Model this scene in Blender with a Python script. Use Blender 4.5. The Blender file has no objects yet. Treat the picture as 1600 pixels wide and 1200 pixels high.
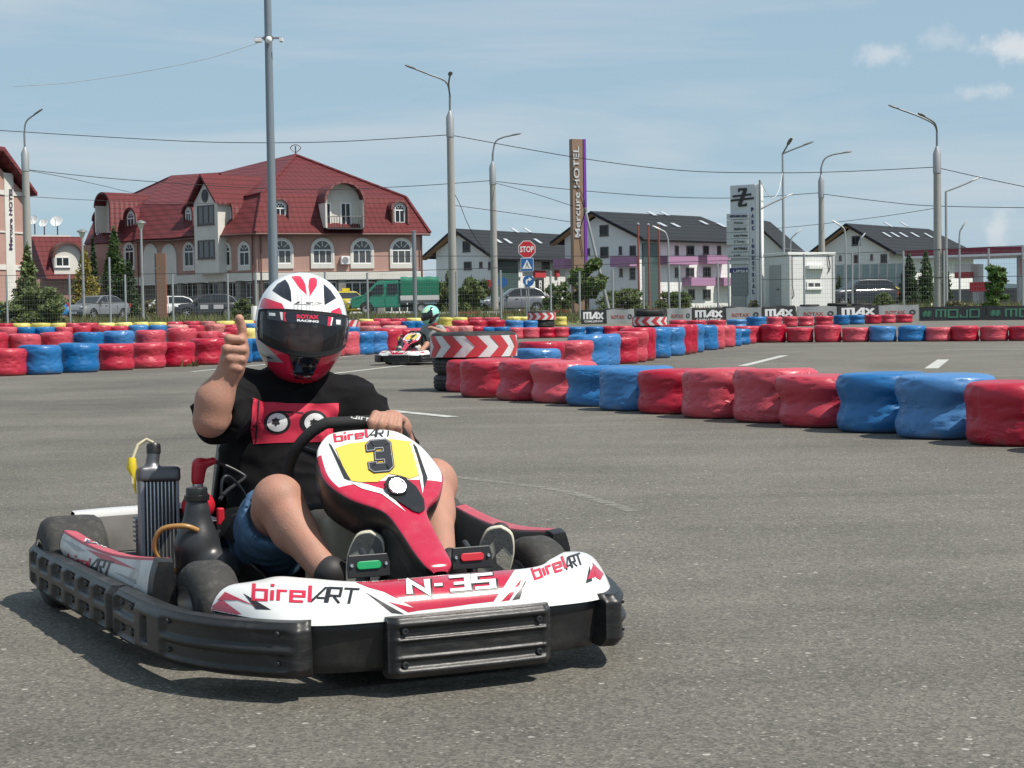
import bpy, bmesh, math, random
import numpy as np
from mathutils import Vector, Matrix, noise
from mathutils.bvhtree import BVHTree
random.seed(7)
SC = bpy.context.scene
R = math.radians
pi = math.pi

# ---------------------------------------------------------------- camera
F_PX, CAM_Z, HOR, ROLL = 2750.0, 0.90, 491.0, 0.016
PITCH = math.atan((600 - HOR) / F_PX)
_cp, _sp, _cr, _sr = math.cos(PITCH), math.sin(PITCH), math.cos(ROLL), math.sin(ROLL)
_down = Vector((0, -_sp, -_cp)); _fwd = Vector((0, _cp, -_sp)); _rt = Vector((1, 0, 0))
CX = _cr * _rt + _sr * _down
CUP = _sr * _rt - _cr * _down
CAM = Vector((0, 0, CAM_Z))
cam_d = bpy.data.cameras.new('camera'); cam = bpy.data.objects.new('camera', cam_d)
SC.collection.objects.link(cam); SC.camera = cam
cam_d.sensor_width = 36; cam_d.lens = 36 * F_PX / 1600
cam_d.clip_start = 0.1; cam_d.clip_end = 9000
M3 = Matrix((CX, CUP, -_fwd)).transposed()
cam.matrix_world = Matrix.Translation(CAM) @ M3.to_4x4()

# ---------------------------------------------------------------- world, sun, exposure
SUN_EL, SUN_H = R(56), Vector((0.90, -0.43, 0)).normalized()
SUN_DIR = Vector((SUN_H.x * math.cos(SUN_EL), SUN_H.y * math.cos(SUN_EL), math.sin(SUN_EL)))
W = bpy.data.worlds.new('World'); SC.world = W; W.use_nodes = True
nt = W.node_tree; nt.nodes.clear()
def nd(t, typ, **k):
    n = t.nodes.new(typ)
    for a, v in k.items(): setattr(n, a, v)
    return n
def sock(n, name, v):
    n.inputs[name].default_value = v
sky = nd(nt, 'ShaderNodeTexSky', sky_type='NISHITA', sun_disc=False, sun_elevation=SUN_EL,
         sun_rotation=math.atan2(SUN_H.x, SUN_H.y), altitude=200, air_density=1.0, dust_density=.5, ozone_density=1.2)
tc = nd(nt, 'ShaderNodeTexCoord'); L = nt.links.new
# low sky paled by summer haze
sx_ = nd(nt, 'ShaderNodeSeparateXYZ'); L(tc.outputs['Generated'], sx_.inputs[0])
hr_ = nd(nt, 'ShaderNodeMapRange'); sock(hr_, 'From Max', .5); sock(hr_, 'To Min', .88); sock(hr_, 'To Max', .6); L(sx_.outputs[2], hr_.inputs['Value'])
hz = nd(nt, 'ShaderNodeMix', data_type='RGBA'); L(hr_.outputs[0], hz.inputs['Factor']); L(sky.outputs[0], hz.inputs[6]); hz.inputs[7].default_value = (3.45, 4.95, 6.1, 1)
# thin cirrus: noise stretched along the horizon, plus a few small cumulus heads
mp = nd(nt, 'ShaderNodeMapping'); sock(mp, 'Rotation', (0.0, R(-7), R(12))); sock(mp, 'Scale', (1.5, 1.2, 13.0)); L(tc.outputs['Generated'], mp.inputs['Vector'])
n1 = nd(nt, 'ShaderNodeTexNoise'); sock(n1, 'Scale', 2.1); sock(n1, 'Detail', 6.0); sock(n1, 'Roughness', 0.55); sock(n1, 'Distortion', 0.5)
L(mp.outputs[0], n1.inputs['Vector'])
r1 = nd(nt, 'ShaderNodeMapRange'); sock(r1, 'From Min', 0.40); sock(r1, 'From Max', 0.72); sock(r1, 'To Max', 0.8); L(n1.outputs['Fac'], r1.inputs['Value'])
mxs = nd(nt, 'ShaderNodeMix', data_type='RGBA'); L(r1.outputs[0], mxs.inputs['Factor']); L(hz.outputs[2], mxs.inputs[6])
mxs.inputs[7].default_value = (5.6, 6.15, 6.6, 1)
prev = mxs.outputs[2]
n2 = nd(nt, 'ShaderNodeTexNoise'); sock(n2, 'Scale', 55.0); sock(n2, 'Detail', 7.0); sock(n2, 'Roughness', 0.6); L(tc.outputs['Generated'], n2.inputs['Vector'])
def pix_dir(px, py):
    return (_fwd + CX * ((px - 800) / F_PX) - CUP * ((py - 600) / F_PX)).normalized()
for px, py, rx, ry, amt in ((1378, 82, 62, 28, 0.42), (1592, 74, 70, 36, 0.6), (1466, 62, 56, 28, .25), (1540, 143, 50, 19, 0.45), (1560, 350, 30, 56, 0.38)):
    d = pix_dir(px, py)
    sub = nd(nt, 'ShaderNodeVectorMath', operation='SUBTRACT'); L(tc.outputs['Generated'], sub.inputs[0]); sub.inputs[1].default_value = d
    scl = nd(nt, 'ShaderNodeVectorMath', operation='MULTIPLY'); L(sub.outputs[0], scl.inputs[0]); scl.inputs[1].default_value = (F_PX / rx, F_PX / rx, F_PX / ry)
    ln = nd(nt, 'ShaderNodeVectorMath', operation='LENGTH'); L(scl.outputs[0], ln.inputs[0])
    ad = nd(nt, 'ShaderNodeMath', operation='MULTIPLY_ADD'); L(n2.outputs['Fac'], ad.inputs[0]); ad.inputs[1].default_value = -2.4; ad.inputs[2].default_value = 1.75
    ad2 = nd(nt, 'ShaderNodeMath', operation='ADD'); L(ad.outputs[0], ad2.inputs[0]); L(ln.outputs['Value'], ad2.inputs[1])
    rr = nd(nt, 'ShaderNodeMapRange', interpolation_type='SMOOTHSTEP'); sock(rr, 'From Min', 1.35); sock(rr, 'From Max', 0.55); sock(rr, 'To Max', amt); L(ad2.outputs[0], rr.inputs['Value'])
    mm = nd(nt, 'ShaderNodeMix', data_type='RGBA'); L(rr.outputs[0], mm.inputs['Factor']); L(prev, mm.inputs[6]); mm.inputs[7].default_value = (8.0, 7.9, 7.9, 1)
    prev = mm.outputs[2]
bg = nd(nt, 'ShaderNodeBackground'); sock(bg, 'Strength', 0.085); L(prev, bg.inputs['Color'])
wo = nd(nt, 'ShaderNodeOutputWorld'); L(bg.outputs[0], wo.inputs['Surface'])
sun_d = bpy.data.lights.new('sun', 'SUN'); sun_d.energy = 4.2; sun_d.angle = R(0.53); sun_d.color = (1.0, 0.945, 0.86)
sun = bpy.data.objects.new('sun', sun_d); SC.collection.objects.link(sun)
sun.rotation_euler = SUN_DIR.to_track_quat('Z', 'Y').to_euler(); sun.location = (8, -4, 14)
SC.view_settings.view_transform = 'Standard'; SC.view_settings.look = 'None'
SC.view_settings.exposure = 0.35; SC.view_settings.gamma = 1; SC.view_settings.use_curve_mapping = False

# ---------------------------------------------------------------- terrain height and pixel helpers
_gy = [-50, 45, 62, 80, 100, 200, 4000]; _gz = [0, 0, .15, .38, 1.0, 1.15, 1.2]
def gz(y): return float(np.interp(y, _gy, _gz))
def ray(px, py): return _fwd + CX * ((px - 800) / F_PX) - CUP * ((py - 600) / F_PX)
def P(px, py, Y):                      # the world point seen at a pixel of the survey photo at depth Y
    r = ray(px, py); return CAM + r * (Y / r.y)
def G(px, py):                         # the ground point seen at a pixel
    r = ray(px, py); Y = 20.0
    for _ in range(40):
        z = gz(Y)
        Yn = (z - CAM_Z) / r.z * r.y if r.z < -1e-5 else 90.0
        Y = .5 * Y + .5 * min(max(Yn, 1), 140)
    p = CAM + r * (Y / r.y); p.z = gz(p.y); return p
def GX(px, Y):                         # ground point below pixel column px (near the horizon) at depth Y
    p = P(px, 491 - ROLL * (px - 800), Y); return Vector((p.x, Y, gz(Y)))

# ---------------------------------------------------------------- materials
MATS = {}
def mat(name, col, rough=.6, metal=0., noise_amt=0., nscale=8., bump=0., bscale=40., rnd=0., alpha=1., coat=0., trans=0., emit=0., spec=None, stretch=None, dirt=None, dscale=3., ior=None):
    if name in MATS: return MATS[name]
    m = bpy.data.materials.new(name); m.use_nodes = True; t = m.node_tree; b = t.nodes['Principled BSDF']; l = t.links.new
    c4 = (*col, 1); b.inputs['Base Color'].default_value = c4; b.inputs['Roughness'].default_value = rough; b.inputs['Metallic'].default_value = metal
    if spec is not None: b.inputs['Specular IOR Level'].default_value = spec
    if ior: b.inputs['IOR'].default_value = ior
    if coat: b.inputs['Coat Weight'].default_value = coat; b.inputs['Coat Roughness'].default_value = .06
    if alpha < 1: b.inputs['Alpha'].default_value = alpha
    if trans: b.inputs['Transmission Weight'].default_value = trans
    if emit: b.inputs['Emission Color'].default_value = c4; b.inputs['Emission Strength'].default_value = emit
    if noise_amt or bump or rnd or dirt:
        co = nd(t, 'ShaderNodeTexCoord'); vec = co.outputs['Object']
        if stretch:
            mp = nd(t, 'ShaderNodeMapping'); mp.inputs['Scale'].default_value = stretch; l(vec, mp.inputs['Vector']); vec = mp.outputs[0]
        cur = None
        if noise_amt:
            n = nd(t, 'ShaderNodeTexNoise'); sock(n, 'Scale', nscale); sock(n, 'Detail', 5.0); sock(n, 'Roughness', .6); l(vec, n.inputs['Vector'])
            mr = nd(t, 'ShaderNodeMapRange'); sock(mr, 'From Min', .25); sock(mr, 'From Max', .75); sock(mr, 'To Min', 1 - noise_amt); sock(mr, 'To Max', 1 + noise_amt); l(n.outputs['Fac'], mr.inputs['Value'])
            hs = nd(t, 'ShaderNodeHueSaturation'); hs.inputs['Color'].default_value = c4; l(mr.outputs[0], hs.inputs['Value']); cur = hs.outputs[0]
            rm = nd(t, 'ShaderNodeMapRange'); sock(rm, 'To Min', max(.03, rough - noise_amt * .35)); sock(rm, 'To Max', min(1, rough + noise_amt * .35)); l(n.outputs['Fac'], rm.inputs['Value']); l(rm.outputs[0], b.inputs['Roughness'])
        if dirt:
            n = nd(t, 'ShaderNodeTexNoise'); sock(n, 'Scale', dscale); sock(n, 'Detail', 8.0); sock(n, 'Roughness', .7); l(vec, n.inputs['Vector'])
            mr = nd(t, 'ShaderNodeMapRange'); sock(mr, 'From Min', .5); sock(mr, 'From Max', .72); sock(mr, 'To Max', dirt[3]); l(n.outputs['Fac'], mr.inputs['Value'])
            mx = nd(t, 'ShaderNodeMix', data_type='RGBA'); l(mr.outputs[0], mx.inputs['Factor']); mx.inputs[7].default_value = (*dirt[:3], 1)
            if cur: l(cur, mx.inputs[6])
            else: mx.inputs[6].default_value = c4
            cur = mx.outputs[2]
        if rnd:
            oi = nd(t, 'ShaderNodeObjectInfo'); mr = nd(t, 'ShaderNodeMapRange'); sock(mr, 'To Min', 1 - rnd); sock(mr, 'To Max', 1 + rnd); l(oi.outputs['Random'], mr.inputs['Value'])
            hs = nd(t, 'ShaderNodeHueSaturation'); l(mr.outputs[0], hs.inputs['Value'])
            if cur: l(cur, hs.inputs['Color'])
            else: hs.inputs['Color'].default_value = c4
            cur = hs.outputs[0]
        if cur: l(cur, b.inputs['Base Color'])
        if bump:
            n = nd(t, 'ShaderNodeTexNoise'); sock(n, 'Scale', bscale); sock(n, 'Detail', 6.0); sock(n, 'Roughness', .6); l(vec, n.inputs['Vector'])
            bp = nd(t, 'ShaderNodeBump'); sock(bp, 'Strength', bump); sock(bp, 'Distance', .02); l(n.outputs['Fac'], bp.inputs['Height']); l(bp.outputs[0], b.inputs['Normal'])
    MATS[name] = m; return m

def srgb(r, g, b):
    f = lambda c: ((c / 255 + .055) / 1.055) ** 2.4 if c > 10.3 else c / 255 / 12.92
    return (f(r), f(g), f(b))

# ---------------------------------------------------------------- scene graph helpers
COL = SC.collection
def thing(name, label, cat, loc=(0, 0, 0), rotz=0, group=None):
    o = bpy.data.objects.new(name, None); COL.objects.link(o); o.empty_display_size = .2
    o.location = loc; o.rotation_euler = (0, 0, rotz); o['label'] = label; o['category'] = cat
    if group: o['group'] = group
    return o
def tag(o, label, cat, group=None):
    o['label'] = label; o['category'] = cat
    if group: o['group'] = group
    return o
def structure(o): o['kind'] = 'structure'; return o
def copy_tree(o, parent=None):
    c = o.copy(); COL.objects.link(c)
    if parent is not None: c.parent = parent
    for ch in list(o.children): copy_tree(ch, c)
    return c

class MB:
    def __init__(s): s.v = []; s.f = []; s.m = []
    def add(s, vs, fs, mi=0):
        b = len(s.v); s.v += [tuple(v) for v in vs]; s.f += [tuple(b + i for i in f) for f in fs]
        s.m += [mi] * len(fs) if isinstance(mi, int) else list(mi); return s
    def box(s, c, d, mi=0, M=None):
        x, y, z = d[0] / 2, d[1] / 2, d[2] / 2
        vs = [Vector((a * x, b * y, e * z)) for a in (-1, 1) for b in (-1, 1) for e in (-1, 1)]
        if M is not None: vs = [M @ v for v in vs]
        c = Vector(c); return s.add([v + c for v in vs], [(0, 1, 3, 2), (4, 6, 7, 5), (0, 4, 5, 1), (2, 3, 7, 6), (0, 2, 6, 4), (1, 5, 7, 3)], mi)
    def tube(s, pts, rad, seg=10, mi=0, caps=True):
        pts = [Vector(p) for p in pts]; n = len(pts)
        rad = [rad] * n if isinstance(rad, (int, float)) else rad
        vs, fs = [], []; up = None
        for i, p in enumerate(pts):
            t = (pts[min(i + 1, n - 1)] - pts[max(i - 1, 0)]).normalized()
            if up is None: up = Vector((0, 0, 1)) if abs(t.z) < .9 else Vector((1, 0, 0))
            a = t.cross(up).normalized(); up = a.cross(t).normalized()
            for k in range(seg):
                q = 2 * pi * k / seg; vs.append(p + (a * math.cos(q) + up * math.sin(q)) * rad[i])
        for i in range(n - 1):
            for k in range(seg):
                k2 = (k + 1) % seg; fs.append((i * seg + k, i * seg + k2, (i + 1) * seg + k2, (i + 1) * seg + k))
        if caps: fs += [tuple(range(seg))[::-1], tuple((n - 1) * seg + k for k in range(seg))]
        return s.add(vs, fs, mi)
    def lathe(s, prof, seg=32, M=None, mi=0, close=False):
        vs, fs = [], []; n = len(prof)
        for r, z in prof:
            for k in range(seg):
                q = 2 * pi * k / seg; v = Vector((r * math.cos(q), r * math.sin(q), z)); vs.append(M @ v if M is not None else v)
        rng = n if close else n - 1
        for i in range(rng):
            j = (i + 1) % n
            for k in range(seg):
                k2 = (k + 1) % seg; fs.append((i * seg + k, i * seg + k2, j * seg + k2, j * seg + k))
        if not close:
            if prof[0][0] > 1e-6: fs.append(tuple(range(seg))[::-1])
            if prof[-1][0] > 1e-6: fs.append(tuple((n - 1) * seg + k for k in range(seg)))
        return s.add(vs, fs, mi)
    def prism(s, poly, o, e1, e2, e3, mi=0):    # polygon in the plane (e1,e2), thickened along e3 (a vector)
        o, e1, e2, e3 = map(Vector, (o, e1, e2, e3)); n = len(poly)
        vs = [o + e1 * a + e2 * b for a, b in poly]; vs += [v + e3 for v in vs]
        return s.add(vs, [tuple(range(n))[::-1], tuple(range(n, 2 * n))] + [(i, (i + 1) % n, n + (i + 1) % n, n + i) for i in range(n)], mi)
    def grid(s, fn, nu, nv, mi=0, cu=False, mfn=None):
        vs = [fn(i / (nu if cu else nu - 1), j / (nv - 1)) for i in range(nu) for j in range(nv)]
        fs, ms = [], []
        for i in range(nu if cu else nu - 1):
            for j in range(nv - 1):
                i2 = (i + 1) % nu; fs.append((i * nv + j, i2 * nv + j, i2 * nv + j + 1, i * nv + j + 1))
                ms.append(mfn((i + .5) / nu, (j + .5) / nv) if mfn else mi)
        return s.add(vs, fs, ms)
    def quad(s, a, b, c, d, mi=0): return s.add([a, b, c, d], [(0, 1, 2, 3)], mi)
    def bvh(s): return BVHTree.FromPolygons([Vector(v) for v in s.v], s.f)
    def build(s, name, mats, parent=None, smooth=None, bevel=0, seg=2, sub=0, fix=True):
        me = bpy.data.meshes.new(name); me.from_pydata(s.v, [], s.f)
        if not isinstance(mats, (list, tuple)): mats = [mats]
        for m in mats: me.materials.append(m)
        if len(mats) > 1: me.polygons.foreach_set('material_index', s.m)
        if fix:
            bm = bmesh.new(); bm.from_mesh(me); bmesh.ops.recalc_face_normals(bm, faces=bm.faces); bm.to_mesh(me); bm.free()
        if smooth is not None:
            me.polygons.foreach_set('use_smooth', [True] * len(me.polygons))
            if smooth < 179: me.set_sharp_from_angle(angle=R(smooth))
        me.update()
        o = bpy.data.objects.new(name, me); COL.objects.link(o)
        if parent is not None: o.parent = parent
        if bevel:
            b = o.modifiers.new('bevel', 'BEVEL'); b.width = bevel; b.segments = seg; b.limit_method = 'ANGLE'; b.angle_limit = R(35)
        if sub:
            b = o.modifiers.new('sub', 'SUBSURF'); b.levels = sub; b.render_levels = sub
        return o

def spline(pts, n):
    """Catmull-Rom through 3D or 2D points, n samples."""
    p = np.array(pts, float); k = len(p); out = []
    for t in np.linspace(0, k - 1, n):
        i = min(int(t), k - 2); u = t - i
        p0, p1, p2, p3 = p[max(i - 1, 0)], p[i], p[i + 1], p[min(i + 2, k - 1)]
        out.append(.5 * ((2 * p1) + (-p0 + p2) * u + (2 * p0 - 5 * p1 + 4 * p2 - p3) * u * u + (-p0 + 3 * p1 - 3 * p2 + p3) * u ** 3))
    return np.array(out)
def rrect(w, h, r, n=5, cx=0, cy=0):
    out = []
    for sx, sy, a0 in ((1, 1, 0), (-1, 1, 90), (-1, -1, 180), (1, -1, 270)):
        for k in range(n + 1):
            a = R(a0 + 90 * k / n); out.append((cx + sx * (w / 2 - r) + r * math.cos(a), cy + sy * (h / 2 - r) + r * math.sin(a)))
    return out

# ---------------------------------------------------------------- 2D shapes for lettering and graphics (x, y, layer)
GL = {'b': ([[(0, 1), (0, 0), (.5, 0), (.5, .62), (.08, .62)]], .5), 'i': ([[(0, 0), (0, .62)], [(0, .84), (0, 1)]], 0), 'r': ([[(0, 0), (0, .62), (.34, .62)]], .27),
      'e': ([[(.08, .32), (.5, .32), (.5, .62), (0, .62), (0, 0), (.48, 0)]], .5), 'l': ([[(0, 1), (0, 0)]], 0),
      'A': ([[(-.05, 0), (.5, 1), (.62, 1), (.62, 0)], [(.2, .3), (.56, .3)]], .62), 'R': ([[(0, 0), (0, 1), (.52, 1), (.52, .48), (.06, .48)], [(.25, .42), (.55, 0)]], .55),
      'T': ([[(0, 1), (.7, 1)], [(.35, .93), (.35, 0)]], .7), 'N': ([[(0, 0), (0, 1), (.62, 0), (.62, 1)]], .62), '-': ([[(0, .5), (.28, .5)]], .28),
      '3': ([[(0, 1), (.62, 1), (.62, 0), (0, 0)], [(.15, .5), (.55, .5)]], .62), '5': ([[(.64, 1), (0, 1), (0, .5), (.62, .5), (.62, 0), (0, 0)]], .62),
      'M': ([[(0, 0), (0, 1), (.84, 1), (.84, 0)], [(.42, .92), (.42, 0)]], .84), 'X': ([[(0, 0), (.64, 1)], [(0, 1), (.27, .58)], [(.37, .42), (.64, 0)]], .64),
      'O': ([[(.4, 0), (0, 0), (0, 1), (.8, 1), (.8, 0), (.4, 0)]], .8), 'J': ([[(.6, 1), (.6, 0), (0, 0), (0, .35)]], .6), '#': ([[(.15, 0), (.25, 1)], [(.45, 0), (.55, 1)], [(0, .33), (.7, .33)], [(0, .67), (.7, .67)]], .7),
      '1': ([[(0, .75), (.28, 1), (.28, 0)]], .3), 'm': ([[(0, 0), (0, 1), (.9, 1), (.9, 0)], [(.45, .9), (.45, 0)]], .9)}
def stroke(poly, w):
    p = [Vector((a, b)) for a, b in poly]; n = len(p); Lf, Rt = [], []
    for i in range(n):
        d1 = (p[i] - p[i - 1]).normalized() if i else (p[1] - p[0]).normalized()
        d2 = (p[i + 1] - p[i]).normalized() if i < n - 1 else d1
        n1 = Vector((-d1.y, d1.x)); n2 = Vector((-d2.y, d2.x)); m = (n1 + n2)
        if m.length < 1e-4: m = n1
        m.normalize(); k = w / 2 / max(.35, m.dot(n1)); Lf.append(p[i] + m * k); Rt.append(p[i] - m * k)
    vs = Lf + Rt; return [(v.x, v.y) for v in vs], [(i, n + i, n + i + 1, i + 1) for i in range(n - 1)]
def stext(s, w=.16, gap=.3, shear=0., cond=1.):
    V, Fc = [], []; x = 0; lay = 0
    for ch in s:
        if ch == ' ': x += .5; continue
        g, wd = GL[ch]
        for pl in g:
            vs, fs = stroke([(a * cond, b) for a, b in pl], w); b0 = len(V)
            V += [(x + a + shear * b, b, lay) for a, b in vs]; Fc += [tuple(b0 + i for i in f) for f in fs]; lay = (lay + 1) % 3
        x += wd * cond + gap
    return V, Fc, x - gap
def ftext(s, bold=0., shear=0., space=1.0):
    c = bpy.data.curves.new('txt', 'FONT'); c.body = s; c.size = 1; c.offset = bold; c.shear = shear; c.space_character = space; c.resolution_u = 3
    o = bpy.data.objects.new('txt', c); me = bpy.data.meshes.new_from_object(o)
    V = [(v.co.x, v.co.y, 0) for v in me.vertices]; Fc = [tuple(p.vertices) for p in me.polygons]
    bpy.data.objects.remove(o); bpy.data.curves.remove(c); bpy.data.meshes.remove(me)
    if V:
        x0 = min(v[0] for v in V); x1 = max(v[0] for v in V); y0 = min(v[1] for v in V); y1 = max(v[1] for v in V)
        V = [((v[0] - x0) / (y1 - y0), (v[1] - y0) / (y1 - y0), 0) for v in V]; return V, Fc, (x1 - x0) / (y1 - y0)
    return V, Fc, 0
def tess(V, Fc, maxlen):
    bm = bmesh.new(); vs = [bm.verts.new(v) for v in V]
    for f in Fc:
        try: bm.faces.new([vs[i] for i in f])
        except ValueError: pass
    bm.normal_update(); bmesh.ops.triangulate(bm, faces=bm.faces)
    for _ in range(7):
        es = [e for e in bm.edges if e.calc_length() > maxlen]
        if not es: break
        bmesh.ops.subdivide_edges(bm, edges=es, cuts=1); bmesh.ops.triangulate(bm, faces=[f for f in bm.faces if len(f.verts) > 3])
    bm.verts.index_update()
    V2 = [tuple(v.co) for v in bm.verts]; F2 = [tuple(v.index for v in f.verts) for f in bm.faces]; bm.free(); return V2, F2
def place2d(V, o, ex, ey):
    return [(o[0] + ex[0] * a + ey[0] * b, o[1] + ex[1] * a + ey[1] * b, l) for a, b, l in V]
def polyshape(poly, lay=0): return [(a, b, lay) for a, b in poly], [tuple(range(len(poly)))]
def join2d(*sh):
    V, Fc = [], []
    for v, f in sh:
        b = len(V); V += v; Fc += [tuple(b + i for i in q) for q in f]
    return V, Fc
def text_px(s, x0, y0, x1, y1, h, stroke_font=True, **k):
    """lettering whose baseline runs from (x0,y0) to (x1,y1) px with cap height h px"""
    V, Fc, w = stext(s, **k) if stroke_font else ftext(s, **k)
    ex = ((x1 - x0) / w, (y1 - y0) / w); ln = math.hypot(x1 - x0, y1 - y0)
    ey = ((y1 - y0) / ln * h, -(x1 - x0) / ln * h)
    return place2d(V, (x0, y0), ex, ey), Fc
def decal(name, shape, cast, m, parent, off=.0012, maxlen=6., lay=.0005):
    """cast(x,y) -> (point, normal) on the surface that carries the marks"""
    V, Fc = tess(*shape, maxlen); pts = []
    for x, y, l in V:
        h = cast(x, y); pts.append(None if h is None else h[0] + h[1] * (off + lay * l))
    keep = [f for f in Fc if all(pts[i] is not None for i in f)]
    ids = sorted({i for f in keep for i in f}); mp = {i: k for k, i in enumerate(ids)}
    mb = MB(); mb.add([pts[i] for i in ids], [tuple(mp[i] for i in f) for f in keep])
    return mb.build(name, m, parent, smooth=180, fix=False)
def pxcast(bvh, Minv):
    o = Minv @ CAM; R3 = Minv.to_3x3()
    def c(x, y):
        d = (R3 @ ray(x, y)).normalized(); h = bvh.ray_cast(o, d)
        if h[0] is None: return None
        n = h[1] if h[1].dot(d) < 0 else -h[1]
        return h[0], n
    return c
def planecast(o, ex, ey, bvh=None, depth=1.):
    o, ex, ey = map(Vector, (o, ex, ey)); en = ex.cross(ey).normalized()
    def c(x, y):
        p = o + ex * x + ey * y
        if bvh is None: return p, en
        h = bvh.ray_cast(p + en * depth, -en)
        if h[0] is None: return None
        return h[0], (h[1] if h[1].dot(en) > 0 else -h[1])
    return c

# ---------------------------------------------------------------- organic surfaces: smooth-union distance field -> surface net
class SDF:
    def __init__(s, lo, hi, h):
        s.lo = np.array(lo, np.float32); s.h = h; s.n = np.ceil((np.array(hi) - np.array(lo)) / h).astype(int) + 1
        s.D = np.full(s.n, 1.0, np.float32)
    def _reg(s, lo, hi, pad):
        a = np.maximum(0, np.floor((np.array(lo) - pad - s.lo) / s.h).astype(int)); b = np.minimum(s.n, np.ceil((np.array(hi) + pad - s.lo) / s.h).astype(int) + 1)
        if (b <= a).any(): return None
        sl = tuple(slice(i, j) for i, j in zip(a, b))
        X = np.meshgrid(*[s.lo[k] + s.h * np.arange(a[k], b[k], dtype=np.float32) for k in range(3)], indexing='ij'); return sl, X
    def _un(s, sl, d, k, cut=False):
        D = s.D[sl]
        if cut: s.D[sl] = np.maximum(D, -d); return
        if k > 0:
            hh = np.clip(.5 + .5 * (D - d) / k, 0, 1); s.D[sl] = D * (1 - hh) + d * hh - k * hh * (1 - hh)
        else: s.D[sl] = np.minimum(D, d)
    def cap(s, a, b, ra, rb=None, k=.02, cut=False, fl=None):
        rb = ra if rb is None else rb; a = np.array(a, np.float32); b = np.array(b, np.float32); m = max(ra, rb)
        r = s._reg(np.minimum(a, b) - m, np.maximum(a, b) + m, k + 3 * s.h)
        if r is None: return s
        sl, X = r; ab = b - a; q = float(ab @ ab) + 1e-12
        t = np.clip(sum((X[i] - a[i]) * ab[i] for i in range(3)) / q, 0, 1)
        d = np.sqrt(sum((X[i] - a[i] - t * ab[i]) ** 2 for i in range(3))) - (ra + (rb - ra) * t)
        s._un(sl, d, k, cut); return s
    def ell(s, c, rad, Rm=None, k=.02, cut=False):
        m = max(rad); c = np.array(c, np.float32); r = s._reg(c - m, c + m, k + 3 * s.h)
        if r is None: return s
        sl, X = r; q = [X[i] - c[i] for i in range(3)]
        if Rm is not None: q = [sum(Rm[j][i] * q[j] for j in range(3)) for i in range(3)]
        g = np.sqrt(sum((q[i] / rad[i]) ** 2 for i in range(3))); g2 = np.sqrt(sum((q[i] / rad[i] ** 2) ** 2 for i in range(3))) + 1e-6
        s._un(sl, g * (g - 1) / g2, k, cut); return s
    def box(s, c, hs, rr, Rm=None, k=.02, cut=False):
        c = np.array(c, np.float32); m = math.sqrt(sum(x * x for x in hs)); r = s._reg(c - m, c + m, k + 3 * s.h)
        if r is None: return s
        sl, X = r; q = [X[i] - c[i] for i in range(3)]
        if Rm is not None: q = [sum(Rm[j][i] * q[j] for j in range(3)) for i in range(3)]
        q = [np.abs(q[i]) - hs[i] + rr for i in range(3)]
        d = np.sqrt(sum(np.maximum(x, 0) ** 2 for x in q)) + np.minimum(np.maximum(np.maximum(q[0], q[1]), q[2]), 0) - rr
        s._un(sl, d, k, cut); return s
    def mesh(s):
        D = s.D; n = np.array(D.shape); ins = D < 0
        c = [ins[i:n[0] - 1 + i, j:n[1] - 1 + j, k:n[2] - 1 + k] for i in (0, 1) for j in (0, 1) for k in (0, 1)]
        cnt = sum(x.astype(np.int8) for x in c); act = (cnt > 0) & (cnt < 8); idx = np.argwhere(act); N = len(idx)
        vid = np.full(act.shape, -1, np.int64); vid[act] = np.arange(N)
        off = np.array([(i, j, k) for i in (0, 1) for j in (0, 1) for k in (0, 1)])
        vals = np.stack([D[idx[:, 0] + o[0], idx[:, 1] + o[1], idx[:, 2] + o[2]] for o in off], 1)
        acc = np.zeros((N, 3)); w = np.zeros(N)
        for a in range(8):
            for b in range(a + 1, 8):
                if np.abs(off[a] - off[b]).sum() != 1: continue
                va, vb = vals[:, a], vals[:, b]; x = (va < 0) != (vb < 0); t = np.where(x, va / np.where(x, va - vb, 1), 0)
                acc += np.where(x[:, None], off[a] + t[:, None] * (off[b] - off[a]), 0); w += x
        V = s.lo + s.h * (idx + acc / w[:, None]); F = []
        for ax in range(3):
            sl0 = [slice(None)] * 3; sl1 = [slice(None)] * 3; sl0[ax] = slice(0, -1); sl1[ax] = slice(1, None)
            e = np.argwhere(ins[tuple(sl0)] != ins[tuple(sl1)]); u, v = [(1, 2), (2, 0), (0, 1)][ax]
            ok = (e[:, u] > 0) & (e[:, v] > 0) & (e[:, u] < n[u] - 1) & (e[:, v] < n[v] - 1); e = e[ok]
            def g(du, dv):
                q = e.copy(); q[:, u] += du; q[:, v] += dv; return vid[q[:, 0], q[:, 1], q[:, 2]]
            qd = np.stack([g(-1, -1), g(0, -1), g(0, 0), g(-1, 0)], 1); fl = ~ins[tuple(sl0)][e[:, 0], e[:, 1], e[:, 2]]
            qd[fl] = qd[fl][:, ::-1]; F.append(qd)
        return V, np.concatenate(F)
def sdf_build(name, s, m, parent, disp=None, relax=2):
    V, Fc = s.mesh()
    e = np.concatenate([Fc[:, [0, 1]], Fc[:, [1, 2]], Fc[:, [2, 3]], Fc[:, [3, 0]]])
    for _ in range(relax):
        A = np.zeros_like(V); c = np.zeros(len(V)); np.add.at(A, e[:, 0], V[e[:, 1]]); np.add.at(A, e[:, 1], V[e[:, 0]]); np.add.at(c, e[:, 0], 1); np.add.at(c, e[:, 1], 1)
        V = .5 * V + .5 * A / np.maximum(c, 1)[:, None]
    if disp is not None: V = disp(V, Fc)
    mb = MB(); mb.v = [tuple(v) for v in V]; mb.f = [tuple(int(i) for i in f) for f in Fc]; mb.m = [0] * len(mb.f)
    return mb.build(name, m, parent, smooth=180, fix=False), mb
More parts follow.
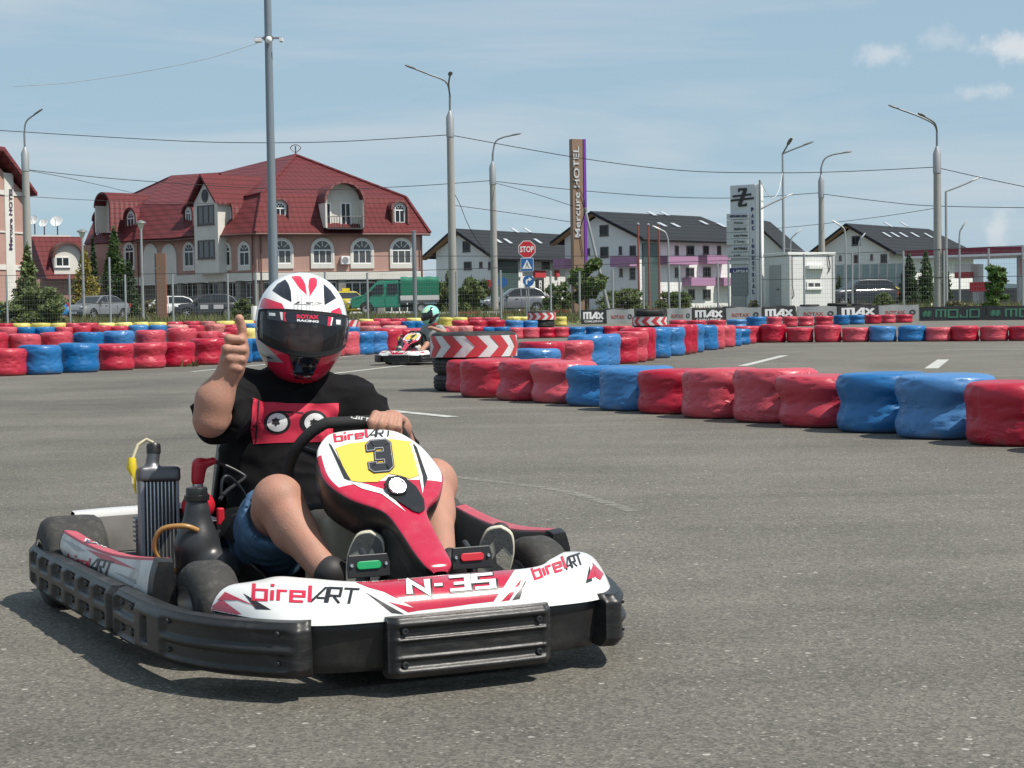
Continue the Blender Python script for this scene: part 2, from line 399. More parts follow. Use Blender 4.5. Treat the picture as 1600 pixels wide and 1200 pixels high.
def vnormals(V, F):
    n = np.cross(V[F[:, 2]] - V[F[:, 0]], V[F[:, 3]] - V[F[:, 1]]); N = np.zeros_like(V)
    for k in range(4): np.add.at(N, F[:, k], n)
    return N / (np.linalg.norm(N, axis=1)[:, None] + 1e-9)
# ================================================================ GROUND
def asphalt_mat(name, base, fleck):
    m = bpy.data.materials.new(name); m.use_nodes = True; t = m.node_tree; b = t.nodes['Principled BSDF']; l = t.links.new
    co = nd(t, 'ShaderNodeTexCoord'); v = co.outputs['Object']
    big = nd(t, 'ShaderNodeTexNoise'); sock(big, 'Scale', .55); sock(big, 'Detail', 6.0); sock(big, 'Roughness', .65); l(v, big.inputs['Vector'])
    fine = nd(t, 'ShaderNodeTexNoise'); sock(fine, 'Scale', 120.0); sock(fine, 'Detail', 4.0); sock(fine, 'Roughness', .8); l(v, fine.inputs['Vector'])
    vo = nd(t, 'ShaderNodeTexVoronoi'); sock(vo, 'Scale', 95.0); l(v, vo.inputs['Vector'])
    vo2 = nd(t, 'ShaderNodeTexVoronoi'); sock(vo2, 'Scale', 34.0); l(v, vo2.inputs['Vector'])
    # value = base * (big) * (fine), flecks on single cells
    a = nd(t, 'ShaderNodeMapRange'); sock(a, 'From Min', .25); sock(a, 'From Max', .75); sock(a, 'To Min', .74); sock(a, 'To Max', 1.24); l(big.outputs['Fac'], a.inputs['Value'])
    f = nd(t, 'ShaderNodeMapRange'); sock(f, 'From Min', .3); sock(f, 'From Max', .7); sock(f, 'To Min', .45); sock(f, 'To Max', 1.55); l(fine.outputs['Fac'], f.inputs['Value'])
    mu = nd(t, 'ShaderNodeMath', operation='MULTIPLY'); l(a.outputs[0], mu.inputs[0]); l(f.outputs[0], mu.inputs[1])
    sp = nd(t, 'ShaderNodeSeparateColor'); l(vo.outputs['Color'], sp.inputs[0])
    g = nd(t, 'ShaderNodeMapRange'); sock(g, 'To Min', .7); sock(g, 'To Max', 1.3); l(sp.outputs[1], g.inputs['Value'])
    mu2 = nd(t, 'ShaderNodeMath', operation='MULTIPLY'); l(mu.outputs[0], mu2.inputs[0]); l(g.outputs[0], mu2.inputs[1])
    ms = nd(t, 'ShaderNodeMapping'); sock(ms, 'Rotation', (0, 0, R(24))); sock(ms, 'Scale', (.16, 2.3, 1.0)); l(v, ms.inputs['Vector']); st = nd(t, 'ShaderNodeTexNoise'); sock(st, 'Scale', 1.0); sock(st, 'Detail', 5.0); sock(st, 'Distortion', .5); l(ms.outputs[0], st.inputs['Vector'])
    sr = nd(t, 'ShaderNodeMapRange'); sock(sr, 'From Min', .3); sock(sr, 'From Max', .7); sock(sr, 'To Min', .90); sock(sr, 'To Max', 1.07); l(st.outputs['Fac'], sr.inputs['Value']); mu3 = nd(t, 'ShaderNodeMath', operation='MULTIPLY'); l(mu2.outputs[0], mu3.inputs[0]); l(sr.outputs[0], mu3.inputs[1]); mu2 = mu3
    hs = nd(t, 'ShaderNodeHueSaturation'); hs.inputs['Color'].default_value = (*base, 1); l(mu2.outputs[0], hs.inputs['Value'])
    th = nd(t, 'ShaderNodeMath', operation='GREATER_THAN'); th.inputs[1].default_value = .968; l(sp.outputs[0], th.inputs[0])
    dl = nd(t, 'ShaderNodeMath', operation='LESS_THAN'); dl.inputs[1].default_value = .42; l(vo.outputs['Distance'], dl.inputs[0])
    fl = nd(t, 'ShaderNodeMath', operation='MULTIPLY'); l(th.outputs[0], fl.inputs[0]); l(dl.outputs[0], fl.inputs[1])
    mx = nd(t, 'ShaderNodeMix', data_type='RGBA'); l(fl.outputs[0], mx.inputs['Factor']); l(hs.outputs[0], mx.inputs[6]); mx.inputs[7].default_value = (*fleck, 1)
    sp2 = nd(t, 'ShaderNodeSeparateColor'); l(vo2.outputs['Color'], sp2.inputs[0])
    th2 = nd(t, 'ShaderNodeMath', operation='GREATER_THAN'); th2.inputs[1].default_value = .985; l(sp2.outputs[0], th2.inputs[0])
    dl2 = nd(t, 'ShaderNodeMath', operation='LESS_THAN'); dl2.inputs[1].default_value = .28; l(vo2.outputs['Distance'], dl2.inputs[0])
    fl2 = nd(t, 'ShaderNodeMath', operation='MULTIPLY'); l(th2.outputs[0], fl2.inputs[0]); l(dl2.outputs[0], fl2.inputs[1])
    mx2 = nd(t, 'ShaderNodeMix', data_type='RGBA'); l(fl2.outputs[0], mx2.inputs['Factor']); l(mx.outputs[2], mx2.inputs[6]); mx2.inputs[7].default_value = (*[c * 1.15 for c in fleck], 1)
    # rubbered-in racing line patches
    rb = nd(t, 'ShaderNodeTexNoise'); sock(rb, 'Scale', .16); sock(rb, 'Detail', 3.0); sock(rb, 'Distortion', 1.2); l(v, rb.inputs['Vector'])
    rm = nd(t, 'ShaderNodeMapRange'); sock(rm, 'From Min', .5); sock(rm, 'From Max', .68); sock(rm, 'To Min', 1.0); sock(rm, 'To Max', .74); l(rb.outputs['Fac'], rm.inputs['Value'])
    h2 = nd(t, 'ShaderNodeHueSaturation'); l(mx2.outputs[2], h2.inputs['Color']); l(rm.outputs[0], h2.inputs['Value'])
    l(h2.outputs[0], b.inputs['Base Color']); sock(b, 'Roughness', .86); sock(b, 'Specular IOR Level', .35)
    bp = nd(t, 'ShaderNodeBump'); sock(bp, 'Strength', .55); sock(bp, 'Distance', .004)
    ad = nd(t, 'ShaderNodeMath', operation='ADD'); l(fine.outputs['Fac'], ad.inputs[0]); l(vo.outputs['Distance'], ad.inputs[1])
    l(ad.outputs[0], bp.inputs['Height']); l(bp.outputs[0], b.inputs['Normal']); return m
M_ASPH = asphalt_mat('asphalt', (.142, .132, .111), (.31, .295, .26))
M_ROAD = mat('road asphalt', (.10, .10, .098), .9, noise_amt=.15, nscale=1.5)
M_GRASS = mat('verge grass', (.10, .125, .045), .95, noise_amt=.45, nscale=2.2, dirt=(.22, .19, .12, .8), dscale=.9, bump=.6, bscale=9)
M_LAND = mat('land', (.09, .11, .05), .95, noise_amt=.3, nscale=.02)

def strip(name, m, ys, x0, x1, dz=0, nx=2):
    mb = MB(); mb.grid(lambda u, w: Vector((x0 + (x1 - x0) * u, ys[int(round(w * (len(ys) - 1)))], gz(ys[int(round(w * (len(ys) - 1)))]) + dz)), nx, len(ys))
    o = mb.build(name, m, smooth=60); return structure(o)
strip('track', M_ASPH, [-14, 0, 20, 45, 50, 56, 62, 68, 74, 80], -60, 70)
strip('verge', M_GRASS, [80, 84, 88, 92, 96, 100], -60, 70)
strip('road', M_ROAD, [100, 120, 150, 200], -90, 110)
strip('land', M_LAND, [200, 600, 1500, 4000], -2500, 3000)
M_HILL = mat('hill woods', (.035, .065, .075), .95, noise_amt=.3, nscale=.01)
def sm01(a, b, x): t = min(1, max(0, (x - a) / (b - a))); return t * t * (3 - 2 * t)
def hill(u, w):
    x = -2400 + 4800 * u
    return Vector((x, 3000 + 500 * w, 1 + math.sin(w * pi * .5) * (36 + 30 * sm01(-500, 1200, x) + 14 * math.sin(u * 17) + 16 * math.sin(u * 41 + 1) + 8 * math.sin(u * 93))))
structure(MB().grid(hill, 160, 10).build('hills', M_HILL, smooth=60))

M_PAINT = mat('road paint', (.46, .46, .43), .8, noise_amt=.25, nscale=14, dirt=(.17, .165, .15, 1.), dscale=9)
M_WORN = mat('worn paint', (.34, .33, .29), .85)
def paint(name, pts, w, m):
    g = [G(*p) for p in pts]; g = [Vector(p) for p in (spline([tuple(q) for q in g], 14) if len(g) > 2 else [tuple(q) for q in g])]; vs, fs = [], []
    for i, p in enumerate(g):
        d = (g[min(i + 1, len(g) - 1)] - g[max(i - 1, 0)]); d.z = 0; d.normalize(); n = Vector((-d.y, d.x, 0)) * w / 2
        vs += [p + n + Vector((0, 0, .004)), p - n + Vector((0, 0, .004))]
    for i in range(len(g) - 1): fs.append((2 * i, 2 * i + 1, 2 * i + 3, 2 * i + 2))
    return structure(MB().add(vs, fs).build(name, m))
paint('track_marking', [(300, 581), (583, 553)], .12, M_PAINT)
paint('track_marking', [(400, 598), (632, 571)], .12, M_PAINT)
paint('track_marking', [(560, 637), (708, 652)], .13, M_PAINT)
paint('track_marking', [(1160, 572), (1226, 555.5)], .16, M_PAINT)
paint('track_marking', [(1455, 576), (1474, 562)], .2, M_PAINT)
paint('track_marking', [(1476, 546), (1640, 545.5)], .16, M_PAINT)
paint('track_marking', [(1262, 543), (1335, 542)], .14, M_WORN)
_t = M_WORN.node_tree; _b = _t.nodes['Principled BSDF']; _n = nd(_t, 'ShaderNodeTexNoise'); sock(_n, 'Scale', 13.0); sock(_n, 'Detail', 6.0); sock(_n, 'Roughness', .75)
_c = nd(_t, 'ShaderNodeTexCoord'); _t.links.new(_c.outputs['Object'], _n.inputs['Vector']); _r = nd(_t, 'ShaderNodeMapRange'); sock(_r, 'From Min', .42); sock(_r, 'From Max', .62); sock(_r, 'To Max', .55); _t.links.new(_n.outputs['Fac'], _r.inputs['Value']); _t.links.new(_r.outputs[0], _b.inputs['Alpha'])
paint('track_marking', [(640, 738), (760, 752), (880, 768), (990, 800)], .07, M_WORN)
paint('track_marking', [(480, 606), (540, 605), (600, 607)], .06, M_WORN)
# ================================================================ KARTS
BLK = mat('black plastic', (.012, .012, .013), .36, noise_amt=.35, nscale=7, dirt=(.06, .056, .05, .45), dscale=9, bump=.05, bscale=90)
BLK2 = mat('scuffed plastic', (.014, .0135, .014), .42, noise_amt=.4, nscale=9, dirt=(.075, .07, .066, .5), dscale=12, bump=.08, bscale=60, stretch=(1, 1, 4))
WHT = mat('white gelcoat', (.74, .74, .72), .28, coat=.4, dirt=(.42, .40, .36, .35), dscale=9)
WHTD = mat('dirty white gelcoat', (.62, .61, .60), .4, dirt=(.20, .19, .18, .8), dscale=10)
RED = mat('red gelcoat', (.46, .012, .045), .2, noise_amt=.1, nscale=9, coat=.6, dirt=(.55, .2, .2, .2), dscale=14)
REDF = mat('faded red gelcoat', (.50, .06, .085), .4, noise_amt=.15, nscale=9, dirt=(.4, .2, .2, .5), dscale=14)
YEL = mat('yellow number plate', (.70, .50, .075), .35, coat=.3)
INK = mat('black ink', (.02, .02, .022), .4)
GRYINK = mat('grey ink', (.33, .33, .34), .4)
WINK = mat('white ink', (.80, .80, .79), .35)
RINK = mat('red ink', (.55, .02, .055), .35)
RUB = mat('kart tyre rubber', (.036, .035, .033), .8, noise_amt=.3, nscale=30, dirt=(.12, .11, .095, .6), dscale=40, bump=.12, bscale=160)
ALU = mat('aluminium', (.55, .55, .56), .35, metal=1, noise_amt=.12, nscale=20)
STEEL = mat('steel tube', (.06, .06, .065), .4, metal=.6)
CHROME = mat('chrome', (.7, .7, .72), .15, metal=1)
TANK = mat('milky tank plastic', (.66, .60, .46), .42, noise_amt=.08, nscale=6)
GRN = mat('green reflector', (.01, .36, .12), .2, coat=.6); REFR = mat('red reflector', (.62, .02, .035), .2, coat=.6)
RUBHOSE = mat('amber hose', (.38, .20, .06), .35)
YELC = mat('yellow plastic', (.75, .58, .03), .4); REDP = mat('red plastic', (.5, .015, .03), .35)
LAMPW = mat('lamp lens', (.55, .55, .54), .3)

KLOC, KROT = Vector((-.117, 4.22, 0)), R(24.7)
KM = Matrix.Translation(KLOC) @ Matrix.Rotation(KROT, 4, 'Z'); KI = KM.inverted()
def sm(a, b, x): t = min(1, max(0, (x - a) / (b - a))); return t * t * (3 - 2 * t)
def boxmask(s, s0, s1, e): return sm(s0 - e, s0 + e, s) * (1 - sm(s1 - e, s1 + e, s))

def path_strip(path, z0, z1, th, n, nz, depthfn, mb, rz=.02):
    """closed bumper section swept along a plan path; depthfn(s metres, z 0..1) pushes the outer face out"""
    pts = spline(path, n); seg = np.r_[0, np.cumsum(np.linalg.norm(np.diff(pts, axis=0), axis=1))]; T = np.gradient(pts, axis=0); T /= np.linalg.norm(T, axis=1)[:, None]
    Nn = np.stack([T[:, 1], -T[:, 0]], 1); Ltot = seg[-1]
    vs, fs = [], []; m = nz + 4
    for i in range(n):
        for j in range(nz):
            w = j / (nz - 1); z = z0 + (z1 - z0) * w; zz = (z1 - z0)
            ed = 1 - sm(0, rz, min(w, 1 - w) * zz); d = depthfn(seg[i], w, Ltot) - ed * rz * .8
            vs.append((pts[i][0] + Nn[i][0] * d, pts[i][1] + Nn[i][1] * d, z))
        for (d, z) in ((-th * .5, z1 + .002), (-th, z1 - .006), (-th, z0 + .006), (-th * .5, z0)):
            vs.append((pts[i][0] + Nn[i][0] * d, pts[i][1] + Nn[i][1] * d, z))
    for i in range(n - 1):
        for j in range(m): j2 = (j + 1) % m; fs.append((i * m + j, i * m + j2, (i + 1) * m + j2, (i + 1) * m + j))
    fs += [tuple(range(m)), tuple((n - 1) * m + j for j in range(m))[::-1]]
    mb.add(vs, fs); return pts, Nn, seg, Ltot
_BOLT = {}
def bolt(par, m, p, n, r=.0075, h=.006):
    if m.name not in _BOLT:
        mb = MB(); mb.lathe([(1, -1), (1, .5), (.75, 1), (.45, 1), (.4, .6), (0, .6)], 14); o = mb.build('bolt', m, smooth=35); _BOLT[m.name] = o.data; bpy.data.objects.remove(o)
    o = bpy.data.objects.new('bolt', _BOLT[m.name]); COL.objects.link(o); o.parent = par; o.location = p; o.scale = (r, r, h)
    o.rotation_mode = 'QUATERNION'; o.rotation_quaternion = Vector(n).to_track_quat('Z', 'Y'); return o
def at_path(info, s, z, d):
    pts, Nn, seg, Lt = info; x = np.interp(s, seg, pts[:, 0]); y = np.interp(s, seg, pts[:, 1]); nx = np.interp(s, seg, Nn[:, 0]); ny = np.interp(s, seg, Nn[:, 1])
    return Vector((x + nx * d, y + ny * d, z)), Vector((nx, ny, 0))

def kart_wheel(root, x, y, R0, wd, rim_r, steer=0., cam_in=1):
    sx = 1 if x > 0 else -1
    w = bpy.data.objects.new('wheel', None); COL.objects.link(w); w.parent = root; w.location = (x, y, R0); w.rotation_euler = (0, 0, steer)
    MY = Matrix.Rotation(R(90), 4, 'Y'); h = wd / 2; c = .028
    prof = [(rim_r, -h + .006), (rim_r + .012, -h), (R0 - c * 1.3, -h + .003), (R0 - c * .5, -h + .012), (R0 - .003, -h + c), (R0, -h * .4), (R0, h * .4), (R0 - .003, h - c), (R0 - c * .5, h - .012), (R0 - c * 1.3, h - .003), (rim_r + .012, h), (rim_r, h - .006)]
    MB().lathe(prof, 48, MY, close=True).build('tyre', RUB, w, smooth=50)
    mb = MB(); pr = [(rim_r + .004, -h + .004), (rim_r + .006, -h - .002), (rim_r - .003, -h), (rim_r - .008, -h + .015), (rim_r - .02, -.01), (rim_r - .02, .01), (rim_r - .008, h - .015), (rim_r - .003, h), (rim_r + .006, h + .002), (rim_r + .004, h - .004)]
    mb.lathe(pr, 32, MY, close=True); MX = MY @ Matrix.Translation((0, 0, sx * h * .25))
    mb.lathe([(.0, .012), (.022, .012), (.026, .004), (rim_r - .015, .0), (rim_r - .015, -.006), (.0, -.006)], 24, MX)
    mb.lathe([(0, .03), (.011, .03), (.013, .0), (.013, -.02)], 6, MY @ Matrix.Translation((0, 0, sx * h * .25)))
    mb.build('rim', ALU, w, smooth=35)
    return w

NOSE_LO = [(0, -.005, .180), (.2, -.005, .180), (.38, .04, .178), (.475, .13, .188), (.545, .32, .188)]
NOSE_UP = [(0, .105, .262), (.22, .105, .262), (.33, .205, .265), (.395, .262, .267), (.44, .315, .248)]
def build_kart(root, kit):
    """all parts of a rental kart in local axes: x across, y towards the rear, z up"""
    cast_nose = kit['nose']; obj = {}
    # --- black bumper band under the nose
    mb = MB(); lo = [(-p[0], p[1]) for p in NOSE_LO[::-1]] + [(p[0], p[1]) for p in NOSE_LO[1:]]
    path_strip([(a, b + .012) for a, b in lo], .058, .184, .05, 60, 10, lambda s, w, L: -.002 - .012 * (1 - w), mb, .010)
    mb.build('bumper_band', BLK, root, smooth=40)
    # --- front impact panel with ribs
    mb = MB(); th = lambda s, w, L: .036 - .010 * boxmask(w, .16, .84, .04) * boxmask(s, .022, L - .022, .012) + .008 * (boxmask(w, .60, .66, .02)) * boxmask(s, .02, L - .02, .01) + .005 * boxmask(w, .30, .36, .02) * boxmask(s, .02, L - .02, .01) - .02 * (1 - boxmask(s, .012, L - .012, .012))
    path_strip([(-.212, -.004), (-.1, -.009), (0, -.010), (.1, -.009), (.212, -.004)], .046, .19, .03, 90, 60, th, mb, .014)
    fp = mb.build('front_panel', BLK2, root, smooth=60)
    for sx in (-1, 1):
        for z in (.078, .158): bolt(fp, STEEL, (sx * .175, -.034, z), (0, -1, 0), .009)
    # --- side bumpers (front section round the corner, rear section along the pod)
    for sx in (-1, 1):
        pathA = [(.388, .022), (.44, .045), (.50, .105), (.57, .20), (.625, .33), (.655, .50), (.668, .68), (.672, .80)]
        pathB = [(.674, .82), (.69, 1.1), (.704, 1.4), (.716, 1.66), (.71, 1.85), (.675, 1.96), (.61, 2.02)]
        def thA(s, w, L):
            d = .018 - .016 * (1 - boxmask(s, .018, L - .01, .014))
            d -= .010 * boxmask(s, .05, .46, .015) * boxmask(w, .14, .86, .05) * (1 - boxmask(w, .44, .56, .03))
            for a, b in ((L - .22, L - .035),):
                d -= .014 * boxmask(s, a, b, .01) * (boxmask(w, .12, .40, .04) + boxmask(w, .60, .88, .04))
            return d - .02 * boxmask(s, L - .32, L - .285, .006) * boxmask(w, .28, .74, .06)
        def thB(s, w, L):
            d = .018 - .016 * (1 - boxmask(s, .012, L - .01, .012))
            for k in range(6):
                a = .05 + k * .165; d -= .016 * boxmask(s, a, a + .10, .012) * (boxmask(w, .12, .40, .04) + boxmask(w, .60, .88, .04))
            return d - .025 * boxmask(s, 1.06, 1.10, .008) * boxmask(w, .22, .8, .06)
        if sx > 0: pathA = [(.388, .022), (.42, .035), (.462, .09), (.51, .20), (.555, .34), (.61, .55), (.655, .72), (.668, .80)]
        fl = lambda pth: [(sx * a, b) for a, b in pth]
        for pth, fn, nm in ((pathA, thA, 'A'), (pathB, thB, 'B')):
            mb = MB(); p2 = fl(pth); fn2 = fn
            if sx < 0: p2 = p2[::-1]; fn2 = (lambda f: lambda s, w, L: f(L - s, w, L))(fn)
            info = path_strip(p2, .058, .190, .05, 170, 34, fn2, mb, .022); o = mb.build('side_bumper', BLK2, root, smooth=60)
            Lt = info[3]; ss = [.075, .43] if nm == 'A' else []
            S = lambda s: s if sx > 0 else Lt - s
            for s in ss:
                for z in (.095, .165): q, n = at_path(info, S(s), z, .010); bolt(o, STEEL, q, n, .0065)
            lst = [Lt - .08, Lt - .17] if nm == 'A' else [.05 + k * .165 + .06 for k in range(6)]
            for s in lst:
                for z in (.096, .164): q, n = at_path(info, S(s), z, .003); bolt(o, STEEL, q, n, .010, .007)
    # --- nose fairing
    lo = spline([(-p[0], p[1], p[2]) for p in NOSE_LO[::-1]] + NOSE_LO[1:3] + [(.455, .12, .188), (.505, .25, .190)], 97); up = spline([(-p[0], p[1], p[2]) for p in NOSE_UP[::-1]] + NOSE_UP[1:3] + [(.385, .248, .272), (.418, .283, .268)], 97)
    def nf(u, w):
        i = u * 96; a = Vector(lo[int(round(i))]); b = Vector(up[int(round(i))]); out = Vector((a.x, a.y, 0)) - Vector((b.x, b.y, 0)); out.z = .06
        if out.length > 1e-5: out.normalize()
        t = min(1, w / .78)
        if w <= .78: return a.lerp(b, t) + out * (.020 * (4 * t * (1 - t))) + Vector((0, 0, .012 * math.sin(t * pi)))
        t2 = (w - .78) / .22; return b + Vector((-out.x, -out.y, 0)) * (.018 * math.sin(t2 * pi / 2)) + Vector((0, 0, -.085 * t2 * t2 + .003 * math.sin(t2 * pi)))
    mb = MB(); mb.grid(nf, 97, 28, mfn=lambda u, w: 1 if w > .74 and abs(u - .5) < .19 else 0); nb = mb.bvh(); nose = mb.build('nose_fairing', [WHT, RED], root, smooth=70)
    for s in (0, 1):     # end caps
        e = [nf(s, k / 27) for k in range(28)]; c = sum(e, Vector()) / 28; c.z = .15; MB().add(e + [c], [(k, k + 1, 28) for k in range(27)]).build('nose_end', BLK, nose)
    if cast_nose: obj['nose'] = (nose, nb)
    # --- central number fairing
    ctr = [(.165, .262), (.18, .284), (.24, .314), (.32, .357), (.40, .400), (.47, .437), (.54, .480), (.61, .522), (.67, .558), (.715, .586), (.733, .578), (.737, .56)]
    wid = [.018, .036, .042, .046, .060, .126, .166, .164, .146, .104, .08, .05]
    cc = spline(ctr, 60); ww = spline([(a, 0) for a in wid], 60)[:, 0]
    def ff(u, w):
        j = int(round(w * 59)); y, z = cc[j]; W0 = max(.012, ww[j]); a = 2 * u - 1
        aa = abs(a)
        if aa < .72: q = a / .72; x = W0 * q; dz = -.010 * q * q * (W0 / .16) - .004 * q ** 6; return Vector((x, y, z + dz))
        t = (aa - .72) / .28; s = 1 if a > 0 else -1; dd = .095 * min(1, .35 + W0 / .15)
        x = s * (W0 + .008 * math.sin(t * pi / 2) - .025 * t * t); return Vector((x, y + dd * .55 * t, z - .014 * (W0 / .16) - dd * t))
    mb = MB(); mb.grid(ff, 61, 60, mfn=lambda u, w: 1 if abs(2 * u - 1) > .73 else (2 if w < .50 or (abs(2 * u - 1) > .665 and w < .66) else 0))
    fb = mb.bvh(); ffo = mb.build('number_fairing', [WHT, BLK, RED], root, smooth=60); obj['fair'] = (ffo, fb)
    mb = MB()     # black stem behind
    mb.tube([(0, .22, .20), (0, .31, .27), (0, .46, .36), (0, .56, .40)], [.04, .045, .05, .05], 14); mb.build('fairing_bracket', BLK, ffo, smooth=60)
    mb = MB(); pr = [(.20, .285), (.30, .338), (.40, .392), (.50, .44), (.58, .44), (.54, .30), (.50, .10), (.22, .10)]
    mb.add([(s_ * hw_, y, z - .012) for s_ in (-1, 1) for (y, z), hw_ in zip(pr, (.036, .042, .05, .06, .06, .055, .05, .04))], [tuple(range(8)), tuple(range(8, 16))[::-1]] + [(i, (i + 1) % 8, 8 + (i + 1) % 8, 8 + i) for i in range(8)]); mb.build('fairing_shell', BLK, root, bevel=.008)
    # --- pods
    for sx in (-1, 1):
        n = 30
        def pf(u, w):
            y = .70 + .86 * u; dip = .024 * math.sin(u * pi) + .014 * u
            xi = .545 + .080 * u; xt = .596 + .074 * u; xo = .628 + .052 * u; zt = .272 - dip
            pr = [(xi - .01, .10), (xi, .20), (xi + .004, zt - .006), (xi + .012, zt), (xt - .006, zt + .004), (xt, zt - .004), (xt + .012, zt - .045), (xo - .012, .17), (xo, .10), (xo - .004, .06)]
            q = spline(pr, 37)[int(round(w * 36))]; return Vector((sx * q[0], y, q[1]))
        mb = MB(); mb.grid(pf, n, 37, mfn=lambda u, w: 0 if w > .545 else (1 if w > .22 else 2)); pb = mb.bvh()
        pod = mb.build('side_pod', [WHTD, REDF, BLK], root, smooth=50); obj['pod%d' % sx] = (pod, pb)
        for u, dy in ((0, -.045), (1, .03)):      # front and rear caps with a rolled edge
            mb = MB()
            e = [pf(u, k / 36) for k in range(37)]; c = sum(e, Vector()) / 37; f = [c.lerp(p, .90) + Vector((0, dy, 0)) for p in e]; g = [c.lerp(p, 1.02) + Vector((0, dy * .35, 0)) for p in e]
            mb.add(e + g + f, [(k, k + 1, 38 + k, 37 + k) for k in range(36)] + [(37 + k, 38 + k, 75 + k, 74 + k) for k in range(36)] + [tuple(range(74, 111))])
            mb.build('pod_cap', BLK, pod, smooth=40)
    # --- floor tray and frame tubes
    MB().prism([(-.26, .14), (.26, .14), (.30, .5), (.32, 1.15), (-.32, 1.15), (-.30, .5)], (0, 0, .045), (1, 0, 0), (0, 1, 0), (0, 0, .006)).build('floor_tray', STEEL, root)
    mb = MB()
    for sx in (-1, 1):
        mb.tube([(sx * .27, .10, .075), (sx * .31, .45, .075), (sx * .33, 1.1, .075), (sx * .30, 1.85, .08)], .015)
        mb.tube([(sx * .31, .62, .075), (sx * .40, .61, .12)], .014)
        mb.tube([(sx * .33, .9, .075), (sx * .66, .95, .12), (sx * .70, 1.4, .13), (sx * .62, 1.62, .12), (sx * .31, 1.6, .08)], .012)
        mb.tube([(sx * .27, .12, .08), (sx * .25, .16, .16), (sx * .2, .12, .17)], .010)
    mb.tube([(-.30, .10, .075), (.30, .10, .075)], .015); mb.tube([(-.33, 1.12, .075), (.33, 1.12, .075)], .014); mb.tube([(-.31, 1.85, .08), (.31, 1.85, .08)], .014)
    mb.tube([(-.56, 1.75, .14), (.56, 1.75, .14)], .017)
    mb.build('chassis', STEEL, root, smooth=60)
    # --- wheels
    for x in (-.475, .475): kart_wheel(root, x, .61, .135, .128, .068, R(5))
    for x in (-.61, .61): kart_wheel(root, x, 1.75, .143, .20, .068)
    # --- seat: bucket shell
    def sf(u, w):
        a = (u - .5) * 2; pr = spline([(.92, .10), (1.05, .07), (1.25, .075), (1.42, .16), (1.50, .34), (1.53, .54)], 24)[int(round(w * 23))]
        hw = .20 + .05 * math.sin(w * pi); y, z = pr; lift = abs(a) ** 2.6; hgt = .17 * math.sin(min(1, w * 1.15 + .12) * pi) * (1 - .25 * w)
        return Vector((-.005 + hw * math.copysign(min(1, abs(a) * 1.3), a) * (1 + .12 * lift), y - lift * .20 * sm(.35, 1., w), z + lift * hgt * (1 - .4 * sm(.6, 1, w))))
    o = MB().grid(sf, 33, 24).build('seat', BLK, root, smooth=80); md = o.modifiers.new('solid', 'SOLIDIFY'); md.thickness = .012
    # --- tank, column, wheel, pedals
    s = SDF((-.2, .55, .05), (.2, .95, .45), .006); s.box((-.02, .77, .235), (.115, .10, .125), .035, k=0); s.cap((-.05, .74, .355), (-.05, .74, .375), .035, k=.01)
    tk, _ = sdf_build('fuel_tank', s, TANK, root); MB().lathe([(0, .022), (.03, .022), (.036, .016), (.036, -.01)], 24, Matrix.Translation((-.05, .74, .40))).build('tank_cap', BLK, tk, smooth=40)
    MB().tube([(.01, .46, .16), (.0, .80, .455)], .011).build('steering_column', CHROME, root, smooth=60)
    wc = Vector((.0, .84, .475)); up = Vector((0, -.5, .866)); rt = Vector((1, 0, 0)); nrm = Vector((0, .866, .5)); pts = []
    for k in range(49):
        a = 2 * pi * k / 48; rr = .178; fy = math.cos(a); fx = math.sin(a)
        yy = min(rr * fy, .152) if fy > 0 else max(rr * fy, -.14); pts.append(wc + rt * (rr * fx) + up * yy)
    mb = MB(); mb.tube(pts, .0165, 12); sw = mb.build('steering_wheel', mat('suede grip', (.012, .012, .013), .8, bump=.2, bscale=200), root, smooth=60)
    obj['wheel'] = (sw, mb.bvh()); mb = MB()
    mb.box(wc, (.085, .03, .085), M=Matrix((rt, nrm, up)).transposed())
    for a in (-65, 65, 180): d = rt * math.sin(R(a)) + up * math.cos(R(a)); mb.tube([wc + d * .03, wc + d * (.165 if a != 180 else .135)], [.014, .010], 8)
    mb.prism(rrect(.13, .05, .015), wc + up * .135 - rt * 0 - nrm * .012, rt, up, nrm * .014)
    mb.build('wheel_hub', BLK, sw, smooth=40)
    for x, rf, tilt in ((-.139, GRN, .02), (.146, REFR, .03)):
        p = bpy.data.objects.new('pedal', None); COL.objects.link(p); p.parent = root; p.location = (x, .305, .272)
        MB().prism([(-.056, -.032), (.058, -.032), (.058, .004), (.052, .026), (-.052, .026), (-.056, 0)], (0, 0, 0), (1, 0, 0), (0, .12, .99), (0, .008, -.001)).build('pedal_plate', INK, p, bevel=.002)
        mb = MB(); mb.tube([(0, .012, -.02), (0, .03, -.19)], .008); mb.tube([(0, .012, .01), (0, .05, .03)], .01); mb.build('pedal_arm', STEEL, p, smooth=60)
        MB().prism(rrect(.066, .021, .0095), (0, -.0006, -.001), (1, 0, 0), (0, .12, .99), (0, -.005, .0006)).build('reflector', rf, p, bevel=.002)
        bolt(p, CHROME, (-.046, -.002, 0), (0, -1, .1), .005, .004); bolt(p, CHROME, (.046, -.002, 0), (0, -1, .1), .005, .004)
    # --- engine side: radiator, airbox bottle, engine, hoses
    rd = bpy.data.objects.new('radiator', None); COL.objects.link(rd); rd.parent = root; rd.location = (-.472, 1.15, .128); rd.rotation_euler = (R(-9), R(2), R(-2))
    mb = MB(); mb.box((0, 0, .155), (.085, .034, .30))
    mb.build('core', INK, rd); mb = MB()
    for k in range(8): mb.box((-.038 + k * .0108, -.018, .155), (.0030, .004, .30))
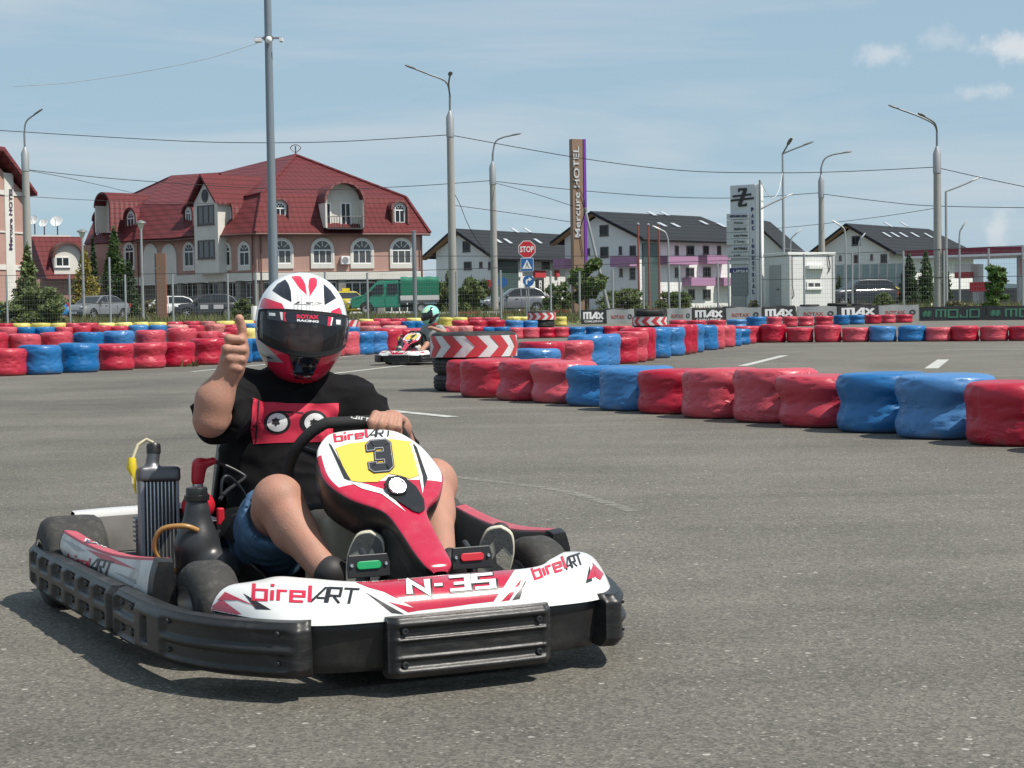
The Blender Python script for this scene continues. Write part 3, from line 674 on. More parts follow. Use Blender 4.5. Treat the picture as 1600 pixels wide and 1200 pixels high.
    mb.build('fins', ALU, rd); mb = MB(); mb.box((-.051, 0, .155), (.014, .045, .33)); mb.box((.051, 0, .155), (.010, .045, .33)); mb.box((0, 0, -.008), (.116, .05, .022)); mb.build('side_tank', mat('grey side tank', (.22, .22, .24), .4, metal=.7), rd, bevel=.003)
    s = SDF((-.1, -.06, .26), (.1, .06, .44), .005); s.box((.0, 0, .325), (.062, .028, .024), .012, k=0); s.cap((-.02, 0, .34), (-.012, 0, .39), .020, .019, k=.012); sdf_build('top_tank', s, mat('dark cast tank', (.13, .13, .14), .4, metal=.7), rd)
    MB().lathe([(0, .028), (.018, .028), (.021, .022), (.021, 0)], 20, Matrix.Translation((-.012, 0, .388))).build('filler_cap', BLK, rd, smooth=40)
    MB().tube([(-.012, 0, .418), (-.03, .01, .43), (-.055, .01, .415), (-.075, 0, .37), (-.076, 0, .30)], .005, 8).build('overflow_hose', mat('milky hose', (.5, .45, .3), .4), rd, smooth=60)
    MB().tube([(-.076, 0, .375), (-.077, 0, .345), (-.074, 0, .325), (-.066, 0, .27)], [.012, .015, .006, .0025], 10).build('catch_cap', YELC, rd, smooth=50)
    before = set(root.children)
    s = SDF((-.62, .82, .10), (-.30, 1.08, .46), .006)
    s.cap((-.45, .95, .17), (-.45, .95, .27), .062, .058, k=.02); s.cap((-.45, .95, .27), (-.448, .95, .36), .056, .036, k=.03); s.ell((-.40, .90, .20), (.06, .05, .055), k=.03); s.cap((-.448, .95, .36), (-.448, .95, .385), .030, k=.01)
    ex, _ = sdf_build('airbox', s, mat('satin black bottle', (.03, .031, .033), .36, noise_amt=.2, nscale=12), root)
    MB().lathe([(0, .032), (.028, .032), (.03, .028), (.03, .012), (.035, .010), (.035, -.004), (.03, -.006)], 24, Matrix.Translation((-.448, .95, .398))).build('airbox_cap', BLK, ex, smooth=30)
    mb = MB(); mb.box((-.42, 1.30, .20), (.20, .22, .20)); mb.box((-.44, 1.30, .32), (.14, .16, .05)); mb.tube([(-.42, 1.42, .22), (-.30, 1.50, .24), (-.1, 1.58, .24), (.2, 1.6, .22)], .05, 16)
    for k in range(6): mb.box((-.42, 1.30, .235 + k * .014), (.215, .235, .005))
    mb.build('engine', mat('cast engine', (.10, .10, .11), .45, metal=.7, noise_amt=.3, nscale=15), root, bevel=.004)
    s = SDF((-.5, 1.0, .28), (-.30, 1.35, .56), .006); s.ell((-.39, 1.16, .355), (.05, .04, .045), k=.01); s.cap((-.39, 1.16, .43), (-.385, 1.16, .475), .02, .022, k=.01); s.cap((-.385, 1.16, .475), (-.345, 1.15, .485), .016, .012, k=.01)
    sp, _ = sdf_build('spark_cap', s, REDP, root); MB().tube([(-.39, 1.16, .385), (-.39, 1.16, .435)], .016, 12).build('spark_plug', ALU, sp, smooth=50)
    mb = MB(); mb.tube(spline([(-.345, 1.15, .485), (-.30, 1.14, .465), (-.26, 1.13, .44), (-.265, 1.12, .43), (-.33, 1.06, .405), (-.37, 1.0, .385)], 20), .0055, 8)
    mb.tube(spline([(-.37, .98, .40), (-.365, .98, .445), (-.34, .99, .45), (-.28, 1.05, .39), (-.25, 1.1, .30), (-.25, 1.1, .2)], 24), .0045, 8); mb.build('ignition_cable', INK, root, smooth=60)
    MB().tube(spline([(-.46, .90, .315), (-.50, .90, .33), (-.555, .93, .32), (-.57, .95, .27), (-.545, .95, .22), (-.50, .96, .195), (-.46, .97, .19)], 26), .0075, 10).build('fuel_hose', RUBHOSE, root, smooth=60)
    mb = MB(); mb.tube([(-.40, 1.02, .16), (-.34, 1.1, .28)], .02); mb.tube([(-.33, 1.0, .30), (-.26, 1.12, .30)], .04, 14); mb.tube([(-.30, 1.14, .30), (-.18, 1.3, .29)], .045, 14); mb.build('intake_pipe', BLK, root, smooth=60)
    mb = MB(); mb.box((-.36, 1.03, .335), (.02, .02, .05)); mb.build('fuel_tap', REDP, root, bevel=.004)
    for o in root.children:
        if o not in before: o.location.x += .037
    # --- rear bumper
    def rbf(u, w):
        x = -.56 + 1.12 * u; q = [(2.03, .12), (2.05, .13), (2.06, .20), (2.055, .262), (2.04, .272), (1.99, .270), (1.98, .25), (1.98, .13)][int(round(w * 7))]; b = .05 * (abs(x) / .56) ** 6
        return Vector((x, q[0] - b + .02, q[1]))
    MB().grid(rbf, 41, 8, mfn=lambda u, w: 1 if .5 < w < .71 else (2 if w > .71 else 0)).build('rear_bumper', [BLK, WHTD, mat('grime grey plastic', (.16, .15, .14), .6, noise_amt=.3, nscale=8)], root, smooth=40)
    return obj

def kart_graphics(obj, number, poly1=True):
    nose, nb = obj['nose']; c = pxcast(nb, KI)
    pp = lambda poly, lay=0: polyshape(poly, lay)
    decal('red_graphic', join2d(pp([(548, 906.5), (600, 902), (640, 897), (720, 890), (809, 883), (788, 916), (771, 940), (735, 944), (700, 949), (655, 954), (638, 957), (606, 940), (648, 950), (600, 925), (575, 918)])), c, RED, nose, off=.0006, maxlen=2.2)
    decal('red_graphic', join2d(pp([(320, 956), (346, 936), (378, 960), (352, 961)]), pp([(340, 938), (352, 925), (402, 948), (372, 938)], 1)), c, RED, nose, off=.0006, maxlen=2.2)
    decal('red_graphic', join2d(pp([(783, 940), (815, 905), (812, 913), (796, 938)], 0), pp([(925, 879), (943, 897), (938, 907), (931, 903)], 1), pp([(917, 906), (926, 884), (930, 902)], 2)), c, RED, nose, off=.0006, maxlen=2.2)
    decal('dark_graphic', join2d(pp([(380, 927), (424, 953), (400, 952)], 0), pp([(570, 925), (632, 960), (612, 958)], 0), pp([(800, 938), (823, 905), (812, 936)], 0), pp([(915, 912), (921, 884), (925, 908)], 1)), c, INK, nose, off=.0007, maxlen=4)
    n1 = text_px('birel', 396, 937, 484, 941, 25, w=.15, gap=.24); n2 = text_px('ART', 487, 941, 557, 944, 23, w=.13, gap=.10, shear=.12)
    decal('lettering', n1, c, RINK, nose, off=.0011, maxlen=4); decal('lettering', n2, c, INK, nose, off=.0011, maxlen=4)
    n1 = text_px('birel', 836, 905, 884, 889, 20, w=.17, gap=.24); n2 = text_px('ART', 886, 891, 912, 882, 18, w=.14, gap=.06, cond=.8)
    decal('lettering', n1, c, RINK, nose, off=.0011, maxlen=4); decal('lettering', n2, c, INK, nose, off=.0011, maxlen=4)
    decal('lettering_shadow', text_px('N-35', 641, 930, 772, 919.5, 22.5, w=.30, gap=.22), c, INK, nose, off=.0010, maxlen=4)
    decal('lettering', text_px('N-35', 640, 928.5, 770, 918, 20, w=.22, gap=.24), c, WINK, nose, off=.0026, maxlen=4)
    # number fairing
    fo, fb = obj['fair']; c = pxcast(fb, KI)
    decal('white_graphic', join2d(pp([(545, 753), (572, 757), (602, 766), (634, 800), (596, 772), (566, 764)])), c, WINK, fo, off=.0016, maxlen=4)
    decal('dark_graphic', join2d(pp([(513, 692), (518, 697), (548, 752), (538, 748)], 2), pp([(645, 693), (651, 700), (668, 748), (662, 765), (660, 745)], 2)), c, INK, fo, off=.0016, maxlen=5)
    decal('white_graphic', join2d(pp([(640, 692), (646, 700), (664, 748), (660, 772), (655, 745)], 0)), c, WINK, fo, off=.0022, maxlen=5)
    decal('number_field', pp([(524, 701), (545, 694), (580, 689.5), (612, 687), (642, 691), (648, 706), (656, 728), (658, 742), (640, 749), (626, 744), (608, 741), (597, 748), (590, 754), (560, 754), (549, 752), (538, 735)]), c, YEL, fo, off=.0022, maxlen=5)
    if number == '3':
        T = lambda x, y: (578 + 25 * x + 5.0 * (1 - y), 733.5 - 36.5 * y - 2.2 * x)
        segs = [[T(0, .80), T(0, .93), T(.12, 1), T(.88, 1), T(1, .93), T(1, .60), T(.84, .5), T(1, .40), T(1, .07), T(.88, 0), T(.12, 0), T(0, .07), T(0, .20)], [T(.34, .5), T(.80, .5)]]
        for wpx, m_, of in ((16, INK, .0045), (13.2, GRYINK, .0054), (11, INK, .0063)):
            sh = []
            for i, sg in enumerate(segs):
                k = (16 - wpx) / 2 - 2.5; sg = [Vector(p) for p in sg]; sg[0] = sg[0] + (sg[0] - sg[1]).normalized() * (3.5 - (16 - wpx) / 2 + (1.5 if i else 0)); sg[-1] = sg[-1] + (sg[-1] - sg[-2]).normalized() * (0 if i else 3.5 - (16 - wpx) / 2)
                v, f = stroke([tuple(p) for p in sg], wpx); sh.append(([(x, y, i) for x, y in v], f))
            decal('number', join2d(*sh), c, m_, fo, off=of, maxlen=4, lay=.0003)
    decal('lettering', text_px('birel', 524, 690.5, 573, 684, 12, w=.17, gap=.24), c, RINK, fo, off=.002, maxlen=4)
    decal('lettering', text_px('ART', 575, 684, 612, 682.5, 11.5, w=.13, gap=.10, shear=.12), c, INK, fo, off=.002, maxlen=4)
    decal('lamp_recess', pp([(600, 757), (606, 747), (620, 745), (633, 748), (650, 762), (662, 782), (663, 798), (655, 803), (645, 800), (630, 790), (608, 776)]), c, BLK, fo, off=.004, maxlen=4)
    h, n = c(618, 767); ax = (Vector((0, -.80, .60))).normalized(); q = ax.to_track_quat('Z', 'Y').to_matrix().to_4x4(); q.translation = h + Vector((0, -.004, .006))
    lm = MB().lathe([(0, .012), (.021, .012), (.0225, .010), (.0255, .012), (.0285, .008), (.030, -.012), (.02, -.03)], 32, q, mi=0).build('lamp', [BLK], fo.parent, smooth=40)
    MB().lathe([(0, .0165), (.012, .0155), (.0205, .0125)], 32, q).build('lens', LAMPW, lm, smooth=60)
    MB().lathe([(.0200, .0135), (.0205, .0165), (.0225, .0175), (.0245, .0165), (.025, .011)], 32, q).build('bezel', CHROME, lm, smooth=60)
    # pod
    po, pb = obj['pod-1']; c = pxcast(pb, KI)
    decal('lettering', text_px('birel', 104, 882, 138, 889, 17, w=.16, gap=.22), c, RINK, po, maxlen=4); decal('lettering', text_px('ART', 138, 891, 172, 898, 20, w=.14, gap=.06, shear=.15), c, INK, po, maxlen=4)
    decal('dark_graphic', join2d(pp([(90, 838), (105, 848), (118, 860), (135, 862), (112, 848)]), pp([(178, 893), (213, 913), (212, 906)])), c, GRYINK, po, maxlen=5)
    decal('red_graphic', join2d(pp([(135, 858), (170, 868), (213, 890), (160, 875)])), c, REDF, po, maxlen=5)
    decal('lettering', join2d(text_px('RACING', 132, 846, 200, 866, 5, False, bold=.02)), c, WINK, po, maxlen=4)
    po, pb = obj['pod1']; c = pxcast(pb, KI); decal('lettering', text_px('RACING', 788, 804, 834, 815, -6, False, bold=.02), c, WINK, po, maxlen=4)
    wo, wb = obj['wheel']; c = pxcast(wb, KI); decal('lettering', text_px('birel', 549, 653, 584, 660, 7, w=.15, gap=.24), c, GRYINK, wo, maxlen=3)

kart = thing('go_kart', 'red and white racing kart with yellow number 3 plate in the foreground', 'go-kart', KLOC, KROT, 'rental karts')
KOBJ = build_kart(kart, {'nose': True})
K2LOC = G(624, 571); K2LOC.z = 0
kart_b = copy_tree(kart); kart_b.location = K2LOC; kart_b.rotation_euler.z = R(-20)
kart_b['label'] = 'red and white racing kart with number 1 plate, behind the chevron tyre stack'
kart_graphics(KOBJ, '3')
def second_graphics():
    # the same sticker set on the far kart, with its own number
    for p in kart_b.children:
        src = next((q for q in kart.children if q.data == p.data and q.type == 'MESH' and (q.location - p.location).length < 1e-6), None)
        if src is None: continue
        for d in src.children:
            if d.name.split('.')[0] in ('red_graphic', 'dark_graphic', 'lettering', 'lettering_shadow', 'number_field', 'lamp_recess', 'white_graphic'):
                copy_tree(d, p)
    copy_tree(next(p for p in kart.children if p.name.startswith('lamp')), kart_b)
    fo = next(p for p in kart_b.children if p.name.startswith('number_fairing'))
    c = pxcast(KOBJ['fair'][1], KI)
    decal('number', polyshape([(572, 708), (600, 690), (618, 689), (622, 738), (598, 741), (596, 715), (576, 722)]), c, INK, fo, off=.0045, maxlen=4)
second_graphics()
# ================================================================ PEOPLE
SKIN = mat('skin', (.40, .205, .142), .58, noise_amt=.14, nscale=22, bump=.16, bscale=190, dirt=(.42, .15, .11, .45), dscale=11)
SKIN.node_tree.nodes['Principled BSDF'].inputs['Subsurface Weight'].default_value = .08
SKIN.node_tree.nodes['Principled BSDF'].inputs['Subsurface Radius'].default_value = (.012, .005, .003)
TEE = mat('black cotton', (.0065, .006, .007), .95, spec=.2, noise_amt=.25, nscale=14, bump=.15, bscale=260)
DEN = mat('blue denim', (.07, .15, .26), .9, noise_amt=.28, nscale=26, bump=.25, bscale=300, dirt=(.20, .30, .42, .5), dscale=16)
HW = mat('white lacquer', (.80, .80, .79), .15, coat=.7); HR = mat('signal red lacquer', (.62, .02, .06), .15, coat=.7); HB = mat('black lacquer', (.012, .013, .02), .12, coat=.7)
HG = mat('silver lacquer', (.42, .42, .44), .25, metal=.4); LIN = mat('helmet lining', (.015, .015, .017), .9)
def visor_mat(name, tint, al):
    m = mat(name, tint, .04, alpha=al, coat=.5); return m
VIS = visor_mat('smoked visor', (.03, .031, .036), .42); VISK = visor_mat('dark visor', (.012, .012, .014), .9)
SOLE = mat('sole rubber beige', (.58, .54, .43), .8, noise_amt=.1, nscale=60, bump=.12, bscale=150); SOLG = mat('sole rubber grey', (.12, .12, .115), .8, noise_amt=.2, nscale=60, bump=.12, bscale=150); SHOE = mat('dark shoe', (.025, .022, .024), .6, noise_amt=.2, nscale=20)

HPROF = [(-.166, .040, .080, .07), (-.156, .062, .112, .09), (-.138, .082, .142, .108), (-.11, .104, .164, .128), (-.075, .123, .175, .142), (-.03, .1345, .176, .152), (.02, .1375, .168, .157), (.06, .132, .152, .155), (.10, .116, .121, .138), (.135, .088, .082, .107), (.155, .057, .045, .069), (.166, .022, .015, .025), (.1675, .0, .0, .0)]
_HP = spline(HPROF, 120)
def hp(az, w, grow=0.):
    i = w * 119; k = min(int(i), 118); q = _HP[k] + (_HP[k + 1] - _HP[k]) * (i - k); z, hw, fr, bk = q
    c = math.cos(az); s = math.sin(az); y = -(fr if c > 0 else bk) * math.copysign(abs(c) ** .9, c)
    v = Vector((hw * math.copysign(abs(s) ** .9, s), y, z)); n = Vector((v.x / .14 ** 2, v.y / .16 ** 2, (z + .0) / .17 ** 2)).normalized(); return v + n * grow
def z_w(z): return float(np.interp(z, _HP[:, 0], np.linspace(0, 1, 120)))
def vis_top(az): return .048 - .006 * (az / 1.2) ** 2
def vis_bot(az): return -.083 + .040 * (abs(az) / 1.22) ** 1.6
def make_helmet(parent, M, name='helmet', shell=None, visor=None, two_tone=False):
    h = bpy.data.objects.new(name, None); COL.objects.link(h); h.parent = parent; h.matrix_local = M
    mb = MB(); NU, NV = 220, 110; A = lambda u: (u - .5) * 2 * pi
    vs = [hp(A(i / NU), j / (NV - 1)) for i in range(NU) for j in range(NV)]; fs = []
    for i in range(NU):
        for j in range(NV - 1):
            az = A((i + .5) / NU); z = _HP[min(119, int((j + .5) / (NV - 1) * 119)), 0]
            if abs(az) < 1.12 and vis_bot(az) + .004 < z < vis_top(az) - .002: continue
            i2 = (i + 1) % NU; fs.append((i * NV + j, i2 * NV + j, i2 * NV + j + 1, i * NV + j + 1))
    mb.add(vs, fs); fullb = MB(); fullb.grid(lambda u, w: hp(A(u), w), 120, 60, cu=True)
    if two_tone:
        zz = lambda f: sum(mb.v[i][2] for i in f) / 4; fy = lambda f: mb.v[f[0]][1]
        mb.m = [1 if zz(f) < -.045 + .10 * max(0, fy(f) + .02) - .6 * max(0, fy(f) - .06) else 0 for f in mb.f]
    sh = mb.build('shell', [shell or HW, HR], h, smooth=80)
    lin = MB(); lin.grid(lambda u, w: hp(A(u), z_w(-.16 + .30 * w), -.022) , 60, 24, cu=True, mfn=None)
    lin.f = [f for f in lin.f if not (abs(A((f[0] // 24 + .5) / 60)) < 1.0 and -.085 < lin.v[f[0]][2] < .052)]; lin.m = [0] * len(lin.f)
    lin.build('lining', LIN, h, smooth=80)
    vm = MB(); vm.grid(lambda u, w: hp((u - .5) * 2.56, z_w(vis_bot((u - .5) * 2.56) + (vis_top((u - .5) * 2.56) - vis_bot((u - .5) * 2.56)) * w), .006), 60, 20)
    vm.m = [1 if (k % 19 in (0, 1, 18) or k // 19 < 3 or k // 19 > 55) else 0 for k in range(len(vm.f))]; vo = vm.build('visor', [visor or VIS, LIN], h, smooth=80)
    e = MB(); 
    for w in (0, 1): e.tube([hp((k / 60 - .5) * 2.5, z_w((vis_top if w else vis_bot)((k / 60 - .5) * 2.5)), .004) for k in range(61)], .0032, 6)
    e.build('visor_edge', LIN, h, smooth=60)
    pv = MB()
    for s in (-1, 1):
        q = hp(s * 1.30, z_w(-.005), .004); n = Vector((s, -.25, 0)).normalized(); pv.tube([q - n * .012, q - n * .001, q + n * .002], [.020, .020, .015], 20)
    pv.build('visor_pivot', HG, h, smooth=40)
    return h, sh, fullb.bvh(), vo, vm.bvh()

def hand_curl(s, pts, radii, k=.004):
    for a, b, ra, rb in zip(pts[:-1], pts[1:], radii[:-1], radii[1:]): s.cap(a, b, ra, rb, k=k)

def LPk(MI):
    o = MI @ CAM; R3 = MI.to_3x3()
    def f(px, py, y):
        r = R3 @ ray(px, py); t = (y - o.y) / r.y; return o + r * t
    return f
LP = LPk(KI)
IR = (KI.to_3x3() @ CX).normalized(); IV = (KI.to_3x3() @ _fwd).normalized(); IU = Vector((0, 0, 1))

drv = thing('person', 'man in black T-shirt, denim shorts and red and white helmet giving a thumbs up', 'person', KLOC, KROT)
# --- joints
shR, elR, wrR = LP(372, 628, 1.27), LP(329, 656, .985), LP(361, 577, .955)
shL, elL = LP(556, 638, 1.25), Vector((.27, 1.07, .43)); wrL = LP(622, 668, .90)
hipR, knR, anR = Vector((-.11, 1.32, .17)), LP(434, 784, .72), LP(508, 892, .52)
hipL, knL, anL = Vector((.10, 1.32, .17)), LP(676, 757, .80), LP(690, 878, .50)
hd = LP(470, 512, 1.24); nk = Vector((hd.x - .0, 1.30, .70))
b = SDF((-.52, .36, .06), (.44, 1.56, 1.06), .0046)
b.cap(nk - Vector((0, 0, .10)), nk + Vector((0, -.02, .08)), .060, .056, k=.03)
b.ell(hd + Vector((0, .01, .0)), (.074, .094, .115), k=.03); b.ell(hd + Vector((-.01, -.05, -.065)), (.052, .05, .055), k=.03)
# face: brow, eye hollows, nose, lips, ears
fwd = Vector((-.195, -.98, 0)).normalized(); hx = Vector((-fwd.y, fwd.x, 0)); hx = hx if hx.dot(IR) > 0 else -hx
fc = lambda a, f, z: hd + hx * a + fwd * f + IU * z
for a in (-.032, .032):
    b.ell(fc(a, .086, .008), (.017, .014, .011), k=.008, cut=True)
    b.cap(fc(a - .016, .088, .026), fc(a + .016, .088, .026), .010, k=.010); b.ell(fc(a * 1.05, .070, -.035), (.024, .022, .02), k=.02)
    b.ell(fc(a * 2.35, -.008, -.01), (.012, .020, .030), k=.008)
b.cap(fc(0, .092, .012), fc(0, .112, -.028), .009, .014, k=.010); b.cap(fc(-.013, .100, -.033), fc(.013, .100, -.033), .009, k=.006)
b.cap(fc(-.020, .087, -.060), fc(.020, .087, -.060), .008, k=.006); b.cap(fc(-.018, .085, -.070), fc(.018, .085, -.070), .009, k=.005); b.ell(fc(0, .075, -.098), (.024, .02, .018), k=.015)
b.ell((nk.x, 1.30, .50), (.19, .115, .22), k=.05); b.ell((nk.x, 1.28, .26), (.17, .14, .16), k=.06)
b.cap((shR.x, shR.y, shR.z), (shL.x, shL.y, shL.z), .06, k=.04)
b.cap(shR, elR, .058, .046, k=.03)
fm = elR.lerp(wrR, .40) + IR * -.012; b.cap(elR, fm, .046, .048, k=.02); b.cap(fm, wrR, .048, .032, k=.03)
b.cap(shL, elL, .056, .05, k=.03); b.cap(elL, wrL, .05, .034, k=.03)
for hp_, kn, an, s in ((hipR, knR, anR, -1), (hipL, knL, anL, 1)):
    b.cap(hp_, kn, .095, .064, k=.05); b.ell(kn + Vector((0, -.014, .010)), (.048, .055, .055), k=.04)
    cf = kn.lerp(an, .38) + Vector((0, .022, -.006)); b.cap(kn, cf, .060, .054, k=.03); b.cap(cf, an, .054, .036, k=.04); b.cap(kn.lerp(an, .2) + Vector((0, -.02, 0)), an.lerp(kn, .1), .035, .028, k=.03)
# right fist, thumb up (positions read off the photo around the wrist)
W0 = .00187
def hq(px, py, dpt): return LP(px, py, .935) + IV * dpt
b.ell(hq(364, 555, .010), (.030, .030, .046), k=.02); b.cap(wrR, hq(363, 563, .010), .033, .034, k=.02)
rows = [(529, 352, 385, .0125), (545, 348, 387, .0130), (560, 352, 386, .0125), (574, 358, 382, .0108)]
for py, x0, x1, r in rows:
    mcp = hq(x0 + 3, py + 2, .026); pip = hq(x0 + 7, py, -.018); dip = hq(x1 - 7, py + 2, -.022); tip = hq(x1 - 9, py + 3, .012)
    hand_curl(b, [mcp, pip, dip, tip], [r * 1.1, r * 1.02, r, r * .85], k=.0035)
b.ell(hq(379, 548, .014), (.016, .024, .036), k=.012)
hand_curl(b, [hq(374, 555, .01), hq(378, 533, .004), hq(378, 513, .0), hq(374, 498, -.002)], [.018, .0145, .0125, .0132], k=.006)
# left hand over the wheel rim
def gq(px, py, y): return LP(px, py, y)
b.cap(wrL, gq(612, 660, .83), .034, .034, k=.02); b.ell(gq(609, 657, .815), (.040, .034, .024), k=.02)
for i, (xa, xb) in enumerate(((588, 580), (600, 594), (612, 609), (624, 622))):
    r = (.0125, .0132, .0126, .0112)[i]; dy = i * 2.2
    hand_curl(b, [gq(xa + 4, 650 + dy, .80), gq(xa - 1, 648 + dy, .765), gq(xb, 660 + dy, .742), gq(xb + 2, 671 + dy, .752)], [r * 1.1, r * 1.05, r, r * .85], k=.003)
hand_curl(b, [gq(598, 662, .83), gq(585, 658, .80), gq(574, 656, .785)], [.019, .015, .012], k=.006)
body, _ = sdf_build('body', b, SKIN, drv, relax=1)
ey = MB()
for a in (-.032, .032): ey.lathe([(0, -.011)] + [(.011 * math.sin(t * pi / 12), -.011 * math.cos(t * pi / 12)) for t in range(1, 12)] + [(0, .011)], 16, Matrix.Translation(fc(a, .080, .008)))
ey.build('eyes', mat('eye white', (.6, .58, .55), .2), body, smooth=60)
# nails on the raised thumb
# --- T-shirt
t = SDF((-.50, .80, .10), (.42, 1.58, .80), .006)
cx = -.015
t.ell((cx, 1.30, .50), (.222, .145, .25), k=.04); t.ell((cx, 1.255, .31), (.208, .185, .19), k=.06); t.cap((cx - .09, 1.30, .20), (cx + .09, 1.30, .20), .13, k=.05)
t.cap(shR + Vector((.03, .01, .0)), shL + Vector((-.03, .01, .0)), .082, k=.05); t.cap(nk + Vector((0, .01, -.085)), nk + Vector((0, 0, -.01)), .10, .073, k=.05)
eS = shR.lerp(elR, .70) + Vector((0, 0, -.004)); t.cap(shR, eS, .082, .078, k=.04); eL = shL.lerp(elL, .70); t.cap(shL, eL, .082, .078, k=.04)
# open the neck and the sleeves
t.cap(nk + Vector((0, -.02, .0)), nk + Vector((0, -.03, .12)), .064, .07, cut=True)
dR = (elR - shR).normalized(); t.cap(eS + dR * .07, eS + dR * .2, .064, cut=True); dL = (elL - shL).normalized(); t.cap(eL + dL * .075, eL + dL * .2, .085, cut=True)
def folds(amp, f, seed, stretch=(1, 1, 1)):
    def d(V, Fc):
        N = vnormals(V, Fc); out = V.copy()
        for i, v in enumerate(V):
            p = Vector((v[0] * f * stretch[0] + seed, v[1] * f * stretch[1], v[2] * f * stretch[2])); n0 = noise.noise(p + Vector((noise.noise(p * .6) * .9, 0, noise.noise(p * .5 + Vector((9, 9, 9))) * .9))); n1 = noise.noise(p * 2.1)
            out[i] += N[i] * amp * ((1 - abs(n0) * 2.4) + .4 * n1)
        return out
    return d
tee, tmb = sdf_build('t_shirt', t, TEE, drv, disp=folds(.011, 9, 3.1, (1, 1, 1.6)), relax=1)
tc_ = pxcast(tmb.bvh(), KI); PRT = mat('red print', (.58, .022, .06), .7, bump=.1, bscale=200); PRK = mat('black print', (.012, .011, .012), .75); PRW = mat('white print', (.72, .71, .70), .7)
pr_ = decal('print', polyshape([(395, 622), (410, 628), (440, 629.5), (480, 631), (529, 630), (529, 643), (520, 690), (470, 691), (430, 692), (396, 694), (391, 670)]), tc_, PRT, tee, off=.0015, maxlen=6)
circ = lambda x, y, rx, ry, n=28, lay=0: polyshape([(x + rx * math.cos(2 * pi * k / n), y + ry * math.sin(2 * pi * k / n)) for k in range(n)], lay)
decal('print', join2d(circ(433, 660, 21, 18), circ(490, 660, 22, 19, lay=0), polyshape([(402, 626), (404, 626), (401, 692), (398, 692)], 0), polyshape([(434, 641.5), (458, 643), (458, 646), (434, 645)], 0), polyshape([(463, 644), (474, 644.5), (474, 646.5), (463, 646)], 0)), tc_, PRK, tee, off=.0025, maxlen=5)
decal('print', join2d(circ(433, 660, 16, 14), circ(491, 660, 16, 14)), tc_, PRW, tee, off=.0034, maxlen=5)
gear = lambda x, y, r: polyshape([(x + (r if k % 2 else r * .62) * math.cos(2 * pi * k / 12), y + (r if k % 2 else r * .62) * .9 * math.sin(2 * pi * k / 12)) for k in range(12)])
decal('print', join2d(gear(431, 659, 7.5), gear(490, 660, 7.5)), tc_, PRK, tee, off=.0043, maxlen=4)
# --- shorts
q = SDF((-.42, .62, .04), (.42, 1.60, .62), .006)
q.cap(hipR + Vector((0, .02, .02)), hipL + Vector((0, .02, .02)), .14, k=.04)
for hp_, kn, f in ((hipR, knR, .78), (hipL, knL, .70)):
    e = hp_.lerp(kn, f) + Vector((0, .0, -.012)); q.cap(hp_, e, .122, .098, k=.05); d = (kn - hp_).normalized(); q.cap(e + d * .078, e + d * .24, .088, .10, cut=True)
sdf_build('shorts', q, DEN, drv, disp=folds(.006, 11, 1.7), relax=1)
# --- shoes: soles face the camera, toes up on the pedals
def shoe(px, py, y, lean, an, mir):
    c = LP(px, py, y); up = (IU * .95 + IR * lean + Vector((0, -.16, 0))).normalized(); nrm = (-IV + IU * .10).normalized(); nrm = (nrm - up * nrm.dot(up)).normalized(); rt = up.cross(nrm) * -1
    if rt.dot(IR) < 0: rt = -rt
    sh = SDF(c - Vector((.26, .2, .24)), c + Vector((.26, .3, .24)), .005); Rm = [[*rt], [*up], [*nrm]]; Rt = np.array([[rt[i], up[i], nrm[i]] for i in range(3)])
    sh.ell(c + up * .065 - nrm * .045, (.046, .085, .036), Rt, k=.015); sh.ell(c - up * .07 - nrm * .055, (.037, .085, .045), Rt, k=.015); sh.cap(c - up * .10 - nrm * .065, c - up * .055 - nrm * .14, .040, .042, k=.02); sh.cap(c + up * .06 - nrm * .055, c - up * .03 - nrm * .085, .035, .045, k=.02)
    sh.cap(c - up * .03 - nrm * .085, c.lerp(an, .86), .044, .046, k=.02)
    o, _ = sdf_build('shoe', sh, SHOE, drv)
    outl = spline([(0, .152), (.036, .135), (.050, .08), (.045, .02), (.033, -.04), (.036, -.10), (.024, -.142), (0, -.15), (-.024, -.142), (-.034, -.10), (-.030, -.04), (-.042, .02), (-.048, .08), (-.034, .135), (0, .152)], 57)[:-1]
    outl = [(a * mir, b_) for a, b_ in outl]
    so = MB(); so.prism(outl, c - nrm * .012, rt, up, nrm * .02); s_ = so.build('sole', SOLE, o, smooth=40, bevel=.003)
    pc = planecast(c + nrm * .008, rt, up)
    sc_ = lambda q: (q[0] * .93, q[1] * .97)
    Rr = [sc_(q) for q in outl[:28] if q[1] > .075]; Ll = [sc_(q) for q in outl[28:] if q[1] > .075]
    toe = Ll + Rr + [(.030 * mir, .085), (.012 * mir, .110), (.0, .075), (-.018 * mir, .098)]
    st = [(-.028 * mir, .0), (-.006 * mir, .012), (.002 * mir, .040), (.010 * mir, .012), (.030 * mir, .004), (.012 * mir, -.010), (.016 * mir, -.034), (0, -.018), (-.016 * mir, -.036), (-.012 * mir, -.010)]
    decal('tread', join2d(polyshape(toe), polyshape([(a, b_ + .036) for a, b_ in st]), polyshape([(-.026, -.07), (.026, -.07), (.020, -.125), (-.020, -.125)])), pc, SOLG, o, off=.0008, maxlen=.02)
    return o
shoe(563, 915, .46, .14, anR, 1); shoe(769, 905, .46, .10, anL, -1)
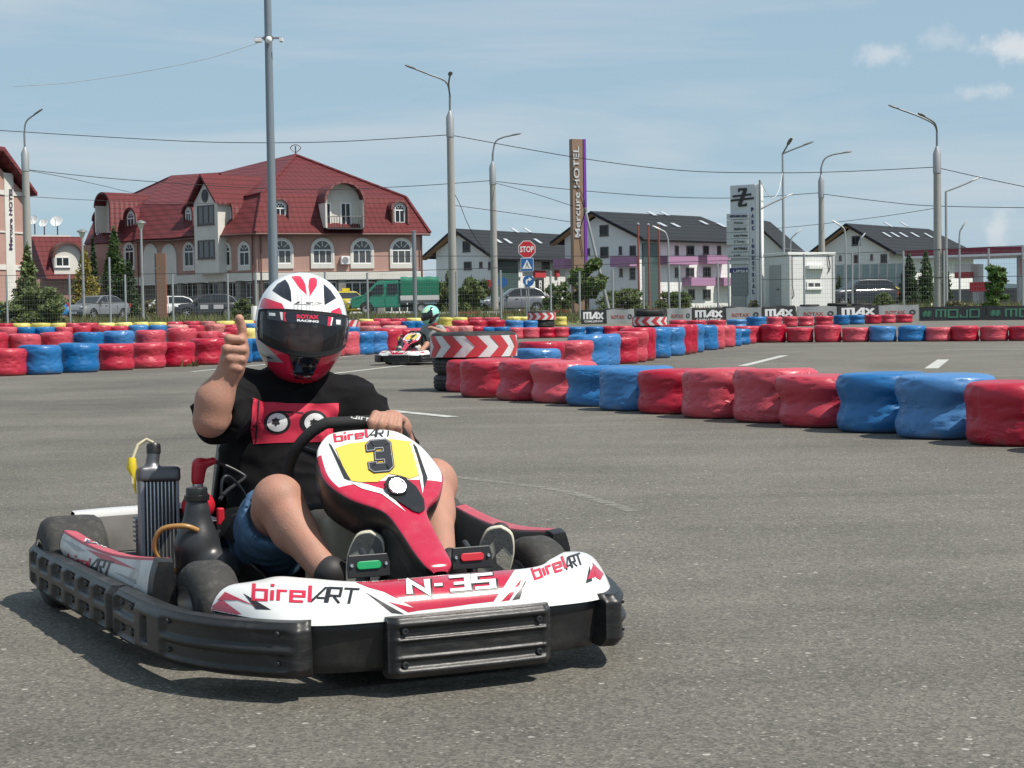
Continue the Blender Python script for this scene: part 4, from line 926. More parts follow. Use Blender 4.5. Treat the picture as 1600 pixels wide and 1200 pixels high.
# --- helmet with its graphics
roll = R(5.5); fz = IU; X0 = hx.copy(); Zr = (IU * math.cos(roll) + X0 * math.sin(roll)).normalized(); Xr = (X0 * math.cos(roll) - IU * math.sin(roll)).normalized(); Yr = Zr.cross(Xr)
HM = Matrix((Xr, Yr, Zr)).transposed().to_4x4(); HM.translation = hd
hel, shl, hb, vis, vb = make_helmet(drv, HM, two_tone=True)
HI = (KM @ HM).inverted(); hc0 = pxcast(hb, HI); vc = pxcast(vb, HI)
cpx = lambda poly: [(390 + a / 6.319, 420 + b_ / 6.316) for a, b_ in poly]
def hd_decal(nm, polys, m, cast, par, off): decal(nm, join2d(*[polyshape(cpx(p), i % 3) for i, p in enumerate(polys)]), cast, m, par, off=off, maxlen=2.2, lay=.0003)
hd_decal('black_graphic', [[(225, 215), (275, 150), (352, 105), (385, 150), (408, 220), (415, 330), (320, 280)], [(730, 150), (800, 215), (852, 292), (740, 360), (732, 250)]], HB, hc0, hel, .0008)
hd_decal('red_graphic', [[(412, 78), (470, 70), (505, 78), (535, 120), (552, 160), (567, 262), (490, 190)], [(585, 112), (600, 92), (640, 88), (666, 105), (664, 170), (597, 272), (580, 180)], [(100, 372), (125, 300), (155, 288), (320, 345), (352, 408), (200, 402), (110, 388)], [(798, 446), (806, 415), (888, 380), (905, 415), (918, 470), (860, 462)],
         [(112, 705), (200, 745), (300, 790), (372, 822), (400, 900), (442, 1085), (360, 1060), (290, 1010), (220, 985), (150, 915), (335, 925), (240, 830)], [(712, 850), (800, 815), (890, 790), (888, 835), (800, 895), (735, 968), (800, 975), (770, 1010), (700, 1070), (600, 1090)], [(442, 1085), (600, 1090), (690, 1075), (640, 1105), (540, 1117), (440, 1108), (370, 1070)]], HR, hc0, hel, .0008)
hd_decal('silver_graphic', [[(72, 690), (112, 705), (240, 832), (335, 925), (170, 912), (105, 850), (80, 780)]], HG, hc0, hel, .0012)
hd_decal('black_graphic', [[(90, 815), (150, 850), (245, 885), (140, 880)], [(378, 832), (450, 848), (560, 872), (712, 852), (690, 900), (655, 965), (605, 1085), (530, 1088), (448, 1080), (425, 960), (400, 880)]], HB, hc0, hel, .0016)
ls = [[(x, 240 + abs(x - 575) * .2), (x + 3.5, 240 + abs(x - 575) * .2), (x + 5, 425 + (x - 440) * .06), (x, 425 + (x - 440) * .06)] for x in (438, 475, 512, 560, 590, 625, 680, 712)] + [[(436, 349), (712, 359), (712, 363), (436, 353)]]
hd_decal('grey_graphic', ls, GRYINK, hc0, hel, .0012)
T6 = lambda s, x0, y0, x1, y1, h, **k: text_px(s, 390 + x0 / 6.319, 420 + y0 / 6.316, 390 + x1 / 6.319, 420 + y1 / 6.316, h / 6.316, False, **k)
decal('lettering', T6('LS2', 440, 352, 710, 362, 28, bold=.02, shear=.3), hc0, INK, hel, off=.0018, maxlen=3)
# tear-off strip and words on the visor
hd_decal('visor_strip', [[(175, 412), (330, 412), (540, 446), (740, 462), (912, 486), (912, 560), (780, 572), (700, 548), (560, 540), (430, 530), (300, 520), (180, 492)]], HB, vc, hel, .0008)
decal('lettering', T6('ROTAX', 464, 492, 680, 500, 42, bold=.05), vc, HR, hel, off=.0018, maxlen=3)
decal('lettering', T6('RACING', 468, 520, 680, 534, 22, bold=.05), vc, HW, hel, off=.0018, maxlen=3)
hd_decal('red_graphic', [[(330, 430), (362, 432), (350, 470), (366, 522), (338, 512), (334, 470)], [(772, 474), (806, 478), (800, 520), (790, 568), (764, 562)]], HR, vc, hel, .0016)
hd_decal('white_graphic', [[(300, 428), (328, 430), (330, 510), (312, 500)], [(808, 480), (822, 482), (806, 560), (794, 560)], [(195, 434), (258, 440), (258, 468), (195, 462)], [(850, 502), (896, 506), (892, 552), (852, 548)]], HW, vc, hel, .0016)

# ---------------------------------------------------------------- the child in the far kart
K2M = Matrix.Translation(K2LOC) @ Matrix.Rotation(R(-20), 4, 'Z'); K2I = K2M.inverted(); LQ = LPk(K2I)
kid = thing('person', 'child in grey T-shirt and mint green helmet driving the far kart', 'person', K2LOC, R(-20))
IR2 = (K2I.to_3x3() @ CX).normalized()
h2 = LQ(672.5, 492, 1.12); n2_ = h2 + Vector((.03, .05, -.16)); s1 = LQ(688, 513.5, 1.22); s2 = s1 + Vector((-.33, .02, 0)); e1 = LQ(694.5, 519, 1.0); w1 = LQ(673, 511.5, .84); e2 = s2 + Vector((-.03, -.2, -.16)); w2 = Vector((-.12, .80, .55))
b = SDF((-.5, .4, .06), (.6, 1.5, 1.1), .009)
b.cap(n2_ - Vector((0, 0, .08)), h2, .05, k=.03); b.ell(h2, (.072, .09, .11), k=.03); b.ell(h2 + Vector((-.085, -.05, -.02)), (.02, .02, .025), k=.02); b.ell((s1 + s2) / 2 + Vector((0, 0, -.2)), (.15, .1, .22), k=.04)
for a, e, w in ((s1, e1, w1), (s2, e2, w2)):
    b.cap(a, e, .045, .04, k=.03); b.cap(e, w, .04, .028, k=.02)
    for i in range(4): 
        f0 = w + Vector((-.03 + .02 * i, -.02, .012)); hand_curl(b, [w, f0, f0 + Vector((0, -.035, -.015)), f0 + Vector((0, -.02, -.045))], [.014, .011, .011, .009])
    b.cap(w, w + Vector((-.05, -.01, .0)), .013, .011)
for s in (-1, 1): b.cap((s * .09, 1.3, .16), (s * .20, .84, .36), .075, .058, k=.04); b.cap((s * .20, .84, .36), (s * .17, .52, .20), .055, .036, k=.03)
kb, _ = sdf_build('body', b, SKIN, kid)
GTEE = mat('grey cotton', (.30, .31, .30), .85, noise_amt=.15, nscale=12); t = SDF((-.5, .7, .1), (.6, 1.5, .9), .009)
mid = (s1 + s2) / 2; t.ell(mid + Vector((0, 0, -.20)), (.19, .135, .27), k=.04); t.cap(s1, s2, .068, k=.04); t.cap(s1, s1.lerp(e1, .7), .062, k=.03); t.cap(s2, s2.lerp(e2, .6), .062, k=.03)
sdf_build('t_shirt', t, GTEE, kid); q = SDF((-.4, .6, .04), (.4, 1.5, .5), .009); q.cap((-.1, 1.3, .17), (.1, 1.3, .17), .12, k=.03)
for s in (-1, 1): q.cap((s * .09, 1.3, .17), (s * .18, .93, .32), .10, .085, k=.04)
sdf_build('shorts', q, DEN, kid); NB = mat('red neck brace', (.5, .03, .04), .6); MB().lathe([(.05, .0), (.085, .0), (.09, .035), (.065, .05), (.05, .04)], 24, Matrix.Translation(n2_ + Vector((-.01, -.01, -.03))), close=True).build('neck_brace', NB, kid, smooth=60)
for s in (-1, 1):
    sh = SDF((s * .17 - .12, .3, .05), (s * .17 + .12, .65, .42), .008); sh.cap((s * .17, .50, .16), (s * .17, .42, .31), .042, .04, k=.02); sh.cap((s * .17, .52, .2), (s * .17, .50, .15), .045, k=.02); sdf_build('shoe', sh, mat('pale shoe', (.5, .5, .48), .7), kid)
fw2 = (-IR2 * .55 + Vector((0, -.8, -.12))).normalized(); Y2 = -fw2; X2 = Y2.cross(Vector((0, 0, 1))).normalized(); Z2 = X2.cross(Y2)
H2 = Matrix((X2, Y2, Z2)).transposed().to_4x4() @ Matrix.Scale(1.08, 4); H2.translation = h2
MINT = mat('mint lacquer', (.30, .72, .56), .18, coat=.6)
he2, sh2, hb2, vi2, vb2 = make_helmet(kid, H2, shell=MINT, visor=VISK); HI2 = (K2M @ H2).inverted(); c2 = pxcast(hb2, HI2)
k2 = lambda poly: [(570 + a / 10.9, 470 + b_ / 10.9) for a, b_ in poly]
decal('black_graphic', join2d(polyshape(k2([(1000, 235), (1060, 200), (1110, 150), (1120, 105), (1160, 110), (1150, 180), (1140, 245), (1040, 240)])), polyshape(k2([(1140, 245), (1180, 250), (1215, 225), (1262, 210), (1270, 260), (1225, 280), (1200, 330), (1120, 390), (1080, 385)]), 1)), c2, HB, he2, off=.002, maxlen=1.2)
decal('white_graphic', polyshape(k2([(985, 210), (1010, 165), (1060, 125), (1090, 130), (1050, 190), (1000, 215)])), c2, mat('lime lacquer', (.62, .78, .45), .2), he2, off=.002, maxlen=1.2)
# ================================================================ TYRE BARRIERS
def film_mat(name, col, pale):
    m = bpy.data.materials.new(name); m.use_nodes = True; t = m.node_tree; b = t.nodes['Principled BSDF']; l = t.links.new
    co = nd(t, 'ShaderNodeTexCoord'); oi = nd(t, 'ShaderNodeObjectInfo')
    off = nd(t, 'ShaderNodeVectorMath', operation='SCALE'); sock(off, 'Scale', 40.0); cb = nd(t, 'ShaderNodeCombineXYZ'); l(oi.outputs['Random'], cb.inputs[0]); l(oi.outputs['Random'], cb.inputs[2]); l(cb.outputs[0], off.inputs[0])
    ad = nd(t, 'ShaderNodeVectorMath', operation='ADD'); l(co.outputs['Object'], ad.inputs[0]); l(off.outputs[0], ad.inputs[1])
    mp = nd(t, 'ShaderNodeMapping'); sock(mp, 'Scale', (1.0, 1.0, 1.9)); sock(mp, 'Rotation', (.5, .3, 0)); l(ad.outputs[0], mp.inputs['Vector'])
    n_ = nd(t, 'ShaderNodeTexNoise'); sock(n_, 'Scale', 2.6); sock(n_, 'Detail', 2.0); l(ad.outputs[0], n_.inputs['Vector'])
    w = nd(t, 'ShaderNodeTexNoise'); sock(w, 'Scale', 4.4); sock(w, 'Detail', 1.5); sock(w, 'Roughness', .5); sock(w, 'Distortion', 1.1); l(mp.outputs[0], w.inputs['Vector'])
    w1 = nd(t, 'ShaderNodeMath', operation='SUBTRACT'); w1.inputs[1].default_value = .5; l(w.outputs['Fac'], w1.inputs[0]); w2 = nd(t, 'ShaderNodeMath', operation='ABSOLUTE'); l(w1.outputs[0], w2.inputs[0])
    w3 = nd(t, 'ShaderNodeMapRange', interpolation_type='SMOOTHSTEP'); sock(w3, 'From Max', .055); sock(w3, 'To Min', 1.0); sock(w3, 'To Max', 0.0); l(w2.outputs[0], w3.inputs['Value'])
    v2 = nd(t, 'ShaderNodeTexNoise'); sock(v2, 'Scale', 11.0); sock(v2, 'Detail', 3.0); sock(v2, 'Distortion', 1.5); l(mp.outputs[0], v2.inputs['Vector'])
    w4 = nd(t, 'ShaderNodeMath', operation='MULTIPLY_ADD'); l(v2.outputs['Fac'], w4.inputs[0]); w4.inputs[1].default_value = .35
    mk = nd(t, 'ShaderNodeMapRange', interpolation_type='SMOOTHSTEP'); sock(mk, 'From Min', .52); sock(mk, 'From Max', .66); l(n_.outputs['Fac'], mk.inputs['Value']); w5 = nd(t, 'ShaderNodeMath', operation='MULTIPLY'); l(w3.outputs[0], w5.inputs[0]); l(mk.outputs[0], w5.inputs[1]); l(w5.outputs[0], w4.inputs[2])
    n = nd(t, 'ShaderNodeTexNoise'); sock(n, 'Scale', 3.0); sock(n, 'Detail', 6.0); sock(n, 'Roughness', .65); l(ad.outputs[0], n.inputs['Vector'])
    # sun-bleached and dusty patches, one shade per stack
    fr = nd(t, 'ShaderNodeMapRange'); sock(fr, 'From Min', .45); sock(fr, 'From Max', .8); sock(fr, 'To Max', .22); l(n.outputs['Fac'], fr.inputs['Value'])
    mx = nd(t, 'ShaderNodeMix', data_type='RGBA'); l(fr.outputs[0], mx.inputs['Factor']); mx.inputs[6].default_value = (*col, 1); mx.inputs[7].default_value = (*pale, 1)
    mr = nd(t, 'ShaderNodeMapRange'); sock(mr, 'To Min', .82); sock(mr, 'To Max', 1.15); l(oi.outputs['Random'], mr.inputs['Value'])
    sr = nd(t, 'ShaderNodeMapRange'); sock(sr, 'To Min', 1.05); sock(sr, 'To Max', .88); l(oi.outputs['Random'], sr.inputs['Value'])
    hs = nd(t, 'ShaderNodeHueSaturation'); l(mx.outputs[2], hs.inputs['Color']); l(mr.outputs[0], hs.inputs['Value']); l(sr.outputs[0], hs.inputs['Saturation'])
    # road dirt splashed on the lowest part
    sx = nd(t, 'ShaderNodeSeparateXYZ'); l(co.outputs['Object'], sx.inputs[0]); dz = nd(t, 'ShaderNodeMath', operation='MULTIPLY_ADD'); l(n.outputs['Fac'], dz.inputs[0]); dz.inputs[1].default_value = -.25; l(sx.outputs[2], dz.inputs[2])
    dr = nd(t, 'ShaderNodeMapRange'); sock(dr, 'From Min', -.07); sock(dr, 'From Max', -.15); sock(dr, 'To Max', .75); l(dz.outputs[0], dr.inputs['Value'])
    md = nd(t, 'ShaderNodeMix', data_type='RGBA'); l(dr.outputs[0], md.inputs['Factor']); l(hs.outputs[0], md.inputs[6]); md.inputs[7].default_value = (.11, .09, .075, 1)
    l(md.outputs[2], b.inputs['Base Color'])
    rg = nd(t, 'ShaderNodeMapRange'); sock(rg, 'To Min', .30); sock(rg, 'To Max', .62); l(n.outputs['Fac'], rg.inputs['Value']); l(rg.outputs[0], b.inputs['Roughness'])
    sock(b, 'Coat Weight', .10); sock(b, 'Coat Roughness', .12)
    bp = nd(t, 'ShaderNodeBump'); sock(bp, 'Strength', .34); sock(bp, 'Distance', .022); l(w4.outputs[0], bp.inputs['Height']); l(bp.outputs[0], b.inputs['Normal']); return m
FILM = {'red': film_mat('red stretch film', (.46, .015, .042), (.53, .07, .105)), 'blue': film_mat('blue stretch film', (.005, .135, .37), (.02, .22, .47)),
        'yellow': film_mat('yellow stretch film', (.66, .56, .13), (.66, .60, .30)), 'faded red': film_mat('faded red stretch film', (.52, .16, .15), (.60, .36, .30))}
TYB = mat('barrier tyre rubber', (.018, .018, .019), .7, noise_amt=.3, nscale=7, dirt=(.09, .085, .075, .7), dscale=5, bump=.3, bscale=40)
def stack_mesh(seed, waist, film):
    rg = random.Random(seed); pr = spline([(.24, .0), (.310, .006), (.336, .04), (.344, .10), (.340 - waist * .5, .16), (.340 - waist, .215), (.340 - waist * .4, .275), (.346, .335), (.340, .385), (.322, .418), (.290, .432), (.24, .437), (.14, .432), (.03, .428)], 44)
    lean = Vector((rg.uniform(-.03, .03), rg.uniform(-.03, .03))); tilt = Vector((rg.uniform(-.03, .03), rg.uniform(-.03, .03))); off = Vector((seed * 7.3, seed * 3.1, 0)); n = 60
    vs, fs = [], []
    for i in range(n):
        a = 2 * pi * i / n; ca, sa = math.cos(a), math.sin(a)
        for r, z in pr:
            p = Vector((ca * r, sa * r, z)); k = noise.noise(p * 4.5 + off); fold = abs(noise.noise(Vector((ca * 1.6, sa * 1.6, z * 3.2)) * 2.2 + off)); side = sm(.12, .3, r)
            rr = r * (1 + .022 * k * side) - .018 * max(0, .10 - fold) / .10 * side * sm(.02, .1, z)
            zz = z + (.010 * noise.noise(p * 3 + off * 2) + tilt.x * p.x + tilt.y * p.y) * sm(.3, .42, z)
            vs.append((ca * rr + lean.x * z / .43, sa * rr + lean.y * z / .43, max(zz, 0.0)))
    m = len(pr)
    for i in range(n):
        i2 = (i + 1) % n
        for j in range(m - 1): fs.append((i * m + j, i2 * m + j, i2 * m + j + 1, i * m + j + 1))
    fs.append(tuple(i * m + m - 1 for i in range(n)))
    me = bpy.data.meshes.new('tyre_stack'); me.from_pydata(vs, [], fs); me.materials.append(film); me.polygons.foreach_set('use_smooth', [True] * len(fs)); me.update(); return me
SMESH = {}
for c in FILM:
    SMESH[c] = [stack_mesh(k * 3 + len(c), wv, FILM[c]) for k, wv in enumerate((.004, .013, .022, .008, .028))]
ORD = ['first', 'second', 'third', 'fourth', 'fifth', 'sixth', 'seventh', 'eighth', 'ninth', 'tenth', 'eleventh', 'twelfth', 'thirteenth', 'fourteenth', 'fifteenth', 'sixteenth', 'seventeenth', 'eighteenth', 'nineteenth', 'twentieth', 'twenty-first', 'twenty-second', 'twenty-third', 'twenty-fourth', 'twenty-fifth', 'twenty-sixth', 'twenty-seventh', 'twenty-eighth']
SRND = random.Random(11)
def hor(px): return HOR - ROLL * (px - 800)
def put_stack(color, x, y, r, ztop, label, group='film-wrapped tyre stacks lining the track'):
    z = gz(y); H = min(.85, max(.34, ztop - z)); me = SRND.choice(SMESH[color])
    o = bpy.data.objects.new('tyre_stack', me); COL.objects.link(o); o.location = (x, y, z); o.scale = (r / .34, r / .34, H / .435); o.rotation_euler.z = SRND.uniform(0, 6.28)
    tag(o, label, 'tyre stack', group); return o
KEY = {'r': 'red', 'b': 'blue', 'y': 'yellow', 'p': 'faded red'}
def row(rowname, items, r=None, Y=None, yb=None, edge='span', from_='left', tail=''):
    """items: (left px, right px or None, colour, top px); depth from a fixed Y, a Y(x) or the base line yb(x)"""
    for i, it in enumerate(items):
        xl, xr, ck, top = it[:4]; color = KEY[ck]
        lab = '%s wrapped stack, %s from %s in the %s' % (color, ORD[i], from_, rowname)
        if yb is not None:
            ref = xl if edge != 'right' else xr; g = G(ref, yb(ref)); rr = r or .34; dpx = rr * F_PX / (g.y + rr)
            xc = (xl + dpx) if edge == 'left' else (xr - dpx) if edge == 'right' else (xl + xr) / 2
            g = G(xc, yb(ref)); d = Vector((g.x, g.y)).normalized(); c = Vector((g.x, g.y)) + d * rr; yf = g.y
        else:
            yy = Y(.5 * (xl + xr)) if callable(Y) else Y; xc = .5 * (xl + xr); rr = r or min(.42, max(.29, (xr - xl) * yy / F_PX / 2 * 1.02)); q = GX(xc, yy + rr); c = Vector((q.x, q.y)); yf = yy
        put_stack(color, c.x, c.y, rr, CAM_Z - (top - hor(xc)) * yf / F_PX, lab)
lin = lambda x0, y0, x1, y1: (lambda x: y0 + (y1 - y0) * (x - x0) / (x1 - x0))
def piece(tab): return lambda x: float(np.interp(x, [a for a, _ in tab], [b_ for _, b_ in tab]))
A = [(697, 'r', 563), (720, 'r', 562), (775, 'r', 563), (832, 'r', 566), (885, 'b', 573), (935, 'b', 575), (997, 'r', 579), (1065, 'r', 578), (1147, 'r', 578), (1220, 'r', 588), (1310, 'b', 585), (1402, 'b', 588), (1512, 'r', 600), (1640, 'r', 606)]
row('near right row', [(a, None, c, t) for a, c, t in A], r=.345, edge='left', yb=piece([(690, 611), (720, 622), (775, 627), (832, 631), (885, 636), (935, 643), (997, 648), (1065, 655), (1147, 662), (1220, 669.5), (1310, 678), (1402, 688), (1512, 699), (1640, 712)]))
B = [(877, 'b', 545), (884, 'r', 534), (926, 'r', 533), (953, 'b', 523), (969, 'b', 523), (998, 'r', 527), (1012, 'r', 518), (1025, 'r', 512.5), (1049, 'b', 512), (1071, 'b', 511.5), (1081, 'r', 507.5), (1090.5, 'r', 507.5), (1101, 'b', 507), (1123, 'b', 508), (1133, 'r', 509), (1149, 'r', 508.5), (1159, 'b', 514), (1172.5, 'b', 514), (1182, 'r', 510), (1191, 'r', 510)]
row('receding row behind the near row', [(None, a, c, t) for a, c, t in B], r=.34, edge='right', yb=lin(998, 569, 1190, 536), from_='near end')
C = [(1186, 1229, 'r', 507), (1229, 1272, 'r', 512), (1272, 1316, 'r', 508), (1316, 1358, 'r', 512), (1358.5, 1401, 'b', 509.5), (1402, 1447, 'b', 509), (1447, 1486, 'r', 511.5), (1486, 1530, 'r', 509), (1531, 1576, 'r', 509), (1577, 1620, 'r', 509.5), (1622, 1664, 'r', 510)]
row('right row facing the straight', C, r=.36, yb=lin(1186, 535.6, 1620, 532.5))
Dr = [(1045, 1072, 'r', 500), (1073, 1103, 'r', 500.5), (1104, 1134, 'r', 500), (1135, 1166, 'b', 499), (1166, 1197, 'b', 495), (1198, 1222, 'r', 495), (1223, 1245, 'r', 494.5), (1246, 1271, 'r', 494.5), (1272, 1301, 'r', 494), (1302, 1326, 'b', 492.5), (1327, 1350, 'b', 492), (1351, 1376, 'r', 492), (1377, 1398, 'r', 491.5), (1399, 1425, 'r', 491.5)]
row('row in front of the banners', Dr, Y=piece([(1045, 64), (1425, 73)]))
E_ = [(-22, 37, 'r', 545), (37, 93, 'b', 540), (93, 153, 'b', 537), (153, 205, 'r', 538), (205, 252, 'r', 536), (252, 300, 'r', 535), (300, 346, 'r', 529), (346, 388, 'b', 530), (388, 428, 'b', 529), (428, 466, 'r', 526), (466, 500, 'r', 524), (500, 528, 'r', 522), (528, 549.5, 'r', 519), (549.5, 572, 'b', 519), (572, 595, 'b', 518), (595, 619, 'r', 513.5), (619, 643, 'r', 514), (643, 668, 'r', 513), (668, 695, 'r', 513)]
row('front left row', E_, r=.36, yb=piece([(0, 588), (345, 568), (560, 554), (700, 545)]))
Fr = [(-38, 10, 'r', 519), (12, 62, 'r', 522), (62, 112, 'r', 519), (113, 160, 'b', 519.5), (160, 209, 'b', 517), (210, 257, 'r', 516), (258, 305, 'r', 513), (306, 341, 'r', 518), (341, 352, 'r', 519), (350, 384, 'r', 512), (380, 403, 'y', 513), (404, 436, 'p', 511), (437, 468, 'r', 511), (470, 500, 'r', 511), (500, 530, 'p', 510), (531, 560, 'b', 511), (561, 596, 'p', 509.5), (597, 636, 'p', 509)]
row('second left row', Fr, Y=piece([(0, 41), (384, 46), (640, 52)]))
Gr = [(-5, 25, 'r', 511), (25, 54, 'b', 511), (55, 85, 'b', 511), (85, 113, 'r', 511), (113, 142, 'r', 509), (142, 172, 'r', 509), (172, 200, 'r', 509.5), (200, 231, 'b', 508), (232, 260, 'b', 508), (261, 294, 'p', 507.5), (294, 318, 'r', 508), (320, 352, 'p', 506), (352, 380, 'r', 507), (381, 408, 'b', 505.5), (540, 561, 'p', 503), (561, 592, 'r', 502), (592, 625, 'r', 502), (626, 648, 'b', 502), (648, 661, 'b', 502), (707, 733, 'r', 500.5), (733, 760, 'r', 500.5), (760, 788, 'r', 500), (789, 818, 'b', 500.5), (818, 839, 'b', 501)]
row('third left row', Gr, Y=piece([(0, 60), (410, 64), (840, 69)]))
Hr = [(-6, 20, 'r', 505.5), (20, 48, 'y', 505), (48, 79, 'y', 505), (79, 104, 'y', 505), (104, 123, 'r', 505), (123, 152, 'r', 504.5), (152, 178, 'y', 504.5), (180, 207, 'y', 504), (208, 232, 'y', 503.5), (232, 260, 'y', 503.5), (261, 286, 'r', 503), (286, 312, 'r', 502), (312, 336, 'p', 502), (337, 366, 'y', 501.5), (368, 396, 'y', 501), (560, 583, 'y', 498.5), (583, 611, 'r', 497.7), (611, 634, 'r', 497.7), (634, 660, 'y', 497), (686, 707, 'y', 496), (707, 730, 'y', 496), (730, 754, 'r', 496), (754, 780, 'r', 496), (791, 814, 'y', 495), (814, 826, 'y', 495), (868, 883, 'y', 495)]
row('rear row with yellow stacks', Hr, Y=piece([(0, 71), (400, 73), (880, 77)]))
Jr = [(690, 716, 'p', 509.5), (716, 737, 'p', 509.5), (738, 752, 'r', 510), (747, 770, 'b', 511), (771, 795, 'b', 511), (794, 813, 'r', 512), (813, 843, 'r', 512), (843, 865, 'r', 512.5), (865, 886, 'r', 512.5), (886, 914, 'b', 513.6), (914, 942, 'b', 513.6), (942, 962, 'r', 512), (962, 985, 'r', 512)]
row('middle row beyond the chevron tyre', Jr, Y=piece([(690, 56), (985, 58)]))

# ---------------------------------------------------------------- chevron marker stacks
CHR = mat('reflective red', (.50, .035, .045), .45, dirt=(.25, .1, .1, .4), dscale=8); CHW = mat('reflective white', (.62, .62, .62), .5, dirt=(.35, .34, .32, .5), dscale=8)
def ringtyre(par, r, z0, z1, seg=56):
    h = z1 - z0; c = min(.06, h * .35); zc = lambda t: z0 + h * t; g = .012
    pr = [(r * .55, zc(.12)), (r * .62, zc(.02)), (r - c, z0), (r - c * .3, z0 + c * .35), (r, z0 + c), (r, zc(.35)), (r - g, zc(.37)), (r - g, zc(.41)), (r, zc(.43)), (r, zc(.57)), (r - g, zc(.59)), (r - g, zc(.63)), (r, zc(.65)), (r, z1 - c), (r - c * .3, z1 - c * .35), (r - c, z1), (r * .62, zc(.98)), (r * .55, zc(.88))]
    return MB().lathe(pr, seg, close=True).build('tyre', TYB, par, smooth=40)
def chevron_stack(x, y, r, tyres, band, dirn, face, label, n=11):
    t = thing('chevron_tyre_stack', label, 'chevron stack', (x, y, gz(y)), 0, 'chevron marker stacks')
    for z0, z1, rr in tyres: ringtyre(t, rr, z0, z1)
    zb, zt, rb = band; m = MB(); m.grid(lambda u, w: Vector((rb * math.cos(2 * pi * u), rb * math.sin(2 * pi * u), zb + (zt - zb) * w)), 64, 2, cu=True); m.build('marker_band', CHW, t, smooth=60)
    st = 2 * pi / n; H = zt - zb; k = st * .5; tp = st * .42; shp = []
    for i in range(n):
        a = i * st + face; s = dirn
        shp.append(polyshape([(a - s * tp, 0), (a - s * tp + k, 0), (a + k, H / 2), (a - s * tp + k, H), (a - s * tp, H), (a, H / 2)]))
    def cc(a, z): v = Vector((math.cos(a), math.sin(a), 0)); return Vector((v.x * rb, v.y * rb, zb + z)), v
    decal('chevron', join2d(*shp), cc, CHR, t, off=.006, maxlen=.12); return t
q = P(741, 600, 21.1); chevron_stack(q.x, 21.1, .52, [(0, .20, .49), (.20, .40, .49), (.40, .70, .515)], (.405, .655, .522), 1, .2, 'large black tyre stack with red and white chevron band at the near row end')
q = GX(846, 75.5); chevron_stack(q.x, 75.5, .6, [(0, .28, .56), (.28, .70, .6)], (.32, .62, .605), 1, .1, 'distant chevron banded tyre stack below the stop sign')
q = GX(1015, 61); chevron_stack(q.x, 61, .6, [(0, .30, .55), (.26, .62, .60), (.62, .84, .50)], (.30, .58, .605), -1, .15, 'chevron banded tyre stack tilted in front of the black banner')
q = GX(530, 54); chevron_stack(q.x, 54, .58, [(0, .34, .56), (.34, .76, .58)], (.38, .72, .585), -1, .1, 'chevron banded tyre stack showing beside the red and white helmet')

# ---------------------------------------------------------------- banners on the far wall
BBK = mat('black banner', (.022, .022, .024), .55, noise_amt=.2, nscale=3, bump=.3, bscale=6); BGR = mat('grey banner', (.25, .26, .265), .55, noise_amt=.2, nscale=3, bump=.3, bscale=6, dirt=(.2, .19, .17, .5), dscale=3)
BTX = mat('banner white', (.62, .62, .62), .6); BGT = mat('banner green', (.05, .17, .10), .6); BOR = mat('banner red brown', (.25, .06, .05), .6)
def banner(x0, x1, Y0, Y1, h, m, label, marks):
    a, b_ = GX(x0, Y0), GX(x1, Y1); d = (b_ - a); Ln = math.hypot(d.x, d.y); t = thing('trackside_banner', label, 'banner', a, math.atan2(d.y, d.x), 'banners on the far barrier')
    mb = MB(); mb.grid(lambda u, w: Vector((Ln * u, .03 * math.sin(u * 7 + x0) + .10 * w, h * w + .025 * math.sin(u * 9 + x0) * w)), 14, 6)
    mb.add([(0, .25, 0), (Ln, .25, 0), (Ln, .25, h), (0, .25, h)], [(0, 1, 2, 3)]); bv = mb.bvh(); o = mb.build('sheet', m, t, smooth=60)
    for s, u0, u1, z, hh, mm, sf, kw in marks:
        V, Fc, w_ = stext(s, **kw) if sf else ftext(s, **kw); sc = (u1 - u0) * Ln / w_
        c = planecast((0, -.2, 0), (1, 0, 0), (0, 0, 1), bv, .1); decal('lettering', (place2d(V, (u0 * Ln, z * h), (sc, 0), (0, hh * h)), Fc), c, mm, t, off=.012, maxlen=.25, lay=.004)
    return t
MAXM = [('MAX', .12, .88, .34, .46, BTX, True, dict(w=.26, gap=.22)), ('CHALLENGE', .12, .86, .12, .14, BTX, False, dict(bold=.03))]
ROTM = [('ROTAX', .16, .66, .34, .26, BOR, False, dict(bold=.03)), ('O', .76, .92, .30, .36, BBK, False, dict(bold=.06))]
for i, (x0, x1, k) in enumerate(((908, 947, 'm'), (948, 991, 'r'), (992, 1042, 'm'), (1043, 1081, 'r'), (1082, 1134, 'm'), (1135, 1190, 'r'), (1191, 1244, 'm'), (1246, 1308, 'r'), (1310, 1373, 'm'), (1374, 1436, 'r'))):
    banner(x0, x1, 80.5, 80.5, .64, BBK if k == 'm' else BGR, '%s lettered banner, %s along the far wall from its left end' % ('black and white' if k == 'm' else 'pale grey', ORD[i]), MAXM if k == 'm' else ROTM)
CLV = [('MOJO', .26, .90, .24, .52, BGT, True, dict(w=.18, gap=.3)), ('#', .05, .19, .28, .44, BGT, True, dict(w=.2))]
banner(1436, 1540, 76, 75, .60, BBK, 'black banner with dull green lettering sagging at the right end', CLV)
banner(1541, 1660, 75, 74, .60, BBK, 'black banner with green lettering at the far right edge', CLV)
for i, (px, dz) in enumerate(((1227, .0), (1265, .03), (1308, .08), (1346, .04), (1145, .0), (960, .0))):
    q = GX(px, 81.6); t = thing('tyre_stack', 'bare black tyres peeking over the banners, %s from the left' % ORD[[2, 3, 4, 5, 1, 0][i]], 'tyre stack', q, 0, 'bare tyre stacks behind the banners')
    for k in range(4): ringtyre(t, .46, k * .17 + dz * k / 3, k * .17 + .165 + dz * k / 3, 32)
